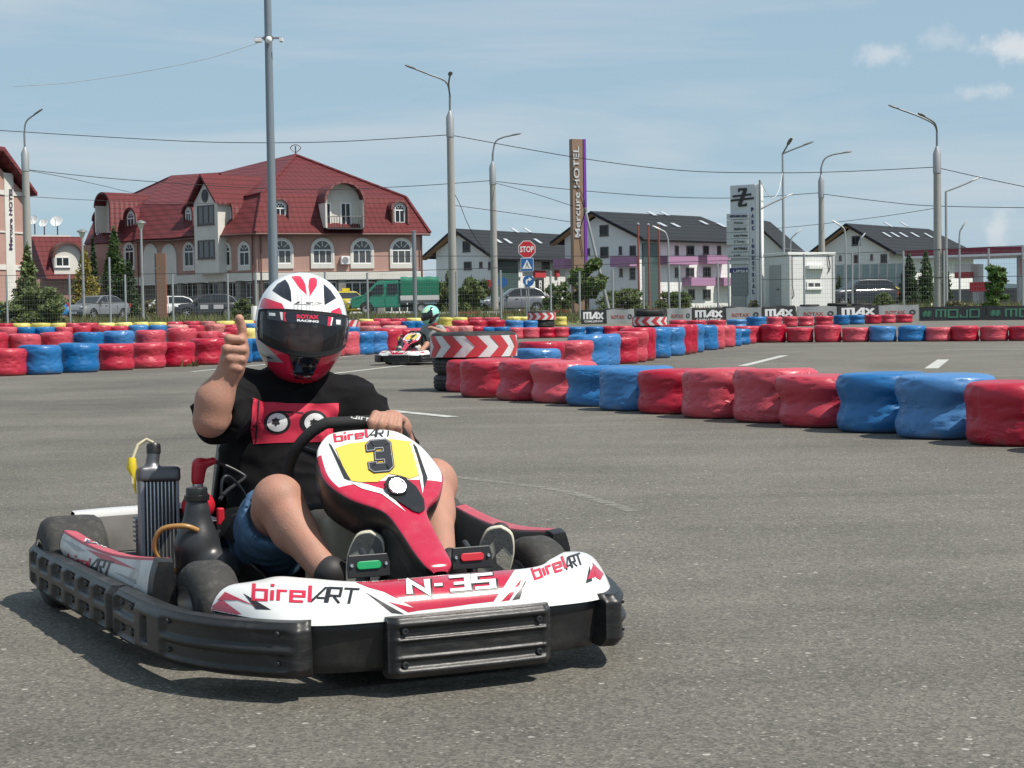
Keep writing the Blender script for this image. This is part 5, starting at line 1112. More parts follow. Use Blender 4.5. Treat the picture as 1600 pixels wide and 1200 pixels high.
# ================================================================ TOWN BEHIND THE TRACK
PINK = mat('pink render', (.43, .262, .215), .85, noise_amt=.06, nscale=.8, dirt=(.33, .20, .165, .5), dscale=.5)
CREAM = mat('cream render', (.66, .64, .58), .85, noise_amt=.05, nscale=.8, dirt=(.5, .47, .42, .6), dscale=.6)
WALLW = mat('white render', (.72, .72, .70), .85, noise_amt=.05, nscale=.5, dirt=(.55, .54, .51, .5), dscale=.4)
STONE = mat('stone pier', (.22, .21, .19), .9, noise_amt=.3, nscale=3)
FRM = mat('white window frame', (.78, .78, .77), .4); FRMD = mat('dark window frame', (.10, .085, .08), .5)
GLASS = mat('dark window glass', (.022, .026, .030), .10, spec=.35); CURT = mat('curtained glass', (.075, .075, .072), .12, coat=.5)
SOFF = mat('timber soffit', (.33, .19, .10), .7, noise_amt=.1, nscale=2); GUT = mat('gutter brown', (.12, .05, .04), .5)
def tile_mat(name, col, rows, cols, dark, rough=.6):
    m = bpy.data.materials.new(name); m.use_nodes = True; t = m.node_tree; b = t.nodes['Principled BSDF']; l = t.links.new
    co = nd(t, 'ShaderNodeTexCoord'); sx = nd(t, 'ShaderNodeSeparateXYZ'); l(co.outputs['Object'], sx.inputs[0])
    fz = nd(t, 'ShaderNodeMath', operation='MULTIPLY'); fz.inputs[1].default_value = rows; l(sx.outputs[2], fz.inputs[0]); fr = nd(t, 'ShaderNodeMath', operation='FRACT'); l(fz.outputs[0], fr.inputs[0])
    ax = nd(t, 'ShaderNodeMath', operation='MULTIPLY_ADD'); l(sx.outputs[0], ax.inputs[0]); ax.inputs[1].default_value = cols; ay = nd(t, 'ShaderNodeMath', operation='MULTIPLY'); ay.inputs[1].default_value = cols * .6; l(sx.outputs[1], ay.inputs[0]); l(ay.outputs[0], ax.inputs[2])
    sn = nd(t, 'ShaderNodeMath', operation='SINE'); l(ax.outputs[0], sn.inputs[0])
    h = nd(t, 'ShaderNodeMath', operation='MULTIPLY_ADD'); l(sn.outputs[0], h.inputs[0]); h.inputs[1].default_value = .10; l(fr.outputs[0], h.inputs[2])
    bp = nd(t, 'ShaderNodeBump'); sock(bp, 'Strength', 1.0); sock(bp, 'Distance', .16); bp.invert = True; l(h.outputs[0], bp.inputs['Height']); l(bp.outputs[0], b.inputs['Normal'])
    n = nd(t, 'ShaderNodeTexNoise'); sock(n, 'Scale', .6); sock(n, 'Detail', 6.0); l(co.outputs['Object'], n.inputs['Vector'])
    mx = nd(t, 'ShaderNodeMix', data_type='RGBA'); l(n.outputs['Fac'], mx.inputs['Factor']); mx.inputs[6].default_value = (*col, 1); mx.inputs[7].default_value = (*dark, 1)
    row_shade = nd(t, 'ShaderNodeMapRange', interpolation_type='SMOOTHSTEP'); sock(row_shade, 'From Min', .06); sock(row_shade, 'From Max', .26); sock(row_shade, 'To Min', .62); sock(row_shade, 'To Max', 1.06); l(fr.outputs[0], row_shade.inputs['Value'])  # shading line at each tile row step, painted into the colour
    hshade = nd(t, 'ShaderNodeHueSaturation'); l(mx.outputs[2], hshade.inputs['Color']); l(row_shade.outputs[0], hshade.inputs['Value'])
    l(hshade.outputs[0], b.inputs['Base Color']); sock(b, 'Roughness', rough); sock(b, 'Specular IOR Level', .3); return m
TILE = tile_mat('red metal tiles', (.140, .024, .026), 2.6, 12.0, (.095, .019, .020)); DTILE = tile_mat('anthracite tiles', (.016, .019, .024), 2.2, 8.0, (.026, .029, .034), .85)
ASHP = DTILE

class Fr:
    """a wall plane: origin, horizontal direction, outward normal; coordinates u along, z absolute, d outwards"""
    def __init__(s, a, b_, flip=False):
        s.o = Vector((a.x, a.y, 0)); d = Vector((b_.x - a.x, b_.y - a.y, 0)); s.L = d.length; s.e = d.normalized(); s.n = Vector((s.e.y, -s.e.x, 0))
        if flip: s.n = -s.n
    def pt(s, u, z, d=0): p = s.o + s.e * u + s.n * d; return Vector((p.x, p.y, z))
    def uv(s, px, py):
        r = ray(px, py); t = (s.o - CAM).dot(s.n) / r.dot(s.n); p = CAM + r * t; return (p - s.o).dot(s.e), p.z
    def prism(s, mb, poly, d0, d1, mi=0):
        n = len(poly); vs = [s.pt(u, z, d0) for u, z in poly] + [s.pt(u, z, d1) for u, z in poly]
        mb.add(vs, [tuple(range(n))[::-1], tuple(range(n, 2 * n))] + [(i, (i + 1) % n, n + (i + 1) % n, n + i) for i in range(n)], mi)
    def rect(s, mb, u0, u1, z0, z1, d0, d1, mi=0): s.prism(mb, [(u0, z0), (u1, z0), (u1, z1), (u0, z1)], d0, d1, mi)
def REL(par): return par.location
def bld(mb, name, m, par, **k):
    o_ = Vector(par.location); mb.v = [tuple(Vector(v) - o_) for v in mb.v]; return mb.build(name, m, par, **k)
def arch(u0, u1, z0, z1, n=10):
    r = (u1 - u0) / 2; c = (u0 + u1) / 2; zs = max(z0 + .05, z1 - r); return [(u0, z0), (u1, z0)] + [(c + r * math.cos(pi * k / n), zs + (z1 - zs) * math.sin(pi * k / n)) for k in range(n + 1)]
def sub(par, o): o.parent = par
def win(fr, par, x0, y0, x1, y1, kind='rect', fm=FRM, gm=GLASS, sur=None, d=0., bars=1, hbars=0, fw=.07):
    u0, z1 = fr.uv(x0, y0); u1, z0 = fr.uv(x1, y1)
    if u0 > u1: u0, u1 = u1, u0
    mb = MB(); w = u1 - u0; h = z1 - z0
    if kind == 'arch':
        out = arch(u0, u1, z0, z1); inn = arch(u0 + fw, u1 - fw, z0 + fw, z1 - fw); n = len(out)
        vs = [fr.pt(u, z, d + .06) for u, z in out] + [fr.pt(u, z, d + .06) for u, z in inn] + [fr.pt(u, z, d) for u, z in out] + [fr.pt(u, z, d) for u, z in inn]
        mb.add(vs, [(i, (i + 1) % n, n + (i + 1) % n, n + i) for i in range(n)] + [(i, 2 * n + i, 2 * n + (i + 1) % n, (i + 1) % n) for i in range(n)] + [(n + i, n + (i + 1) % n, 3 * n + (i + 1) % n, 3 * n + i) for i in range(n)])
        zt = z1 - w / 2 * 1.05; fr.rect(mb, u0 + fw, u1 - fw, zt - .05, zt + .05, d, d + .058)
        for k in range(1, bars + 1): uu = u0 + w * k / (bars + 1); fr.rect(mb, uu - .03, uu + .03, z0 + fw, zt - .05, d, d + .056)
        if w > .7:
            c = (u0 + u1) / 2; r = w * .15
            for k in range(1, 4): a = pi * k / 4; p0 = (c + r * math.cos(a), zt + .05 + r * math.sin(a)); p1 = (c + (w / 2 - fw) * math.cos(a), zt + .05 + (w / 2 - fw) * .93 * math.sin(a)); dx, dz = p1[0] - p0[0], p1[1] - p0[1]; q = math.hypot(dx, dz); nx, nz = -dz / q * .025, dx / q * .025; fr.prism(mb, [(p0[0] - nx, p0[1] - nz), (p1[0] - nx, p1[1] - nz), (p1[0] + nx, p1[1] + nz), (p0[0] + nx, p0[1] + nz)], d, d + .054)
        f = bld(mb, 'window', fm, par); g = MB(); fr.prism(g, arch(u0 + fw * .5, u1 - fw * .5, z0 + fw * .5, z1 - fw * .5), d, d + .02)
    else:
        for a in ((u0, u1, z0, z0 + fw), (u0, u1, z1 - fw, z1), (u0, u0 + fw, z0 + fw, z1 - fw), (u1 - fw, u1, z0 + fw, z1 - fw)): fr.rect(mb, *a, d, d + .06)
        for k in range(1, bars + 1): uu = u0 + w * k / (bars + 1); fr.rect(mb, uu - .035, uu + .035, z0 + fw, z1 - fw, d, d + .056)
        for k in range(1, hbars + 1): zz = z0 + h * k / (hbars + 1); fr.rect(mb, u0 + fw, u1 - fw, zz - .03, zz + .03, d, d + .054)
        fr.rect(mb, u0 - .06, u1 + .06, z0 - .07, z0 - .01, d, d + .12)
        f = bld(mb, 'window', fm, par); g = MB(); fr.rect(g, u0 + fw * .5, u1 - fw * .5, z0 + fw * .5, z1 - fw * .5, d, d + .02)
    go = bld(g, 'pane', gm, par); go.parent = f
    if sur:
        m2 = MB(); o = arch(u0 - sur, u1 + sur, z0 - sur * 2.2, z1 + sur); i_ = arch(u0, u1, z0, z1); n = len(o)
        vs = [fr.pt(u, z, d + .10) for u, z in o] + [fr.pt(u, z, d + .10) for u, z in i_] + [fr.pt(u, z, d) for u, z in o] + [fr.pt(u, z, d) for u, z in i_]
        m2.add(vs, [(i, (i + 1) % n, n + (i + 1) % n, n + i) for i in range(n)] + [(i, 2 * n + i, 2 * n + (i + 1) % n, (i + 1) % n) for i in range(n)] + [(n + i, n + (i + 1) % n, 3 * n + (i + 1) % n, 3 * n + i) for i in range(n)])
        so = bld(m2, 'surround', CREAM, par); so.parent = f
    return f

def hotel():
    Pc, Pr, Pl = GX(403, 130), GX(661, 134.6), GX(128, 147); z0 = gz(130) - .3
    h = thing('hotel_building', 'large pink hotel with steep dark red tiled roof, dormers and arched windows', 'hotel', Pc)
    f1 = Fr(Pc, Pr); f2 = Fr(Pl, Pc); ze = 7.2
    zb = f1.uv(430, 425)[1]; zb2 = f1.uv(430, 437.5)[1]
    back = (Pr + Pl) / 2 + Vector((6, 16, 0))
    mb = MB()
    for fr in (f1, f2): fr.rect(mb, 0, fr.L, zb - .02, ze, -.4, 0)
    f3 = Fr(Pr, Pr + Vector((-1.2, 14, 0))); f3.rect(mb, .0, f3.L, z0, ze, -.4, 0)
    bld(mb, 'wall', PINK, h)
    mb = MB(); f1.rect(mb, -.1, f1.L + .1, zb2, zb, -.2, .14); f2.rect(mb, .0, f2.L + .1, zb2, zb, -.2, .16); bld(mb, 'string_course', CREAM, h)
    mb = MB()      # recessed ground floor
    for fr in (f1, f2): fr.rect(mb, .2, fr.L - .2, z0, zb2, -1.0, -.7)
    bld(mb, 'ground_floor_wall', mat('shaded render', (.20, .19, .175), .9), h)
    for fr, ps in ((f1, (404, 468, 535, 595, 657)), (f2, (160, 205, 252, 280, 312, 345, 372, 398))):
        for p in ps: u = fr.uv(p, 460)[0]; mb = MB(); fr.rect(mb, u - .28, u + .28, z0, zb2 - .003, -.45, .02); bld(mb, 'pier', STONE, h)
    for a, b_ in ((411, 463), (473, 530), (541, 590), (602, 652)): win(f1, h, a, 440, b_, 488, bars=3, hbars=1, d=-.55, fw=.09)
    for a, b_ in ((283, 308), (316, 341), (347, 369), (375, 395)): win(f2, h, a, 441, b_, 488, bars=2, hbars=1, d=-.6, fw=.09)
    for x in (440, 503.5, 565.5, 627): win(f1, h, x - 15.5, 374.5, x + 15.5, 412, 'arch', bars=2, sur=.16, gm=CURT, fw=.08)
    for x, w in ((203, 7), (296, 7.5), (353, 7.5), (382.5, 8)): win(f2, h, x - w, 381, x + w, 417 - (x - 200) * .012, 'arch', bars=1, sur=.16, fw=.07)
    for x, w in ((236.5, 11.5), (265, 12)):
        u0, zt = f2.uv(x - w, 381); u1, zb_ = f2.uv(x + w, 429); mb = MB(); f2.prism(mb, arch(u0, u1, zb, zt), -.0, .09); bld(mb, 'blind_arch', CREAM, h)
    # ---- roof
    E = {k: P(*v) for k, v in dict(eC=(399, 363.5, 129.2), eR=(672, 364.5, 134.4), bC=(409, 303, 131.4), bR=(634, 309, 136.3), ap=(462, 243, 141), e1=(336, 367, 132.7), b1=(370, 312, 134.8), lp=(345, 272, 147), e2=(271, 373.5, 136.4), e3=(212, 375.5, 140.3), w1=(286, 322, 138.3), w2=(223, 322, 142.2), wr=(318, 277, 145.5), wl=(268, 277, 148.5), e4=(131, 381, 146.5), w4=(150, 336, 150), hl=(207, 305, 151), eB=(664, 366, 150), bB=(632, 312, 149), fB=(300, 380, 166), gB=(330, 320, 160)).items()}
    mb = MB(); F = lambda *n: mb.add([E[k] for k in n], [tuple(range(len(n)))])
    F('eC', 'eR', 'bR', 'bC'); F('e1', 'eC', 'bC', 'b1'); F('e2', 'e1', 'b1', 'w1'); F('e3', 'e2', 'w1', 'w2'); F('e4', 'e3', 'w2', 'w4'); F('eR', 'eB', 'bB', 'bR')
    F('bC', 'bR', 'ap'); F('b1', 'bC', 'ap', 'lp'); F('w1', 'b1', 'lp', 'wr'); F('w2', 'w1', 'wr', 'wl'); F('w4', 'w2', 'wl', 'hl'); F('bR', 'bB', 'ap'); F('bB', 'gB', 'lp', 'ap'); F('gB', 'hl', 'wl', 'wr', 'lp'); F('eB', 'fB', 'gB', 'bB'); F('fB', 'e4', 'w4', 'hl', 'gB')
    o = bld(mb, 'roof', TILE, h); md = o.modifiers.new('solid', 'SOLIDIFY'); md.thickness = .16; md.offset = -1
    mb = MB()
    for a, b_ in (('ap', 'bR'), ('ap', 'bC'), ('bC', 'eC'), ('bR', 'eR'), ('wl', 'wr'), ('wl', 'w2'), ('w2', 'e3'), ('ap', 'lp')): mb.tube([E[a] + Vector((0, 0, .05)), E[b_] + Vector((0, 0, .05))], .11, 8)
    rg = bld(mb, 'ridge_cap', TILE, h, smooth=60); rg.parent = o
    mb = MB()
    for a, b_ in (('eC', 'eR'), ('e1', 'eC'), ('e2', 'e1'), ('e3', 'e2')): mb.tube([E[a] + Vector((0, -.05, -.1)), E[b_] + Vector((0, -.05, -.1))], .09, 8)
    for fr, px in ((f1, 407), (f1, 658), (f2, 218), (f2, 397)):
        u = fr.uv(px, 400)[0]; mb.tube([fr.pt(u, ze, .15), fr.pt(u, z0, .15)], .06, 8)
    bld(mb, 'gutter', GUT, h, smooth=60)
    mb = MB(); t = E['ap']; mb.tube([t, t + Vector((0, 0, .75))], .05, 8)
    mb.tube([t + Vector((.42 * math.cos(a), 0, .55 + .3 * math.sin(a))) for a in [pi * k / 10 for k in range(11)]], .035, 6); mb.tube([t + Vector((-.42, 0, .55)), t + Vector((0, 0, .2)), t + Vector((.42, 0, .55))], .035, 6); bld(mb, 'roof_finial', GUT, h)
    # ---- gable bay on the left side
    fb = Fr(f2.pt(0, 0, .8), f2.pt(f2.L, 0, .8)); ua = fb.uv(304, 380)[0]; ub = fb.uv(341, 380)[0]; zt = fb.uv(320, 316)[1]; uap, zap = fb.uv(318, 277)
    mb = MB(); fb.prism(mb, [(ua, zb), (ub, zb), (ub, zt), ((ua + ub) / 2, zap - .3), (ua, zt)], -2.6, 0); bay = bld(mb, 'gable_bay', CREAM, h)
    mb = MB()
    for s, ue in ((0, ua - .35), (1, ub + .35)):
        q = [(uap if False else (ua + ub) / 2, zap), (ue, zt - .25), (ue, zt - .02), ((ua + ub) / 2, zap + .25)]; fb.prism(mb, q, -5.2, .45)
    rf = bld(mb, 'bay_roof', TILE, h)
    win(fb, h, 308.5, 322, 335, 350, bars=2, fm=FRMD, gm=CURT, fw=.1); win(fb, h, 309.5, 376, 336, 403, bars=2, fm=FRMD, gm=CURT, fw=.1)
    cu, cz = fb.uv(320.5, 306); mb = MB(); fb.prism(mb, [(cu + .42 * math.cos(2 * pi * k / 20), cz + .5 * math.sin(2 * pi * k / 20)) for k in range(20)], 0, .06, 0); rw = bld(mb, 'round_window', FRMD, h); mb = MB(); fb.prism(mb, [(cu + .30 * math.cos(2 * pi * k / 20), cz + .38 * math.sin(2 * pi * k / 20)) for k in range(20)], 0.0, .08); g = bld(mb, 'pane', GLASS, h); g.parent = rw
    # ---- barrel dormers
    def dormer(fr, x0, y0, x1, y1, set_, big=False, deep=2.4):
        fd = Fr(fr.pt(0, 0, -set_), fr.pt(fr.L, 0, -set_)); u0, zt_ = fd.uv(x0, y0); u1, zb_ = fd.uv(x1, y1); u0, u1 = min(u0, u1), max(u0, u1)
        a = arch(u0, u1, zb_, zt_, 14); b2 = arch(u0 - .14, u1 + .14, zb_, zt_ + .16, 14); n = len(a); mb = MB()
        vs = [fd.pt(u, z, .95 if big else .18) for u, z in b2] + [fd.pt(u, z, -deep) for u, z in b2] + [fd.pt(u, z, .95 if big else .18) for u, z in a] + [fd.pt(u, z, -deep) for u, z in a]
        mb.add(vs, [(i, i + 1, n + i + 1, n + i) for i in range(1, n - 1)] + [(2 * n + i, 3 * n + i, 3 * n + i + 1, 2 * n + i + 1) for i in range(1, n - 1)] + [(i, 2 * n + i, 2 * n + i + 1, i + 1) for i in range(1, n - 1)] + [(1, n + 1, 3 * n + 1, 2 * n + 1), (0, 2 * n, 3 * n, n), (n - 1, 2 * n - 1, 4 * n - 1, 3 * n - 1)])
        vs2 = [fd.pt(u, z, .18) for u, z in ((u0 - .14, zb_), (u0, zb_), (u0, zt_ - (u1 - u0) / 2), (u0 - .14, zt_ - (u1 - u0) / 2))]
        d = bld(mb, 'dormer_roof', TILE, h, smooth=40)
        mb = MB(); rec = -.12 if big else -.08; fd.prism(mb, [(u, z) for u, z in a], rec - .1, rec); w = bld(mb, 'dormer_wall', CREAM, h)
        mb = MB()
        for s_ in (u0, u1): fd.rect(mb, s_ - .07, s_ + .07, zb_, zt_ - (u1 - u0) * .42, -deep, .9 if big else .10)
        bld(mb, 'dormer_cheek', CREAM if big else GUT, h)
        return fd, u0, u1, zb_, zt_, rec
    for fr, box, set_ in ((f1, (425, 312, 450, 347), .25), (f1, (612.5, 315.5, 636, 350), .25), (f2, (287, 322, 303, 358), .25), (f2, (345, 316, 365, 352), .25), (f2, (196, 328, 214, 361), .25), (f2, (147, 333, 162, 368), .25)):
        fd, u0, u1, zb_, zt_, rec = dormer(fr, *box, set_); ff = Fr(fd.pt(0, 0, rec), fd.pt(fd.L, 0, rec))
        win(ff, h, box[0] + 3.5, box[1] + 4, box[2] - 3.5, box[3] - 1.5, 'arch', bars=1, fw=.08)
    fd, u0, u1, zb_, zt_, rec = dormer(f1, 504, 287, 564, 357, -.05, True, 3.2); ff = Fr(fd.pt(0, 0, rec), fd.pt(fd.L, 0, rec))
    for a, b_ in ((507, 518), (531, 549)): win(ff, h, a, 316, b_, 353, bars=1 if b_ - a > 12 else 0, fw=.12)
    mb = MB(); 
    for k in range(15): uu = u0 + (u1 - u0) * k / 14; mb.tube([fd.pt(uu, zb_, .8), fd.pt(uu, zb_ + .85, .8)], .02, 5)
    mb.tube([fd.pt(u0, zb_ + .85, .8), fd.pt(u1, zb_ + .85, .8)], .03, 6); fd.rect(mb, u0, u1, zb_ - .1, zb_, -.9, .9); bld(mb, 'balcony_rail', mat('dark rail', (.06, .06, .06), .5), h)
    fd, u0, u1, zb_, zt_, rec = dormer(f2, 163, 305, 187, 362, -.05, True, 3.2)
    mb = MB(); c = fd.pt((u0 + u1) / 2, zb_ + .6, -.4)
    # ---- air conditioner
    ua, za = f1.uv(531.5, 400.5); ub, zb3 = f1.uv(545.5, 413); mb = MB(); f1.rect(mb, ua, ub, zb3, za, 0, .34); ac = bld(mb, 'air_conditioner', FRM, h, bevel=.02); mb = MB(); cu, cz = ua + (ub - ua) * .45, (za + zb3) / 2
    f1.prism(mb, [(cu + .24 * math.cos(2 * pi * k / 18), cz + .24 * math.sin(2 * pi * k / 18)) for k in range(18)], .34, .36); g = bld(mb, 'fan_grille', mat('grey grille', (.25, .25, .26), .5), h); g.parent = ac
    return h
hotel()

def lettered(fr, par, s, px0, py0, px1, py1, hpx, m, d=.03, th=.03, name='lettering', sf=False, **k):
    """raised lettering on a wall plane along a pixel baseline"""
    V, Fc, w = stext(s, **k) if sf else ftext(s, **k)
    a = Vector(fr.uv(px0, py0)); b_ = Vector(fr.uv(px1, py1)); ex = (b_ - a) / w; hh = hpx * (fr.o - CAM).length / F_PX; ey = Vector((-(b_ - a).y, (b_ - a).x)).normalized() * hh
    mb = MB(); mb.add([fr.pt(*(a + ex * x + ey * y), d + .012 * l) for x, y, l in V], Fc); o = bld(mb, name, m, par); md = o.modifiers.new('solid', 'SOLIDIFY'); md.thickness = th; return o

# ---- hotel wing at the left edge, with the vertical name
def left_wing():
    a, b_ = GX(-40, 118), GX(41, 124); h = thing('hotel_wing', 'pink hotel wing with vertical name lettering at the left edge', 'hotel wing', GX(41, 124)); f = Fr(a, b_); z0 = gz(120) - .3
    zt = f.uv(20, 262)[1]; zr = f.uv(42, 300)[1]; mb = MB(); f.prism(mb, [(0, z0), (f.L, z0), (f.L, zr), (f.L * .52, zt), (0, zt)], -9, 0); bld(mb, 'wall', PINK, h)
    mb = MB()
    for x0, x1 in ((8, 22),): u0 = f.uv(x0, 400)[0]; u1 = f.uv(x1, 400)[0]; f.rect(mb, u0, u1, z0, f.uv(15, 262)[1] - .4, 0, .10)
    for y0, y1 in ((299, 306), (362, 364.5), (414, 422)): f.rect(mb, 0, f.L, f.uv(20, y1)[1], f.uv(20, y0)[1], 0, .07)
    bld(mb, 'trim', CREAM, h)
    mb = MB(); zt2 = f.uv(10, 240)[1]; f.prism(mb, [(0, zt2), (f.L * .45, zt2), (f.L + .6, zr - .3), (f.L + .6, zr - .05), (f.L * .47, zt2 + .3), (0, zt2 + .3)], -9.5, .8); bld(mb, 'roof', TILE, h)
    lettered(f, h, 'Mercure HOTEL', 17, 391, 17, 292, 9, mat('purple letters', (.07, .045, .10), .5), d=.14, bold=.02)
    return h
left_wing()
def low_house():
    a, b_ = GX(52, 138), GX(134, 140); h = thing('annex_building', 'low annex with steep red roof and white arched dormer beside the hotel', 'annex', a); f = Fr(a, b_); z0 = gz(138) - .2
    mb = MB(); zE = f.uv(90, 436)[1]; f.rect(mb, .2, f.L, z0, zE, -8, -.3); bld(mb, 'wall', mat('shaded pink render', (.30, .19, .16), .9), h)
    zT = f.uv(90, 368)[1]; mb = MB(); f.prism(mb, [(f.uv(58, 368)[0], zT), (f.uv(134, 368)[0], zT), (f.L + .3, zE), (f.uv(71, 436)[0], zE)], -.2, 0)
    vs = mb.v; mb = MB(); u0, u1 = f.uv(58, 368)[0], f.L + .3
    mb.add([f.pt(f.uv(71, 436)[0], zE, .4), f.pt(u1, zE, .4), f.pt(u1, zT, -1.8), f.pt(u0, zT, -1.8), f.pt(u0, zE, -8), f.pt(u1, zE, -8)], [(0, 1, 2, 3), (3, 2, 5, 4), (0, 3, 4), (1, 5, 2)]); bld(mb, 'roof', TILE, h)
    mb = MB(); u0, zt = f.uv(83, 381); u1, zb = f.uv(127, 430); ar = arch(u0, u1, zb, zt, 14); f.prism(mb, ar, -1.6, .15); bld(mb, 'dormer_wall', CREAM, h)
    b2 = arch(u0 - .16, u1 + .16, zt - (u1 - u0) * .55, zt + .18, 14)[2:]; a2 = arch(u0, u1, zt - (u1 - u0) * .55, zt, 14)[2:]; n = len(a2); mb = MB(); ring = b2 + a2[::-1]; f.prism(mb, ring, -2.2, .5); bld(mb, 'dormer_roof', GUT, h, smooth=40)
    f4 = Fr(f.pt(0, 0, .15), f.pt(f.L, 0, .15)); win(f4, h, 86, 401, 109, 417, bars=1, fw=.1)
    mb = MB(); f.rect(mb, f.uv(56, 366)[0], f.uv(126, 366)[0], zT - .2, f.uv(90, 364.5)[1], -6, -3); bld(mb, 'parapet', CREAM, h)
    return h
low_house()
DISH = mat('dish white', (.7, .7, .69), .5)
for i, (x, y, r) in enumerate(((53, 344, 8), (68, 348.5, 7), (88.5, 346, 9.5))):
    c = P(x, y, 150); rr = r * 150 / F_PX; t = thing('satellite_dish', ['half hidden white satellite dish next to the concrete lamp post', 'smallest white satellite dish, between the other two', 'largest white satellite dish, rightmost of the three'][i], 'satellite dish', c, 0, 'satellite dishes on the annex roof')
    q = Vector((-.25 + .1 * i, -.85, .45)).normalized().to_track_quat('Z', 'Y').to_matrix().to_4x4(); mb = MB(); mb.lathe([(0, -.16 * rr), (rr * .5, -.10 * rr), (rr * .85, .03 * rr), (rr, .12 * rr), (rr * .98, .15 * rr), (rr * .8, .06 * rr), (0, -.09 * rr)], 28, q); mb.build('reflector', DISH, t, smooth=60)
    mb = MB(); mb.tube([(0, .1, -.1), (0, .2, -.3), (0, .2, -1.2)], .05, 8); mb.tube([q @ Vector((0, -rr, .1)), q @ Vector((0, 0, rr * .9))], .02, 6); mb.build('mount', STEEL, t)

# ---- white apartment houses with anthracite roofs
PUR = mat('purple balcony', (.36, .19, .31), .6); DGRN = mat('dark green glass wall', (.05, .085, .08), .25, coat=.3); BRED = mat('billboard red', (.5, .04, .05), .6)
def house(label, k, g, l, eave_px, ridge_px, gable_eave_px, zr=None, soff=SOFF):
    Pk, Pg, Pl = GX(*k), GX(*g), GX(*l); h = thing('apartment_house', label, 'house', Pk, 0, 'white apartment houses with dark roofs'); fg = Fr(Pg, Pk); fl = Fr(Pk, Pl); z0 = gz(200) - .3
    ze = fl.uv(k[0], eave_px)[1]; um, zrg = fg.uv(*ridge_px); zl = fg.uv(g[0], gable_eave_px)[1]
    dv = Pl - Pk; dv.z = 0; mb = MB(); gp = [(0, z0), (fg.L, z0), (fg.L, ze - .4), (um, zrg - .7), (0, zl - .4)]; vs = [fg.pt(u, z, 0) for u, z in gp]; vs += [v + dv * .97 for v in vs]
    mb.add(vs, [tuple(range(5))[::-1], tuple(range(5, 10))] + [(i, (i + 1) % 5, 5 + (i + 1) % 5, 5 + i) for i in range(5)]); gb = bld(mb, 'gable_wall', WALLW, h)
    mb = MB(); fl.rect(mb, .02, fl.L - .02, z0, ze - .2, -.3, .02); bld(mb, 'long_wall', WALLW, h)
    A0 = fg.pt(um, zrg, .9); A1 = A0 + dv * 1.0; A1 -= dv.normalized() * 1.2; L0 = fg.pt(-1.6, zl - (zrg - zl) * 1.6 / max(um, 1), .9); L1 = L0 + dv; R0 = fg.pt(fg.L + 1.2, ze - (zrg - ze) * 1.2 / max(fg.L - um, 1), .9); R1 = R0 + dv + dv.normalized() * 1.0
    mb = MB(); mb.add([A0, A1, R1, R0, L0, L1], [(0, 1, 2, 3), (1, 0, 4, 5), (1, 5, 2)]); o = bld(mb, 'roof', DTILE, h); md = o.modifiers.new('solid', 'SOLIDIFY'); md.thickness = .3; md.offset = -1
    mb = MB(); dn = Vector((0, 0, -.36))
    mb.add([A0 + dn, A0 + dn - fg.n * .9, R0 + dn - fg.n * .9, R0 + dn, L0 + dn - fg.n * .9, L0 + dn], [(0, 1, 2, 3), (1, 0, 5, 4)]); so = bld(mb, 'soffit', soff, h); md = so.modifiers.new('solid', 'SOLIDIFY'); md.thickness = .05
    mb = MB(); mb.tube([R0 + Vector((0, 0, -.25)), R1 + Vector((0, 0, -.25))], .22, 8); bld(mb, 'fascia', mat('anthracite fascia', (.018, .019, .022), .5), h)
    nr = (R0 - A0).cross(dv).normalized(); nr = nr if nr.z > 0 else -nr; o.parent = h
    def skylights(pts):
        for px, py in pts:
            r = ray(px, py); t_ = (A0 - CAM).dot(nr) / r.dot(nr); p = CAM + r * t_ + nr * .06; dn_ = (R0 - A0).normalized(); ac = dv.normalized(); mb = MB(); mb.prism([(-.35, -.6), (.35, -.6), (.35, .6), (-.35, .6)], p, ac, dn_, nr * .08); s_ = bld(mb, 'roof_window', mat('skylight glass', (.5, .52, .54), .1), h); s_.parent = o
    return h, fg, fl, skylights
h, fg, fl, sk = house('white apartment house with dark roof behind the stop sign', (768, 200), (683, 206), (942, 221), 392, (716, 357), 388)
for b_ in ((723, 377, 735, 393), (725, 409, 737, 421), (749, 409, 754, 418), (763, 409, 769, 421)): win(fg, h, *b_, fm=FRMD, fw=.14)
mb = MB(); u0, u1 = fl.uv(771, 400)[0], fl.uv(807, 400)[0]; fl.rect(mb, u0, u1, gz(200), fl.uv(780, 400)[1], .05, .2); bld(mb, 'glass_front', DGRN, h)
win(fl, h, 846, 406, 858, 420, fm=FRMD, fw=.12, d=.03)
for i, (x0, x1, y0, y1, m) in enumerate(((807, 813, 421, 433, WALLW), (833, 850, 423, 434, BRED), (866, 871, 422, 433, BRED))):
    mb = MB(); u0, zt = fl.uv(x0, y0); u1, zb = fl.uv(x1, y1); fl.rect(mb, u0, u1, zb, zt, .04, .3); bld(mb, 'balcony_panel', m, h)
mb = MB(); u0, zt = fl.uv(836, 437); u1, zb = fl.uv(848, 458); fl.rect(mb, u0, u1, zb, zt, .04, .2); sg = bld(mb, 'sign_panel', INK, h); fq = Fr(fl.pt(0, 0, .2), fl.pt(fl.L, 0, .2)); lo_ = lettered(fq, h, 'HZS', 846, 457, 846, 438, 8, WINK, d=.04, th=.02, bold=.04); lo_.parent = sg
sk([(804, 361), (824, 361), (777, 377), (793, 378), (840, 378)])
h, fg, fl, sk = house('biggest white apartment house with purple balconies and dark roof', (1000, 196), (884, 204), (1178, 212), 364, (931, 330), 367)
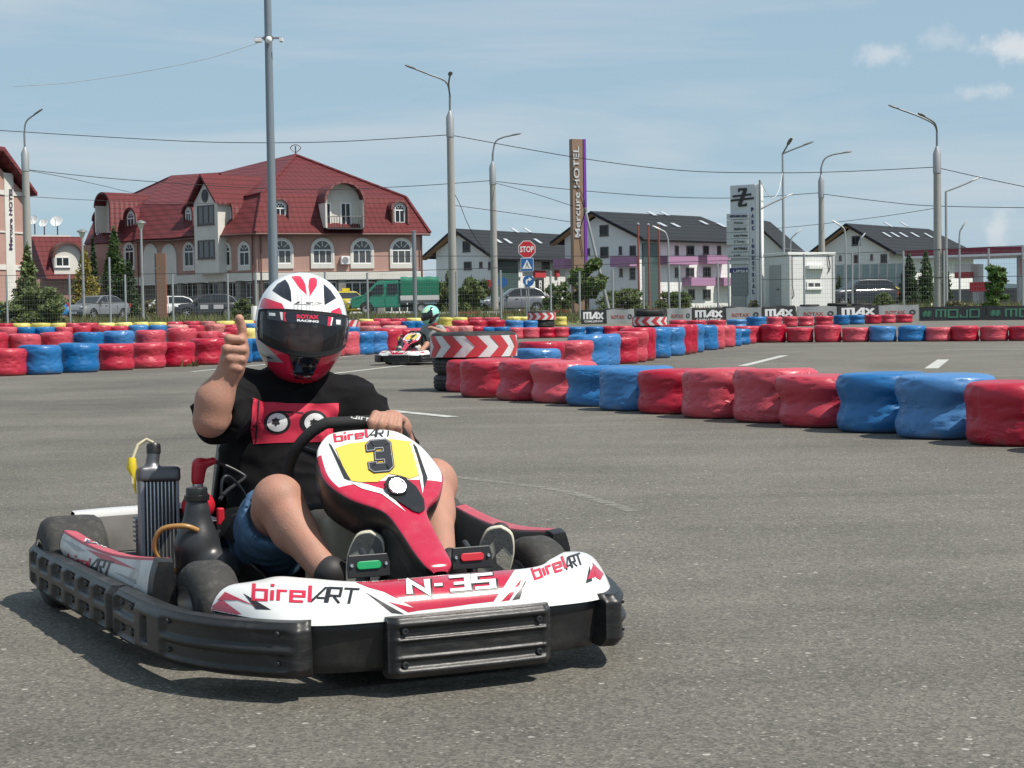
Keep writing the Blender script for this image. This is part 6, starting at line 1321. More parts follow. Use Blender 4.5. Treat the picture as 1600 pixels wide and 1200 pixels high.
for b_ in ((937, 352, 951, 368), (938, 386, 951, 402), (967, 385, 972, 397), (984, 384, 994, 401), (984, 419, 993, 436), (968, 420, 973, 432), (917, 388, 922, 398)): win(fg, h, *b_, fm=FRMD, fw=.14)
mb = MB(); u0, zt = fg.uv(965, 401); u1, zb = fg.uv(996, 416); fg.rect(mb, u0, u1, zb, zt, 0, 1.3); bld(mb, 'balcony', PUR, h)
mb = MB(); u0, zt = fg.uv(876, 405); u1, zb = fg.uv(893, 419); fg.rect(mb, u0, u1, zb, zt, 0, 1.3); bld(mb, 'balcony', PUR, h)
mb = MB(); fl.rect(mb, fl.uv(1003, 400)[0], fl.uv(1029, 400)[0], gz(200), fl.uv(1010, 380)[1], .05, .2); bld(mb, 'glass_front', DGRN, h)
for b_ in ((1054, 384, 1060, 398), (1072, 384, 1084, 399), (1098, 384, 1107, 398), (1120, 384, 1126, 398), (1054, 418, 1061, 433), (1071, 418, 1084, 433), (1098, 417, 1110, 433), (1075, 452, 1085, 467), (1098, 452, 1110, 467)): win(fl, h, *b_, fm=FRMD, fw=.12, d=.03)
for x0, x1, y0, y1 in ((1031, 1077, 400, 414), (1091, 1128, 399, 413), (1066, 1104, 434, 447), (1117, 1140, 434, 447)):
    mb = MB(); u0, zt = fl.uv(x0, y0); u1, zb = fl.uv(x1, y1); fl.rect(mb, u0, u1, zb, zt, .02, 1.3); bld(mb, 'balcony', PUR, h)
sk([(1018, 335), (1038, 335), (1034, 352), (1055, 353), (1099, 349), (1127, 353)])
h, fg, fl, sk = house('distant white apartment house with orange eaves half behind the tall sign', (1226, 236), (1150, 240), (1258, 250), 385, (1176, 340), 385, soff=mat('orange soffit', (.42, .20, .09), .7))
h, fg, fl, sk = house('white apartment house with dark roof behind the filling station', (1390, 206), (1283, 212), (1522, 226), 385, (1327, 349), 384)
for b_ in ((1331, 369, 1344, 383), (1334, 398, 1342, 410), (1360, 397, 1364, 406), (1376, 397, 1386, 410), (1311, 399, 1315, 407)): win(fg, h, *b_, fm=FRMD, fw=.14)
sk([(1387, 352), (1413, 352), (1385, 368), (1398, 368), (1411, 368), (1429, 368), (1450, 369)])
# ================================================================ STREET FURNITURE, SIGNS, FENCES
CONC = mat('pole concrete', (.33, .32, .30), .9, noise_amt=.15, nscale=2, dirt=(.2, .19, .18, .6), dscale=2, stretch=(1, 1, .25)); GALV = mat('galvanised steel', (.36, .37, .38), .5, metal=.4, noise_amt=.12, nscale=3, stretch=(1, 1, .2)); DGAL = mat('dark galvanised steel', (.22, .235, .25), .5, metal=.35, noise_amt=.15, nscale=3, stretch=(1, 1, .2))
LAMPG = mat('lamp housing', (.16, .16, .165), .5); LAMPP = mat('pale lamp housing', (.62, .62, .62), .4); WIRE = mat('cable', (.02, .02, .022), .7)
def at(o, p): return p - Vector(o.location)
def lamp_head(par, p, d, m, s=1.):
    d = Vector(d).normalized(); q = d.to_track_quat('Y', 'Z').to_matrix(); sd = SDF((-.25 * s, -.2 * s, -.2 * s), (.25 * s, .9 * s, .25 * s), .03 * s)
    mb = MB(); pr = [(-.05, .05, .05), (.0, .10, .07), (.25, .15, .09), (.55, .14, .08), (.72, .06, .04)]
    vs = []
    for y, w, hh in pr:
        for a in range(10): c = 2 * pi * a / 10; vs.append(p + q @ Vector((w * math.cos(c), y, (hh if math.sin(c) > 0 else hh * .6) * math.sin(c))) * s)
    n = len(pr); mb.add(vs, [(i * 10 + k, i * 10 + (k + 1) % 10, (i + 1) * 10 + (k + 1) % 10, (i + 1) * 10 + k) for i in range(n - 1) for k in range(10)] + [tuple(range(10))[::-1], tuple((n - 1) * 10 + k for k in range(10))]); return mb.build('lamp_head', m, par, smooth=60)
def lamp_post(label, Y, top, r0, r1, mast, arms, cat='street lamp', m=CONC, hm=LAMPG, hs=.75, collar=True, group=None):
    tp = P(top[0], top[1], Y); b = Vector((tp.x, Y, gz(Y))); t = thing('street_lamp', label, cat, b, 0, group); H = tp.z - b.z
    mb = MB(); mb.tube([(0, 0, -.1), (0, 0, H * .5), (0, 0, H)], [r0, (r0 + r1) / 2, r1], 16); mb.build('pole', m, t, smooth=60)
    if collar: MB().tube([(0, 0, H - .95), (0, 0, H), (0, 0, H + .35)], [r1 + .03, r1 + .03, .06], 16).build('collar', GALV, t, smooth=40)
    base = at(t, P(*mast[0], Y)) if mast else Vector((0, 0, H))
    if mast: MB().tube([Vector((0, 0, H))] + [at(t, P(*q, Y)) for q in mast], .055, 8).build('mast', DGAL, t, smooth=60)
    for pts, dep in arms:
        w = [at(t, P(x, y, Y + dep * k / max(1, len(pts) - 1))) for k, (x, y) in enumerate(pts)]; w = [Vector(p) for p in spline([tuple(q) for q in w], 12)]
        MB().tube(w, .045, 8).build('arm', DGAL if hm is LAMPG else GALV, t, smooth=60); lamp_head(t, w[-1], w[-1] - w[-3], hm, hs)
    return t
lamp_post('concrete street lamp beside the hotel wing at the left edge', 95, (39, 240), .26, .18, [(38, 208)], [([(38, 208), (41, 190), (54, 179)], 0)])
lamp_post('tall concrete street lamp with two arms right of the red roofed hotel', 88, (703, 184), .22, .17, [(703, 150)], [([(703, 150), (697, 128), (670, 116), (648, 107.5)], -1), ([(703, 150), (701, 132), (703, 118)], -2.5)])
lamp_post('shorter concrete street lamp with one curved arm left of the stop sign', 100, (769.5, 262), .22, .16, [(770, 240)], [([(770, 240), (774, 222), (785, 215), (800, 211.5)], 0)])
lamp_post('concrete street lamp rising behind the white kiosk', 102, (1283, 283), .22, .15, [(1283, 262)], [([(1283, 262), (1288, 249), (1300, 242), (1317, 239)], 0)])
lamp_post('thick concrete street lamp with three heads on the right', 86, (1464, 240), .21, .17, [(1464, 205)], [([(1464, 205), (1458, 193), (1434, 181), (1404, 170)], 0), ([(1464, 205), (1460, 192), (1444, 182)], -1.5)])
lamp_post('thin steel lamp with a pair of heads behind the kiosk', 96, (1223, 240), .09, .06, None, [([(1223, 240), (1231, 226)], -.6), ([(1223, 240), (1240, 233), (1256, 227)], 0)], m=GALV, collar=False, hs=.8)
lamp_post('thin steel lamp with one pale arm at the far right', 90, (1478, 299), .08, .06, None, [([(1478, 299), (1497, 292), (1517, 283.5)], 0)], m=GALV, hm=LAMPP, collar=False, hs=.8)
lamp_post('thin steel lamp with a pale head right against the tall white sign', 91, (1187, 281), .08, .05, None, [([(1188, 327), (1203, 319), (1225, 309)], 0)], m=DGAL, hm=LAMPP, collar=False, hs=.7)
for lab, Y, top, arm in (('small white lamp with curved head near the red flagpoles', 98, (1044, 376), [(1044, 376), (1040, 364), (1032, 359)]), ('small white lamp peering over the kiosk roof on its left', 110, (1235, 382), [(1235, 382), (1237, 372), (1243, 366)]), ('small white lamp in front of the gable behind the kiosk', 96, (1321, 372), [(1321, 372), (1319, 358), (1312, 352)]), ('small white lamp near the green wall', 112, (1342, 395), [(1342, 395), (1342, 380), (1345, 374)]), ('small white lamp in front of the filling station roof', 95, (1499, 374), [(1499, 374), (1500, 362), (1503, 356)])):
    lamp_post(lab, Y, top, .06, .05, None, [(arm, 0)], m=GALV, hm=LAMPP, collar=False, hs=.7, group='small white lamps')
for lab, Y, x, yt in (('park lamp with hat shaped head by the golden shrub', 99, 128, 360), ('park lamp with hat shaped head in front of the hotel corner', 97, 220, 346)):
    tp = P(x, yt, Y); t = thing('park_lamp', lab, 'park lamp', Vector((tp.x, Y, gz(Y))), 0, 'park lamps'); H = tp.z - gz(Y); MB().tube([(0, 0, -.1), (0, 0, H - .5)], [.09, .06], 12).build('pole', GALV, t, smooth=60)
    MB().lathe([(.06, H - .5), (.18, H - .15), (.20, H - .1)], 16).build('globe', mat('frosted globe', (.6, .58, .52), .3), t, smooth=50); MB().lathe([(.30, H - .10), (.26, H - .02), (.06, H + .06), (0, H + .08)], 16).build('hat', LAMPG, t, smooth=40)
# grey mast in front of the hotel with a camera bracket
tp = P(418, 0, 78); t = thing('mast', 'tall grey steel mast rising behind the driver past the top of the photo', 'mast', Vector((tp.x, 78, gz(78)))); H = tp.z - gz(78)
MB().tube([(0, 0, -.1), (0, 0, 5.5), (0, 0, 5.5), (0, 0, H + 3)], [.225, .205, .19, .15], 20).build('pole', mat('grey painted mast', (.17, .205, .235), .5, noise_amt=.1, nscale=3, stretch=(1, 1, .2)), t, smooth=40)
zc = at(t, P(419, 60, 78)).z; mb = MB(); mb.tube([(0, 0, zc - .08), (0, 0, zc + .08)], .22, 20); mb.box((0, -.05, zc), (1.2, .08, .07)); mb.build('bracket', LAMPG, t)
MB().lathe([(0, .14), (.1, .12), (.15, 0), (.12, -.12), (0, -.19)], 18, Matrix.Translation((.06, -.32, zc - .1))).build('dome_camera', DISH, t, smooth=60)
for x in (-.5, -.36, .58): mb = MB(); mb.box((x, -.12, zc - .1), (.16, .34, .16)); mb.build('camera', DISH, t, bevel=.02)
# thinner pole in front of the green van
tp = P(646.5, 362, 84); t = thing('utility_pole', 'bare grey pole standing in front of the green van', 'pole', Vector((tp.x, 84, gz(84)))); H = tp.z - gz(84); MB().tube([(0, 0, -.1), (0, 0, H)], .105, 14).build('pole', DGAL, t, smooth=60); MB().lathe([(.12, H), (.12, H + .03), (0, H + .06)], 14).build('cap', DGAL, t)
# leaning pole by the hotel totem
a, b_ = P(914, 326, 94), P(951, 484, 94); t = thing('pole', 'long pale pole leaning against the brown hotel sign', 'pole', b_); MB().tube([(0, 0, 0), a - b_], [.10, .06], 12).build('shaft', GALV, t, smooth=60); MB().tube([(a - b_) * .97, (a - b_) * 1.01], .09, 10).build('end_cap', LAMPG, t)
# overhead cables
def cable(label, pts, r=.020, m=WIRE, group='overhead cables'):
    w = [P(*q) for q in pts]; s = [Vector(p) for p in spline([tuple(q) for q in w], 30)]; o0 = s[0].copy(); o = MB().tube([p - o0 for p in s], r, 6).build('cable', m, smooth=60); o.location = o0; return tag(o, label, 'cable', group)
cable('highest cable sagging from the left edge to the two armed lamp', [(-30, 202, 92), (200, 216, 91), (350, 222.5, 90), (520, 221.5, 89), (697, 211, 88)])
cable('highest cable sagging between the two armed and three headed lamps', [(704, 211, 88), (900, 246, 87), (1060, 266, 87), (1200, 270, 86), (1320, 268, 86), (1463, 261, 86)])
cable('highest cable running off the right edge from the three headed lamp', [(1465, 262, 86), (1540, 279, 85), (1640, 300, 84)])
cable('cable from the left concrete lamp passing before the hotel roof', [(40, 265, 95), (200, 281, 97), (450, 296, 99), (620, 292, 100), (770, 282, 100)])
cable('cable dropping from the left concrete lamp to the hotel roof', [(42, 266, 95), (120, 281, 105), (214, 303, 140)], .016)
cable('cable sagging from the one armed lamp to the lamp behind the kiosk', [(770, 283, 100), (900, 297, 101), (1040, 307.5, 101), (1160, 309, 102), (1283, 301, 102)])
cable('cable from the kiosk lamp to the right edge', [(1284, 303, 102), (1380, 315, 98), (1465, 322, 92), (1640, 325, 90)])
cable('low cable from the two armed lamp down behind the brown sign', [(703, 320, 88), (800, 333, 92), (893, 347, 96)], .016)
cable('short cable from the one armed lamp to the brown sign', [(770, 285, 100), (830, 301, 98), (895, 322, 95)], .016)
cable('low cable from the left edge past the satellite dishes', [(-20, 306, 95), (42, 307, 95), (150, 313, 110), (330, 318, 128)], .016)
cable('cable from the kiosk lamp up to the three headed lamp', [(1200, 358, 98), (1283, 350, 102), (1380, 338, 95), (1464, 325, 86)], .016)
cable('cable looping in front of the two armed lamp', [(703, 290, 88), (718, 318, 88), (730, 348, 88), (745, 375, 90), (766, 402, 98)], .018)
cable('pale guy rope from the grey mast to the left', [(406, 66, 78), (330, 90, 79), (230, 111, 80), (110, 129, 81), (20, 135, 82)], .012, mat('pale rope', (.5, .5, .48), .7))
cable('white cable swinging between the tall sign and the thin lamp', [(1187, 281, 91), (1197, 300, 92), (1207, 309, 93), (1216, 300, 95), (1223, 268, 96)], .018, LAMPP)

# ---- signs
BRN = mat('totem brown', (.24, .155, .105), .5, noise_amt=.05, nscale=1); PURP = mat('totem purple', (.16, .035, .33), .4); SILV = mat('silver letters', (.62, .62, .63), .35, metal=.3)
def box_on(fr, par, x0, y0, x1, y1, d0, d1, m, name, **k):
    u0, zt = fr.uv(x0, y0); u1, zb = fr.uv(x1, y1); mb = MB(); fr.rect(mb, min(u0, u1), max(u0, u1), zb, zt, d0, d1); return bld(mb, name, m, par, **k)
a = GX(899, 95); b2 = GX(917, 95.3); t = thing('hotel_sign', 'tall brown and purple hotel totem with vertical silver name', 'sign', a); f = Fr(a, b2); zt = f.uv(900, 217)[1]; zb = gz(95) - .2
w = .72; mb = MB(); f.rect(mb, -.05, w * .82, zb, zt, -.35, 0); bld(mb, 'panel', BRN, t, bevel=.01); mb = MB(); f.rect(mb, w * .82 + .03, w * 1.08, zb, zt, -.3, .02); bld(mb, 'side_strip', PURP, t); mb = MB(); f.rect(mb, w * .82, w * .82 + .03, zb, zt - .02, -.33, -.02); bld(mb, 'joint', INK, t)
lettered(f, t, 'Mercure HOTEL', 907, 371, 903.8, 229, 10, SILV, d=.05, th=.05, bold=.01)
mb = MB(); q0 = f.pt(.05, f.uv(890, 258)[1], .05); mb.tube(spline([tuple(q0), tuple(f.pt(.0, f.uv(890, 280)[1], .06)), tuple(f.pt(.5, f.uv(900, 305)[1], .08)), tuple(f.pt(.66, f.uv(905, 330)[1], .06)), tuple(f.pt(.35, f.uv(905, 360)[1], .06)), tuple(f.pt(.5, f.uv(905, 400)[1], .06))], 30), .02, 6); bld(mb, 'loose_cable', WIRE, t, smooth=60)
def zsign():
    a, b_ = GX(1143, 93.0), GX(1188, 92.0); t = thing('business_park_sign', 'tall white sign tower with black Z emblem and business name plates', 'sign', a); f = Fr(a, b_); z0 = gz(92) - .2; W_ = mat('sign white', (.62, .64, .66), .5, noise_amt=.04, nscale=1); zt = f.uv(1160, 289)[1]; L_ = f.uv(1180, 350)[0]
    mb = MB(); f.rect(mb, 0, L_, z0, zt, -.5, 0); bld(mb, 'tower', W_, t); mb = MB(); f.rect(mb, L_ + .01, f.L, z0, zt - .02, -.46, -.03); bld(mb, 'edge', mat('lit sign edge', (.74, .74, .73), .5), t)  # sunlit flank painted in: a brighter white than the tower front
    mb = MB(); S = lambda pts, wd, dd: None
    def bar(x0, y0, x1, y1, wd, d):
        p, q = Vector(f.uv(x0, y0)), Vector(f.uv(x1, y1)); n = Vector((-(q - p).y, (q - p).x)).normalized() * wd; f.prism(mb, [tuple(p - n), tuple(q - n), tuple(q + n), tuple(p + n)], 0, d)
    bar(1154, 296, 1167, 295.3, .06, .05); bar(1165, 296, 1155.5, 321, .10, .047); bar(1154, 321.5, 1166, 320.5, .06, .05); bar(1166, 317, 1166, 321.5, .04, .044); bar(1154.5, 296, 1154.5, 300, .04, .044); bar(1145, 307, 1174, 303.5, .05, .054); bar(1142, 313.5, 1178, 309.5, .05, .057); bld(mb, 'emblem', INK, t)
    blue = mat('navy letters', (.03, .05, .13), .5)
    for i, ch in enumerate('PARC'): 
        x = 1174 + i * .4; lettered(f, t, ch, x, 330.5 + i * 9.8, x + 3.6, 330.4 + i * 9.8, 6.2, blue, d=.05, th=.04, bold=.03)
    for i, ch in enumerate('INDUSTRIAL'):
        x = 1175 + i * .1; lettered(f, t, ch, x + (1.2 if ch == 'I' else 0), 379 + i * 8.9, x + (2.2 if ch == 'I' else 3.6), 378.9 + i * 8.9, 6.2, blue, d=.05, th=.04, bold=.03)
    for i, (y0, y1, s, bd) in enumerate(((334.5, 342, 'MISSION RELIEF LOGISTICS', .02), (344.5, 352, 'Anteea', 0), (354, 362, 'DIGIFOOD', .01), (364.5, 372, 'Luna Home', .02), (374, 381.5, 'C Termo', 0), (387, 392.5, 'BATERIILE', .02), (396, 403, 'sali', .0), (406.5, 412, '', 0))):
        pl = box_on(f, t, 1137 + (i > 5) * 1.5, y0, 1170.5, y1, .0, .12, mat('name plate', (.56, .57, .58), .5), 'name_plate')
        if s: q = lettered(Fr(f.pt(0, 0, .12), f.pt(f.L, 0, .12)), t, s, 1141 if len(s) > 10 else 1147, y1 - 2.2, 1168 if len(s) > 10 else 1147 + len(s) * 2.4, y1 - 2.6, 3.6, INK if i else blue, d=.03, th=.015, bold=bd); q.parent = pl
    box_on(f, t, 1139, 419, 1169, 426, .0, .1, mat('navy panel', (.035, .045, .16), .4), 'blue_panel'); box_on(f, t, 1143, 427, 1169, 461, .0, .09, mat('grey steel sheet', (.22, .24, .26), .4, metal=.3), 'steel_sheet'); box_on(f, t, 1143, 462, 1166, 482, .0, .08, mat('grey base', (.34, .35, .35), .6), 'base_panel')
    lettered(Fr(f.pt(0, 0, .1), f.pt(f.L, 0, .1)), t, 'UPSH', 1146, 426, 1168, 425.6, 4, WINK, d=.03, th=.015, bold=.02)
zsign()
SRED = mat('sign red', (.52, .02, .035), .4); SBLU = mat('sign blue', (.025, .12, .34), .4); SW = mat('sign white face', (.75, .75, .74), .4)
def road_sign():
    Y = 84; tp = P(823, 376, Y); t = thing('road_sign_post', 'post carrying stop, pedestrian crossing and blue arrow signs', 'road sign', Vector((tp.x, Y, gz(Y)))); H = tp.z - gz(Y); k = Y / F_PX
    mb = MB()
    for x in (-.05, .05): mb.tube([(x, 0, -.1), (x, 0, H)], .028, 8)
    mb.build('post', GALV, t, smooth=60); z = lambda px, y: at(t, P(px, y, Y)).z
    oc = lambda r: [(r * math.cos(pi / 8 + pi / 4 * i), r * math.sin(pi / 8 + pi / 4 * i)) for i in range(8)]; c = (0, -.05, z(822, 389.5))
    s = MB().prism(oc(.44), c, (1, 0, 0), (0, 0, 1), (0, -.02, 0)).build('stop_plate', SW, t); s2 = MB().prism(oc(.405), (0, -.072, c[2]), (1, 0, 0), (0, 0, 1), (0, -.004, 0)).build('red_face', SRED, t); s2.parent = s
    V, Fc, w = ftext('STOP', bold=.03); hh = .29; o = MB().add([(-.33 + .66 * x / w, -.081, c[2] - hh / 2 + hh * y) for x, y, l in V], Fc).build('lettering', SW, t); o.parent = s
    z1, z0 = z(822, 403), z(822, 424); h = z1 - z0; cz = (z0 + z1) / 2
    s = MB().prism(rrect(h * .96, h, .04), (0, -.05, cz), (1, 0, 0), (0, 0, 1), (0, -.02, 0)).build('crossing_plate', SW, t); q = MB().prism(rrect(h * .89, h * .93, .03), (0, -.072, cz), (1, 0, 0), (0, 0, 1), (0, -.004, 0)).build('blue_face', SBLU, t); q.parent = s
    q = MB().prism([(-.24, -.2), (.24, -.2), (0, .24)], (0, -.078, cz), (1, 0, 0), (0, 0, 1), (0, -.004, 0)).build('triangle', SW, t); q.parent = s
    mb = MB(); 
    for pl in ([(-.02, .08), (.02, .08), (.03, 0), (-.03, 0)], [(-.03, -.002), (0, -.002), (-.06, -.15), (-.09, -.15)], [(.002, -.002), (.03, -.002), (.10, -.15), (.07, -.15)], [(-.02, .085), (.02, .085), (.015, .125), (-.015, .125)]): mb.prism(pl, (0, -.084, cz), (1, 0, 0), (0, 0, 1), (0, -.004, 0))
    q = mb.build('walking_figure', INK, t); q.parent = s
    cz = z(826, 439); s = MB().prism([(.27 * math.cos(2 * pi * i / 24), .27 * math.sin(2 * pi * i / 24)) for i in range(24)], (.05, -.05, cz), (1, 0, 0), (0, 0, 1), (0, -.02, 0)).build('arrow_plate', SBLU, t)
    q = MB().prism([(-.13, -.16), (-.05, -.16), (-.05, -.0), (.02, .05), (.02, -.03), (.17, .08), (.02, .19), (.02, .12), (-.13, .05)], (.05, -.074, cz), (1, 0, 0), (0, 0, 1), (0, -.004, 0)).build('arrow', SW, t); q.parent = s
road_sign()
Y = 104; tp = P(768, 436, Y); t = thing('road_sign_post', 'small give way sign and round blue sign beside the silver hatchback', 'road sign', Vector((tp.x, Y, gz(Y)))); H = tp.z - gz(Y); MB().tube([(0, 0, -.1), (0, 0, H)], .035, 8).build('post', GALV, t)
MB().prism([(-.42, .2), (.42, .2), (0, -.5)], (0, -.05, H - .25), (1, 0, 0), (0, 0, 1), (0, -.02, 0)).build('give_way_plate', SRED, t); x1 = at(t, P(785, 440, Y)).x; MB().tube([(x1, 0, -.1), (x1, 0, H)], .035, 8).build('post', GALV, t); MB().prism([(.3 * math.cos(2 * pi * i / 24), .3 * math.sin(2 * pi * i / 24)) for i in range(24)], (x1, -.05, H - .2), (1, 0, 0), (0, 0, 1), (0, -.02, 0)).build('round_plate', SBLU, t)
# brown totem in front of the hotel
a, b_ = GX(246, 97), GX(262, 97.3); t = thing('hotel_totem', 'small brown direction totem standing in front of the hotel windows', 'sign', a); f = Fr(a, b_); zt = f.uv(252, 396)[1]; zb = gz(97) - .1
zm = f.uv(252, 419)[1]; mb = MB(); f.rect(mb, 0, f.L * .84, zb, zm - .02, -.25, 0); bld(mb, 'panel', mat('totem dark brown', (.13, .075, .05), .5), t); mb = MB(); f.rect(mb, 0, f.L * .84, zm + .01, zt, -.25, 0); bld(mb, 'header_panel', mat('totem dark brown', (.13, .075, .05), .5), t); mb = MB(); f.rect(mb, f.L * .87, f.L, zb, zt + .02, -.22, -.02); bld(mb, 'edge_post', mat('totem rust', (.25, .10, .07), .6), t)
# flagpoles
for i, (x, yt) in enumerate(((997, 351), (1013, 352), (1029, 351))):
    tp = P(x, yt, 99 + i); t = thing('flagpole', ['red flagpole nearest the brown hotel sign', 'middle red flagpole of the three', 'red flagpole nearest the purple balconies'][i], 'flagpole', Vector((tp.x, 99 + i, gz(99))), 0, 'red flagpoles'); H = tp.z - gz(99); MB().tube([(0, 0, -.1), (0, 0, H)], [.07, .05], 10).build('pole', mat('red brown steel', (.28, .07, .05), .5), t, smooth=60); MB().lathe([(.09, H), (.09, H + .06), (0, H + .12)], 10).build('cap', GALV, t)

# ---- mesh fence on the edge of the circuit
FW = mat('fence wire', (.26, .27, .26), .5, metal=.3)
def fence(label, posts, hpx, wires, Y, step=.2, vs=.12):
    a = GX(posts[0], Y); t = thing('mesh_fence', label, 'fence', a); pp = [GX(x, Y) for x in posts]; zt = [at(t, P(x, y, Y)).z for x, y in zip(posts, hpx)]
    for p, z in zip(pp, zt): q = p - a; MB().tube([(q.x, q.y, -.2), (q.x, q.y, z)], .052, 8).build('post', GALV, t, smooth=60)
    for i in range(len(pp) - 1):
        p, q = pp[i] - a, pp[i + 1] - a; z0, z1 = min(zt[i], zt[i + 1]) * .96, .1; mb = MB(); n = int((q.x - p.x) / vs)
        for k in range(1, n): x = p.x + (q.x - p.x) * k / n; mb.box((x, 0, (z0 + z1) / 2), (.0045, .0045, z0 - z1))
        m_ = int((z0 - z1) / step)
        for k in range(m_ + 1): z = z1 + (z0 - z1) * k / m_; mb.box(((p.x + q.x) / 2, .008, z), (q.x - p.x, .006, .006))
        mb.build('wire_panel', FW, t)
    for y in wires:
        mb = MB(); pts = [at(t, P(x, y + (x - posts[0]) * wires[y], Y)) for x in posts]; mb.tube(pts, .016, 6); mb.build('strand', WIRE, t)
    return t
fence('wire mesh fence on steel posts in front of the hotel car park', [-20, 12, 110, 173, 197, 271, 357, 401, 463, 509, 575], [430, 431, 429, 402, 429, 428, 428, 428, 426, 424, 426], {431: -.012}, 85)
fence('wire mesh fence with dark strands from the van to the kiosk', [575, 650, 714, 783, 861, 906, 958, 1006, 1062, 1122, 1139, 1189], [426, 424, 424, 422, 423, 424, 421, 416, 415, 411, 409, 404], {425: -.032, 400.1: .0001}, 85.5)
fence('taller wire mesh fence with dark strands before the filling station', [1189, 1257, 1322, 1332, 1412, 1475, 1545, 1598, 1660], [404, 397, 396, 395, 392, 391, 388, 383, 382], {402: -.045, 437: -.014}, 85.8)
# white and red painted marker post by the track
tp = P(397, 478, 74); t = thing('marker_post', 'short white post with a red band standing behind the thumb', 'post', Vector((tp.x, 74, gz(74)))); H = tp.z - gz(74); MB().tube([(0, 0, H * .45), (0, 0, H)], .13, 14).build('shaft', SW, t, smooth=40); MB().tube([(0, 0, H * .2), (0, 0, H * .45)], .131, 14).build('red_band', SRED, t, smooth=40); MB().tube([(0, 0, -.05), (0, 0, H * .2)], .13, 14).build('foot', SW, t)
# kerb of the road behind
mbw, mbr = MB(), MB()
for i in range(26):
    x = GX(690, 97).x + i * .62; (mbw if i % 4 < 2 else mbr).box((x, 97, gz(97) + .06), (.615, .3, .22))
structure(mbw.build('kerb', SW)); structure(mbr.build('kerb', mat('kerb red', (.45, .07, .06), .8)))

# ---- kiosk
def kiosk():
    Pk, Pf, Ps = GX(1233, 89), GX(1304, 90.5), GX(1196, 91.5); t = thing('kiosk', 'white cabin kiosk with grey door and small window behind the fence', 'kiosk', Pk); ff = Fr(Pk, Pf); fs = Fr(Ps, Pk); z0 = gz(89) - .1; zt = ff.uv(1260, 399)[1]
    KW = mat('cabin white', (.70, .70, .69), .5, noise_amt=.03, nscale=1, dirt=(.5, .5, .48, .5), dscale=1); mb = MB(); ff.rect(mb, 0, ff.L, z0, zt, -.12, 0); fs.rect(mb, 0, fs.L - .0, z0, zt - .01, -.12, 0); B_ = Pf + (Ps - Pk)
    mb.add([Vector((q.x, q.y, zz)) for zz in (z0, zt - .03) for q in (Pf, B_, Ps)], [(0, 1, 4, 3), (1, 2, 5, 4)]); bld(mb, 'wall', KW, t)
    mb = MB(); c4 = [Pk, Pf, B_, Ps]; cc = sum(c4, Vector()) / 4; up = [cc + (q - cc) * 1.05 for q in c4]; mb.add([Vector((q.x, q.y, zz)) for zz in (zt + .01, zt + .16) for q in up], [(0, 1, 2, 3), (4, 5, 6, 7)] + [(i, (i + 1) % 4, 4 + (i + 1) % 4, 4 + i) for i in range(4)]); bld(mb, 'roof', KW, t, bevel=.02)
    mb = MB()
    for u in (.0, ff.L - .14): ff.rect(mb, u, u + .14, z0, zt - .01, .0, .05)
    bld(mb, 'corner_post', mat('cabin trim', (.5, .5, .5), .5), t)
    box_on(fs, t, 1203, 415, 1221, 481, 0, .05, mat('kiosk door grey', (.36, .37, .38), .5), 'door'); mb = MB(); u, z = fs.uv(1217, 452); fs.rect(mb, u - .05, u + .14, z - .03, z + .03, .05, .12); bld(mb, 'handle', INK, t)
    win(ff, t, 1260, 440, 1282.5, 450.5, bars=1, gm=CURT, fw=.08); box_on(ff, t, 1259, 415, 1286, 420, 0, .28, KW, 'shutter_box'); mb = MB(); u, z = ff.uv(1237, 447); mb.tube([ff.pt(u, zt, .05), ff.pt(u, z, .05), ff.pt(u + .1, z - .5, .06), ff.pt(u - .05, z - .6, .05)], .025, 6); bld(mb, 'cable_conduit', INK, t)
    mb = MB(); u, z = ff.uv(1293, 404); mb.tube([ff.pt(u, zt, .06), ff.pt(u + .05, z - .2, .08), ff.pt(u + .12, z - .45, .06), ff.pt(u, z - .7, .06)], .03, 6); bld(mb, 'floodlight_cable', INK, t)
kiosk()
# ---- filling station
def station():
    a, b_ = GX(1413, 150), GX(1640, 143); t = thing('filling_station', 'filling station with dark red canopy at the right edge', 'filling station', a); f = Fr(a, b_); CR = mat('canopy red', (.22, .025, .05), .4); zt = f.uv(1500, 388)[1]; zm = f.uv(1500, 398)[1]; zl = f.uv(1500, 401.5)[1]
    mb = MB(); f.rect(mb, 0, f.L, zm, zt, -9, 0); bld(mb, 'canopy', CR, t); mb = MB(); f.rect(mb, .02, f.L - .02, zl, zm - .005, -8.9, .05); bld(mb, 'canopy_edge', SW, t)
    for x0, x1 in ((1576, 1584), (1430, 1436)): mb = MB(); f.rect(mb, f.uv(x0, 420)[0], f.uv(x1, 420)[0], gz(150) - .1, zl, -2.5, -2.0); bld(mb, 'pillar', mat('pillar grey', (.5, .5, .5), .6), t)
    mb = MB(); f.rect(mb, f.uv(1584.5, 420)[0], f.L, gz(150), f.uv(1590, 404)[1], -2.4, -1.2); bld(mb, 'shop_wall', mat('shop wall', (.45, .44, .43), .6), t); box_on(f, t, 1589, 405, 1612, 428, -1.1, -.9, SRED, 'poster'); box_on(f, t, 1507, 441, 1548, 455, -2.4, -1.2, SRED, 'counter'); box_on(f, t, 1478, 425, 1502, 434, -3, -2, SRED, 'price_board'); box_on(f, t, 1478, 412, 1503, 424.5, -3, -2, SW, 'white_board')
    box_on(f, t, 1500, 412, 1511, 486, -4, -3, SW, 'white_column'); box_on(f, t, 1441, 452, 1640, 486, -6, -5.5, mat('low wall', (.32, .31, .29), .8), 'low_wall')
station()
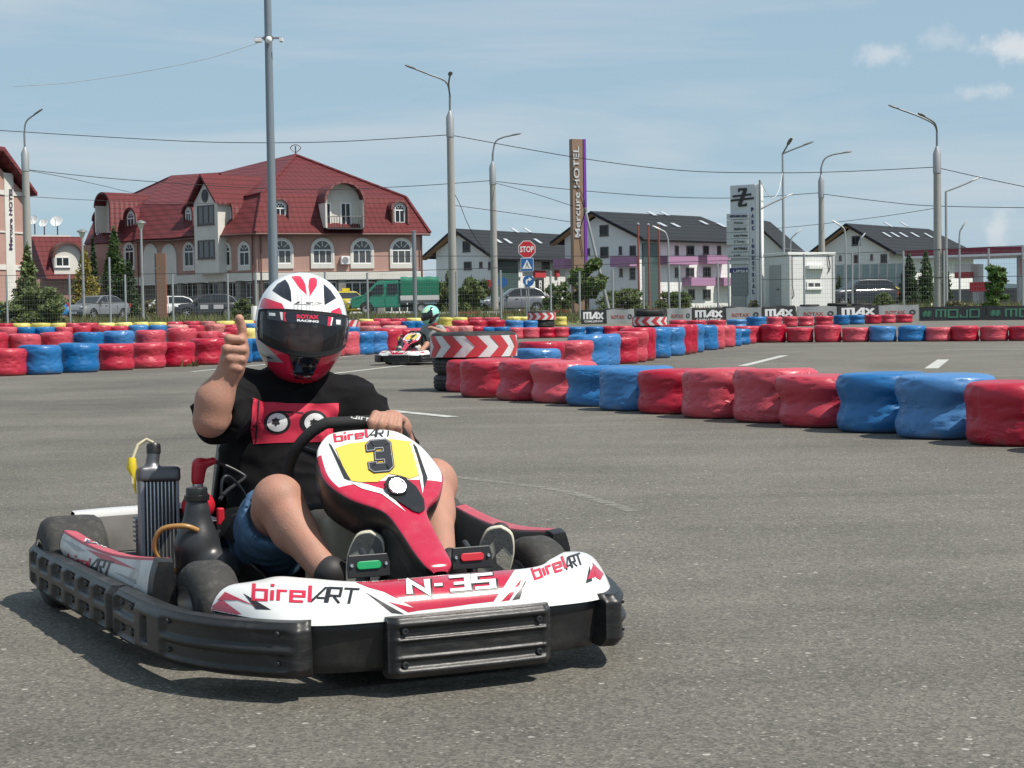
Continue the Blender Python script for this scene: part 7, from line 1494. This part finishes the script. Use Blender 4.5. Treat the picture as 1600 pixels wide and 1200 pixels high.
a, b_ = GX(1306, 128), GX(1414, 126); t = thing('glass_wall', 'long pale green glazed wall with planting on top, right of the kiosk', 'wall', a); f = Fr(a, b_); mb = MB(); f.rect(mb, 0, f.L, gz(128) - .1, f.uv(1350, 413)[1], -.3, 0); bld(mb, 'panel', mat('pale green glass', (.20, .27, .26), .15, coat=.4, noise_amt=.05, nscale=.4), t); mb = MB()
for k in range(9): u = f.L * k / 8; f.rect(mb, u - .05, u + .05, gz(128), f.uv(1350, 413)[1] + .05, .0, .06)
bld(mb, 'mullion', GALV, t)
# ================================================================ VEHICLES
def paintm(name, col, metal=.0): return mat(name, col, .28, metal=metal, coat=.6, noise_amt=.06, nscale=2)
TYR = mat('car tyre', (.02, .02, .021), .8); ALLOY = mat('alloy wheel', (.42, .42, .43), .35, metal=.6); TRIM = mat('car trim black', (.02, .02, .022), .5)
LAMPC = mat('headlight glass', (.55, .56, .57), .1, coat=.6); LAMPR = mat('tail light red', (.40, .015, .02), .2, coat=.5); PLATE = mat('number plate', (.68, .68, .66), .5)
def car(label, loc, head, col, style='hatch', L=4.1, Wd=1.72, H=1.48, rim=ALLOY, extra=None, cat='car', group='parked cars beyond the fence'):
    """local axes: +x is the front"""
    t = thing('parked_car', label, cat, loc, head, group); h = Wd / 2
    st = {'hatch': ([(-.5, .50), (-.485, .78), (-.46, .93), (-.30, .95), (0, .94), (.17, .93), (.36, .86), (.46, .74), (.5, .55)], [(-.475, .93), (-.40, 1.30), (-.30, 1.46), (-.05, 1.48), (.05, 1.44), (.235, .92)]),
          'sedan': ([(-.5, .50), (-.49, .85), (-.46, .97), (-.32, .99), (0, .95), (.17, .94), (.36, .87), (.46, .76), (.5, .55)], [(-.38, .98), (-.24, 1.36), (-.12, 1.44), (.02, 1.43), (.08, 1.38), (.24, .93)]),
          'suv': ([(-.5, .55), (-.49, .9), (-.47, 1.08), (-.30, 1.10), (0, 1.08), (.19, 1.07), (.37, 1.02), (.46, .9), (.5, .62)], [(-.475, 1.08), (-.43, 1.5), (-.34, 1.64), (-.05, 1.66), (.05, 1.62), (.22, 1.06)])}[style]
    top, cab = st; sc = H / cab[3][1]
    xs = np.linspace(-.5, .5, 33); tz = np.interp(xs, [a for a, _ in top], [b_ for _, b_ in top]); wx = .225 * (2.6 / (L * .63)) * 1.0; axl = (-.31 * L, .315 * L); rw = .31
    secs = []
    for x, z in zip(xs, tz):
        X = x * L; z *= sc; e = abs(x) / .5; w = h * (1 - .10 * max(0, (e - .72) / .28) ** 2 - .05 * (e > .985)); zb = .20 + .12 * max(0, (e - .85) / .15)
        for ax in axl:
            d = abs(X - ax)
            if d < rw + .05: zb = max(zb, .30 + math.sqrt(max(0, (rw + .05) ** 2 - d * d)))
        zb = min(zb, z - .05)
        secs.append([(X, -w * .90, zb), (X, -w, zb + .10 if zb < .35 else zb), (X, -w, max(zb, z * .62)), (X, -w * .97, max(zb, z - .10)), (X, -w * .88, z - .01), (X, -w * .4, z + .02), (X, w * .4, z + .02), (X, w * .88, z - .01), (X, w * .97, max(zb, z - .10)), (X, w, max(zb, z * .62)), (X, w, zb + .10 if zb < .35 else zb), (X, w * .90, zb)])
    mb = MB(); vs = [p for s_ in secs for p in s_]; m = 12
    mb.add(vs, [(i * m + j, (i + 1) * m + j, (i + 1) * m + j + 1, i * m + j + 1) for i in range(len(secs) - 1) for j in range(m - 1)] + [(i * m + 11, (i + 1) * m + 11, (i + 1) * m, i * m) for i in range(len(secs) - 1)] + [tuple(range(m))[::-1], tuple((len(secs) - 1) * m + j for j in range(m))])
    body = mb.build('body', col, t, smooth=38)
    # cabin: body-coloured shell, glass set 1 cm proud of it
    cp = [(a * L, b_ * sc) for a, b_ in cab]; zb = cp[0][1]; zt = max(b_ for _, b_ in cp); wf = lambda z: h * (.92 - .20 * (z - zb) / (zt - zb)); n = len(cp); mb = MB()
    vs = [(x, s_ * wf(z), z) for s_ in (-1, 1) for x, z in cp]; mb.add(vs, [tuple(range(n)), tuple(range(n, 2 * n))[::-1]] + [(i, n + i, n + i + 1, i + 1) for i in range(n - 1)] + [(0, n - 1, 2 * n - 1, n)])
    mb.build('cabin', col, t, bevel=.03)
    cx_, cz_ = sum(x for x, _ in cp) / n, (zb + zt) / 2; mid = cp[3][0] * .55 + cp[4][0] * .2 - .05 * L
    ins = [(cx_ + (x - cx_) * .91, cz_ + (z - cz_) * .78) for x, z in cp]
    def clip(poly, x0, x1):
        out = []
        for i in range(len(poly)):
            a, b_ = poly[i - 1], poly[i]
            for lim, sgn in ((x0, 1), (x1, -1)): pass
            out.append(b_)
        return out
    def cut(poly, lim, sgn):
        out = []
        for i in range(len(poly)):
            a, b_ = poly[i - 1], poly[i]; ia, ib = sgn * (a[0] - lim) >= 0, sgn * (b_[0] - lim) >= 0
            if ia != ib: k = (lim - a[0]) / (b_[0] - a[0]); out.append((lim, a[1] + (b_[1] - a[1]) * k))
            if ib: out.append(b_)
        return out
    for s_ in (-1, 1):
        for a, b_ in ((-9, mid - .04), (mid + .04, 9)):
            pl = cut(cut(ins, a, 1), b_, -1)
            if len(pl) < 3: continue
            mb = MB(); mb.add([(x, s_ * (wf(z) + .012), z) for x, z in pl], [tuple(range(len(pl)))]); mb.build('side_window', GLASS, t)
    for i0, i1, nm in ((n - 2, n - 1, 'windscreen'), (0, 1, 'rear_window')):
        a, b_ = Vector((cp[i0][0], 0, cp[i0][1])), Vector((cp[i1][0], 0, cp[i1][1])); nn = Vector((1 if nm == 'windscreen' else -1, 0, .9)).normalized() * .015; q = []
        for k, s_ in ((.10, -1), (.10, 1), (.90, 1), (.90, -1)): p = a.lerp(b_, k); q.append((p.x + nn.x, s_ * wf(p.z) * .90, p.z + nn.z))
        MB().add(q, [(0, 1, 2, 3)]).build(nm, GLASS, t)
    MY = Matrix.Rotation(R(90), 4, 'X')
    for ax in axl:
        for s_ in (-1, 1):
            w = bpy.data.objects.new('wheel', None); COL.objects.link(w); w.parent = t; w.location = (ax, s_ * (h - .11), rw)
            MB().lathe([(.20, -.10), (.28, -.105), (rw, -.07), (rw, .07), (.28, .105), (.20, .10)], 26, MY, close=True).build('tyre', TYR, w, smooth=40)
            mb = MB(); mb.lathe([(0, .07 * -s_), (.05, .075 * -s_), (.06, .05 * -s_)], 14, MY); mb.lathe([(.20, -.09), (.20, .09), (.185, .09), (.185, -.09)], 26, MY, close=True)
            for k in range(5): a = 2 * pi * k / 5; mb.box((.11 * math.cos(a), s_ * .055, .11 * math.sin(a)), (.2, .02, .05), M=Matrix.Rotation(-a, 3, 'Y'))
            mb.build('rim', rim, w, smooth=40)
    zf = .70 * sc
    for s_ in (-1, 1):
        q = SDF((.38 * L, s_ * h * .62 - .3, zf - .25), (.53 * L, s_ * h * .62 + .3, zf + .25), .025); q.ell((.462 * L, s_ * h * .70, zf), (.16, .20, .085), k=0); sdf_build('headlight', q, LAMPC, t)
        MB().box((-.49 * L, s_ * h * .80, .82 * sc), (.10, .22, .24)).build('tail_light', LAMPR, t, bevel=.02)
        MB().prism(rrect(.20, .14, .05), (.17 * L, s_ * (h + .02), .98 * sc), (0, s_ * 1., 0), (0, 0, 1), (-.12, 0, 0)).build('mirror', col, t)
        MB().box((mid + .3, s_ * (h * .985 + .012), .80 * sc), (.16, .03, .03)).build('door_handle', TRIM, t)
        mb = MB(); [mb.box((x, s_ * (h + .001), .58 * sc), (.012, .012, .50)) for x in (mid, mid + .95, mid - .75)]; mb.build('door_seam', TRIM, t)
        MB().box((0, s_ * (h * .96), .25), (axl[1] - axl[0] - .85, .06, .12)).build('sill', TRIM, t)
    MB().box((.493 * L, 0, .48), (.06, Wd * .62, .16)).build('grille', TRIM, t, bevel=.02); MB().box((.503 * L, 0, .38), (.03, .50, .11)).build('number_plate', PLATE, t); MB().box((-.503 * L, 0, .62), (.03, .50, .11)).build('number_plate', PLATE, t)
    if extra: extra(t, L, h, sc)
    return t
def yaw(dx, dy): return math.atan2(dy, dx)
CSIL = paintm('silver car paint', (.20, .205, .21), .45); CCHA = paintm('charcoal car paint', (.035, .036, .040), .3); CWHT = paintm('white car paint', (.68, .68, .67)); CBLU = paintm('blue car paint', (.02, .20, .55)); CYEL = paintm('yellow taxi paint', (.66, .52, .02)); CBLK = paintm('black car paint', (.018, .019, .022), .2)
cp_ = lambda px, Y: GX(px, Y)
car('silver hatchback parked beyond the fence left of the brown hotel sign', cp_(805, 112), yaw(-1, -.18), CSIL, 'hatch', 4.0, 1.72, 1.56)
car('grey silver sedan facing the fence by the golden shrub', cp_(152, 106), yaw(-.42, -.90), paintm('grey sedan paint', (.22, .225, .225), .4), 'sedan', 4.5, 1.75, 1.42)
def stickers(t, L, h, sc):
    for x, w in ((.05 * L, .5), (-.17 * L, .62)): MB().box((x, h + .012, .66 * sc), (w, .008, .26)).build('door_sticker', mat('pale sticker', (.40, .40, .41), .5), t)
car('charcoal hatchback with pale door stickers below the hotel windows', cp_(322, 112), yaw(-1, -.30), CCHA, 'hatch', 4.1, 1.74, 1.46, extra=stickers)
car('darker car half hidden behind the charcoal hatchback', cp_(300, 119), yaw(-1, -.35), CBLK, 'hatch', 4.1, 1.74, 1.46)
car('white car with its nose showing left of the brown totem', cp_(255, 113), yaw(-1, -.28), CWHT, 'hatch', 4.2, 1.74, 1.40)
def livery(t, L, h, sc): 
    for s_ in (-1, 1): MB().prism([(-.36 * L, .35), (-.10 * L, .35), (.02 * L, .62), (-.30 * L, .78)], (0, s_ * (h + .004), 0), (1, 0, 0), (0, 0, 1), (0, s_ * .012, 0)).build('white_livery', CWHT, t)
car('bright blue car with white livery behind the green bush at the left edge', cp_(48, 100), yaw(-1, -.35), CBLU, 'hatch', 4.1, 1.74, 1.50, extra=livery)
def taxi(t, L, h, sc): MB().prism(rrect(.5, .16, .04), (0, 0, 1.56), (0, 1, 0), (0, 0, 1), (.14, 0, 0)).build('taxi_sign', CYEL, t)
car('yellow taxi with roof sign behind the red and white helmet', cp_(540, 108), yaw(.5, -.86), CYEL, 'sedan', 4.4, 1.74, 1.46, extra=taxi)
car('black off-road car parked right of the white kiosk', cp_(1342, 108), yaw(-1, -.25), CBLK, 'suv', 4.5, 1.84, 1.66)
car('yellow car partly hidden by weeds right of the black off-road car', cp_(1392, 116), yaw(1, -.3), CYEL, 'hatch', 3.9, 1.7, 1.46)
def van():
    VG = paintm('green van paint', (.010, .19, .115)); TARP = mat('green tarpaulin', (.010, .17, .10), .6, bump=.4, bscale=3, noise_amt=.1, nscale=2)
    t = thing('pickup_van', 'green crew cab van with green tarpaulin cover over its load bed', 'van', GX(617, 102), yaw(-1, -.06), 'parked cars beyond the fence'); L, h = 5.0, .90
    prof = [(2.50, .40), (2.52, .78), (2.42, .98), (1.72, 1.16), (1.02, 1.86), (.85, 1.93), (-.20, 1.94), (-.30, 1.86), (-.32, .42), (.98, .40)]
    pr2 = [(2.50, .40), (2.52, .78), (2.42, .98), (1.72, 1.16), (1.02, 1.86), (.85, 1.93), (-.20, 1.94), (-.30, 1.86), (-.32, .40)]
    wf = lambda z: h if z < 1.1 else h * (1 - .13 * (z - 1.1) / .85); n = len(pr2); mb = MB(); mb.add([(x, s_ * wf(z), z) for s_ in (-1, 1) for x, z in pr2], [tuple(range(n)), tuple(range(n, 2 * n))[::-1]] + [(i, (i + 1) % n, n + (i + 1) % n, n + i) for i in range(n)]); mb.build('cab', VG, t, bevel=.04)
    for s_ in (-1, 1):
        for pl in ([(1.52, 1.17), (1.02, 1.70), (.62, 1.74), (.62, 1.17)], [(.42, 1.17), (.42, 1.76), (-.16, 1.76), (-.16, 1.17)]): MB().add([(x, s_ * (wf(z) + .012), z) for x, z in pl], [(0, 1, 2, 3)]).build('side_window', GLASS, t)
        mb = MB(); [mb.box((x, s_ * (h + .002), .78), (.014, .01, .70)) for x in (1.45, .52, -.22)]; mb.build('door_seam', TRIM, t); MB().box((2.50, s_ * .62, .86), (.08, .36, .18)).build('headlight', LAMPC, t, bevel=.02); MB().prism(rrect(.18, .26, .04), (1.42, s_ * (h + .02), 1.22), (0, s_, 0), (0, 0, 1), (-.1, 0, 0)).build('mirror', TRIM, t)
    a, b_ = Vector((1.72, 0, 1.16)), Vector((1.02, 0, 1.86)); q = []
    for k, s_ in ((.10, -1), (.10, 1), (.92, 1), (.92, -1)): p = a.lerp(b_, k); q.append((p.x + .012, s_ * wf(p.z) * .90, p.z + .012))
    MB().add(q, [(0, 1, 2, 3)]).build('windscreen', GLASS, t); MB().box((2.53, 0, .86), (.04, .86, .14)).build('grille', TRIM, t); MB().box((2.55, 0, .48), (.10, 1.76, .22)).build('bumper', TRIM, t, bevel=.03); MB().box((2.61, 0, .48), (.02, .5, .11)).build('number_plate', PLATE, t)
    MB().box((-1.45, 0, .72), (2.20, 1.82, .12)).build('load_bed', mat('bed grey', (.25, .25, .25), .6), t); mb = MB()
    for s_ in (-1, 1): mb.box((-1.45, s_ * .93, .93), (2.20, .04, .28))
    mb.box((-2.55, 0, .93), (.04, 1.9, .28)); mb.build('drop_side', mat('bed side white', (.60, .60, .59), .5), t)
    def tp(u, w): 
        x = -.36 - 2.2 * u; pr = spline([(-.94, .98), (-.95, 1.6), (-.90, 2.05), (-.4, 2.14), (.4, 2.14), (.90, 2.05), (.95, 1.6), (.94, .98)], 29)[int(round(w * 28))]; return Vector((x, pr[0], pr[1] + .02 * math.sin(u * 19)))
    mb = MB(); mb.grid(tp, 24, 29); e0 = [tp(0, k / 28) for k in range(29)]; e1 = [tp(1, k / 28) for k in range(29)]; mb.add(e0, [tuple(range(29))]); mb.add(e1, [tuple(range(29))[::-1]]); mb.build('tarpaulin', TARP, t, smooth=40)
    MB().box((-1.2, 0, .48), (2.6, .8, .14)).build('chassis_frame', TRIM, t); MY = Matrix.Rotation(R(90), 4, 'X')
    for ax in (1.62, -1.55):
        for s_ in (-1, 1):
            mb = MB(); mb.prism([(.40 * math.cos(pi * k / 12), .40 * math.sin(pi * k / 12)) for k in range(13)], (ax, s_ * (h + .003), .36), (1, 0, 0), (0, 0, 1), (0, -s_ * .02, 0)) if ax > 0 else None
            if ax > 0: mb.build('wheel_arch', TRIM, t)
            w = bpy.data.objects.new('wheel', None); COL.objects.link(w); w.parent = t; w.location = (ax, s_ * (h - .08), .33); MB().lathe([(.20, -.10), (.29, -.105), (.33, -.07), (.33, .07), (.29, .105), (.20, .10)], 26, MY, close=True).build('tyre', TYR, w, smooth=40); MB().lathe([(0, -.06), (.19, -.09), (.20, -.09), (.20, .09), (.19, .09), (0, .06)], 22, MY).build('rim', mat('steel wheel', (.30, .30, .30), .5), w, smooth=40)
van()

# ================================================================ TREES, SHRUBS, GRASS
LEAFM = {}
def leafm(name, col, var=.35):
    m = bpy.data.materials.new(name); m.use_nodes = True; t = m.node_tree; b = t.nodes['Principled BSDF']; l = t.links.new; g = nd(t, 'ShaderNodeNewGeometry'); mr = nd(t, 'ShaderNodeMapRange'); sock(mr, 'To Min', 1 - var); sock(mr, 'To Max', 1 + var); l(g.outputs['Random Per Island'], mr.inputs['Value'])
    hs = nd(t, 'ShaderNodeHueSaturation'); hs.inputs['Color'].default_value = (*col, 1); l(mr.outputs[0], hs.inputs['Value']); h2 = nd(t, 'ShaderNodeMapRange'); sock(h2, 'To Min', .47); sock(h2, 'To Max', .53); l(g.outputs['Random Per Island'], h2.inputs['Value']); l(h2.outputs[0], hs.inputs['Hue'])
    l(hs.outputs[0], b.inputs['Base Color']); sock(b, 'Roughness', .55); sock(b, 'Specular IOR Level', .3)
    tr = nd(t, 'ShaderNodeBsdfTranslucent'); l(hs.outputs[0], tr.inputs['Color']); ms = nd(t, 'ShaderNodeMixShader'); ms.inputs[0].default_value = .25; l(b.outputs[0], ms.inputs[1]); l(tr.outputs[0], ms.inputs[2]); l(ms.outputs[0], t.nodes['Material Output'].inputs['Surface']); return m
LF = dict(dark=leafm('dark conifer leaf', (.062, .105, .032)), thuja=leafm('thuja leaf', (.042, .070, .028)), gold=leafm('golden conifer leaf', (.27, .22, .045)), bush=leafm('bush leaf', (.135, .17, .06)), tree=leafm('tree leaf', (.105, .15, .045)), dry=leafm('dry weed leaf', (.17, .16, .075)), sap=leafm('sapling leaf', (.10, .165, .045)))
BARK = mat('bark', (.09, .065, .045), .9, noise_amt=.3, nscale=9)
def foliage(name, par, blobs, n, size, m, seed, long=1.5):
    rg = np.random.default_rng(seed); b_ = np.array(blobs, float); wgt = b_[:, 3] * b_[:, 4] * b_[:, 5]; k = rg.choice(len(b_), n, p=(wgt ** .8) / (wgt ** .8).sum())
    d = rg.normal(size=(n, 3)); d /= np.linalg.norm(d, axis=1)[:, None]; r = rg.random(n) ** .45; c = b_[k, :3] + d * r[:, None] * b_[k, 3:6] * (1 + .25 * rg.normal(size=(n, 1)) * .5)
    c[:, 2] = np.maximum(c[:, 2], .04)
    a = rg.normal(size=(n, 3)); a /= np.linalg.norm(a, axis=1)[:, None]; u = np.cross(a, rg.normal(size=(n, 3))); u /= np.linalg.norm(u, axis=1)[:, None]; s = size * (.6 + .8 * rg.random((n, 1)))
    V = np.stack([c - a * s * long * .5, c + u * s * .4, c + a * s * long * .5, c - u * s * .4], 1).reshape(-1, 3)
    me = bpy.data.meshes.new(name); me.from_pydata([tuple(v) for v in V], [], [(4 * i, 4 * i + 1, 4 * i + 2, 4 * i + 3) for i in range(n)]); me.materials.append(m); o = bpy.data.objects.new(name, me); COL.objects.link(o); o.parent = par; return o
def plant(name, label, cat, px, Y, hpx_top, wpx, m, seed, kind='bush', n=2500, size=.10, group=None, trunk=True, base=None):
    b = GX(px, Y); H = P(px, hpx_top, Y).z - b.z; W = wpx * Y / F_PX; t = thing(name, label, cat, b, 0, group); rg = random.Random(seed); bl = []
    if kind == 'cone':
        n = int(n * 1.5)
        for k in range(110): z = H * ((k + .5) / 110) ** .9; f = (1 - (z / H) ** 1.6) * .95 + .05; f *= min(1, .6 + z / H * 3); a = rg.uniform(0, 6.28); r = W / 2 * f * rg.uniform(.8, 1.15); bl.append((math.cos(a) * r * .55, math.sin(a) * r * .55, z, r * .48 + .06, r * .48 + .06, H / 16))
    elif kind == 'tree':
        n = int(n * 1.8)
        for k in range(30): a = rg.uniform(0, 6.28); q = rg.random() ** .5; z = H * rg.uniform(.30, .92); w = W / 2 * (1 - abs(z / H - .6) * .9); bl.append((math.cos(a) * w * q * .8, math.sin(a) * w * q * .8, z, W * .14, W * .14, H * .09))
    elif kind == 'sapling':
        n = int(n * 1.3)
        for k in range(22): a = rg.uniform(0, 6.28); z = H * (k + .6) / 22; w = W / 2 * (1.05 - z / H * .65); bl.append((math.cos(a) * w * .6, math.sin(a) * w * .6, z, W * .17, W * .17, H * .06))
    else:
        n = int(n * 2.2); size *= .8
        for k in range(44): a = rg.uniform(0, 6.28); q = rg.random() ** .6; z = H * rg.uniform(.04, .90) * (1 - .5 * q * q); bl.append((math.cos(a) * W / 2 * q * .9, math.sin(a) * W / 2 * q * .6, z, W * .13, W * .13, H * rg.uniform(.07, .13)))
    foliage('crown' if kind in ('tree', 'cone', 'sapling') else 'foliage', t, bl, n, size, m, seed)
    if trunk:
        mb = MB(); mb.tube([(0, 0, -.1), (.03 * H * .1, 0, H * .4), (0, .02, H * .85)], [W * .035 + .04, W * .025 + .03, .015], 8)
        for x, y, z, *_ in bl[::2]: mb.tube([(0, 0, max(.05, z * .6)), (x * .6, y * .6, z * .9), (x, y, z)], [.03, .02, .008], 5)
        mb.build('trunk' if kind != 'bush' else 'stems', BARK, t, smooth=60)
    return t
plant('climbing_plant', 'ivy climbing the concrete lamp post at the left edge', 'climber', 45, 94.5, 384, 50, LF['bush'], 1, 'cone', 2600, .14)
plant('shrub', 'big leafy green bush at the left edge before the blue car', 'bush', 58, 89, 438, 112, LF['bush'], 2, 'bush', 3600, .15)
plant('golden_shrub', 'tall golden yellow shrub by the hat shaped park lamp', 'shrub', 134, 110, 392, 60, LF['gold'], 3, 'cone', 4200, .13)
plant('conifer', 'narrow dark conifer behind the golden shrub', 'conifer', 148, 117, 372, 20, LF['thuja'], 4, 'cone', 2000, .12, 'hotel conifers'); plant('conifer', 'tallest dark conifer in front of the hotel', 'conifer', 181, 111, 358, 52, LF['dark'], 5, 'cone', 5200, .13, 'hotel conifers')
plant('conifer', 'broad low conifer right of the tallest one', 'conifer', 203, 110, 408, 36, LF['thuja'], 6, 'cone', 2800, .13, 'hotel conifers')
plant('shrub', 'green bush right of the charcoal hatchback', 'bush', 382, 95, 462, 44, LF['bush'], 7, 'bush', 2000, .13); plant('shrub', 'dry bush under the brown totem', 'bush', 232, 100, 464, 30, LF['dry'], 8, 'bush', 900, .10)
plant('shrub', 'tall bush behind the two armed street lamp', 'bush', 738, 100, 418, 66, LF['bush'], 9, 'bush', 4200, .13); plant('shrub', 'bush at the tail of the green van', 'bush', 700, 104, 424, 44, LF['bush'], 10, 'bush', 2600, .13); plant('shrub', 'grey green bush left of the brown hotel sign', 'bush', 872, 101, 432, 48, LF['tree'], 11, 'bush', 3000, .13)
plant('tree', 'young broadleaf tree right in front of the hotel totem', 'tree', 918, 92, 402, 62, LF['tree'], 12, 'tree', 2600, .16); plant('shrub', 'wide weedy bush left of the red flagpoles', 'bush', 972, 97, 442, 84, LF['bush'], 13, 'bush', 3600, .12); plant('shrub', 'weedy bush right of the red flagpoles', 'bush', 1052, 99, 450, 62, LF['bush'], 14, 'bush', 2600, .12); plant('shrub', 'dry shrub at the foot of the tall white sign', 'bush', 1178, 90, 466, 22, LF['dry'], 15, 'bush', 700, .10)
plant('sapling', 'bright green sapling near the right edge', 'sapling', 1556, 83, 418, 52, LF['sap'], 16, 'sapling', 1500, .17); plant('conifer', 'leftmost dark conifer before the filling station', 'conifer', 1421, 112, 398, 38, LF['thuja'], 17, 'cone', 3600, .13, 'filling station conifers'); plant('conifer', 'middle dark conifer before the filling station', 'conifer', 1447, 113, 394, 32, LF['dark'], 18, 'cone', 3200, .13, 'filling station conifers'); plant('conifer', 'rightmost dark conifer before the filling station', 'conifer', 1475, 114, 396, 26, LF['thuja'], 19, 'cone', 2600, .13, 'filling station conifers')
plant('shrub', 'small round bush touching the right side of the kiosk', 'bush', 1311, 118, 420, 10, LF['dark'], 20, 'bush', 500, .12); plant('shrub', 'weeds before the yellow car', 'bush', 1382, 96, 456, 36, LF['bush'], 21, 'bush', 1300, .10); plant('shrub', 'dry weeds at the foot of the three headed lamp', 'bush', 1487, 88, 468, 60, LF['dry'], 22, 'bush', 1400, .10)
# rough grass on the verge and weeds along the tyre rows: nobody could count the blades
def grass(name, areas, m, seed, hgt):
    rg = np.random.default_rng(seed); V = []
    for x0, x1, y0, y1, n in areas:
        x = rg.uniform(x0, x1, n); y = rg.uniform(y0, y1, n); z = np.interp(y, _gy, _gz); a = rg.uniform(0, 6.28, n); h = hgt * (.4 + rg.random(n) ** 2 * 1.3); w = .018 + .02 * rg.random(n); lx = rg.normal(size=n) * .3 * h; ly = rg.normal(size=n) * .3 * h
        V.append(np.stack([np.stack([x - np.cos(a) * w, y - np.sin(a) * w, z - .02], 1), np.stack([x + np.cos(a) * w, y + np.sin(a) * w, z - .02], 1), np.stack([x + lx, y + ly, z + h], 1)], 1))
    V = np.concatenate(V).reshape(-1, 3); me = bpy.data.meshes.new(name); me.from_pydata([tuple(v) for v in V], [], [(3 * i, 3 * i + 1, 3 * i + 2) for i in range(len(V) // 3)]); me.materials.append(m); o = bpy.data.objects.new(name, me); COL.objects.link(o); o['kind'] = 'stuff'; return o
grass('grass', [(-32, 34, 82, 99, 26000)], leafm('verge grass blade', (.13, .14, .05)), 31, .24); grass('dry_grass', [(-32, 34, 82, 99, 9000)], LF['dry'], 32, .34)
c0 = G(283, 573); c1 = G(1225, 533); grass('weeds', [(c0.x - .5, c0.x + .3, c0.y - .1, c0.y + .35, 260), (c1.x - .8, c1.x + .5, c1.y - .1, c1.y + .25, 260)], LF['dry'], 33, .12)
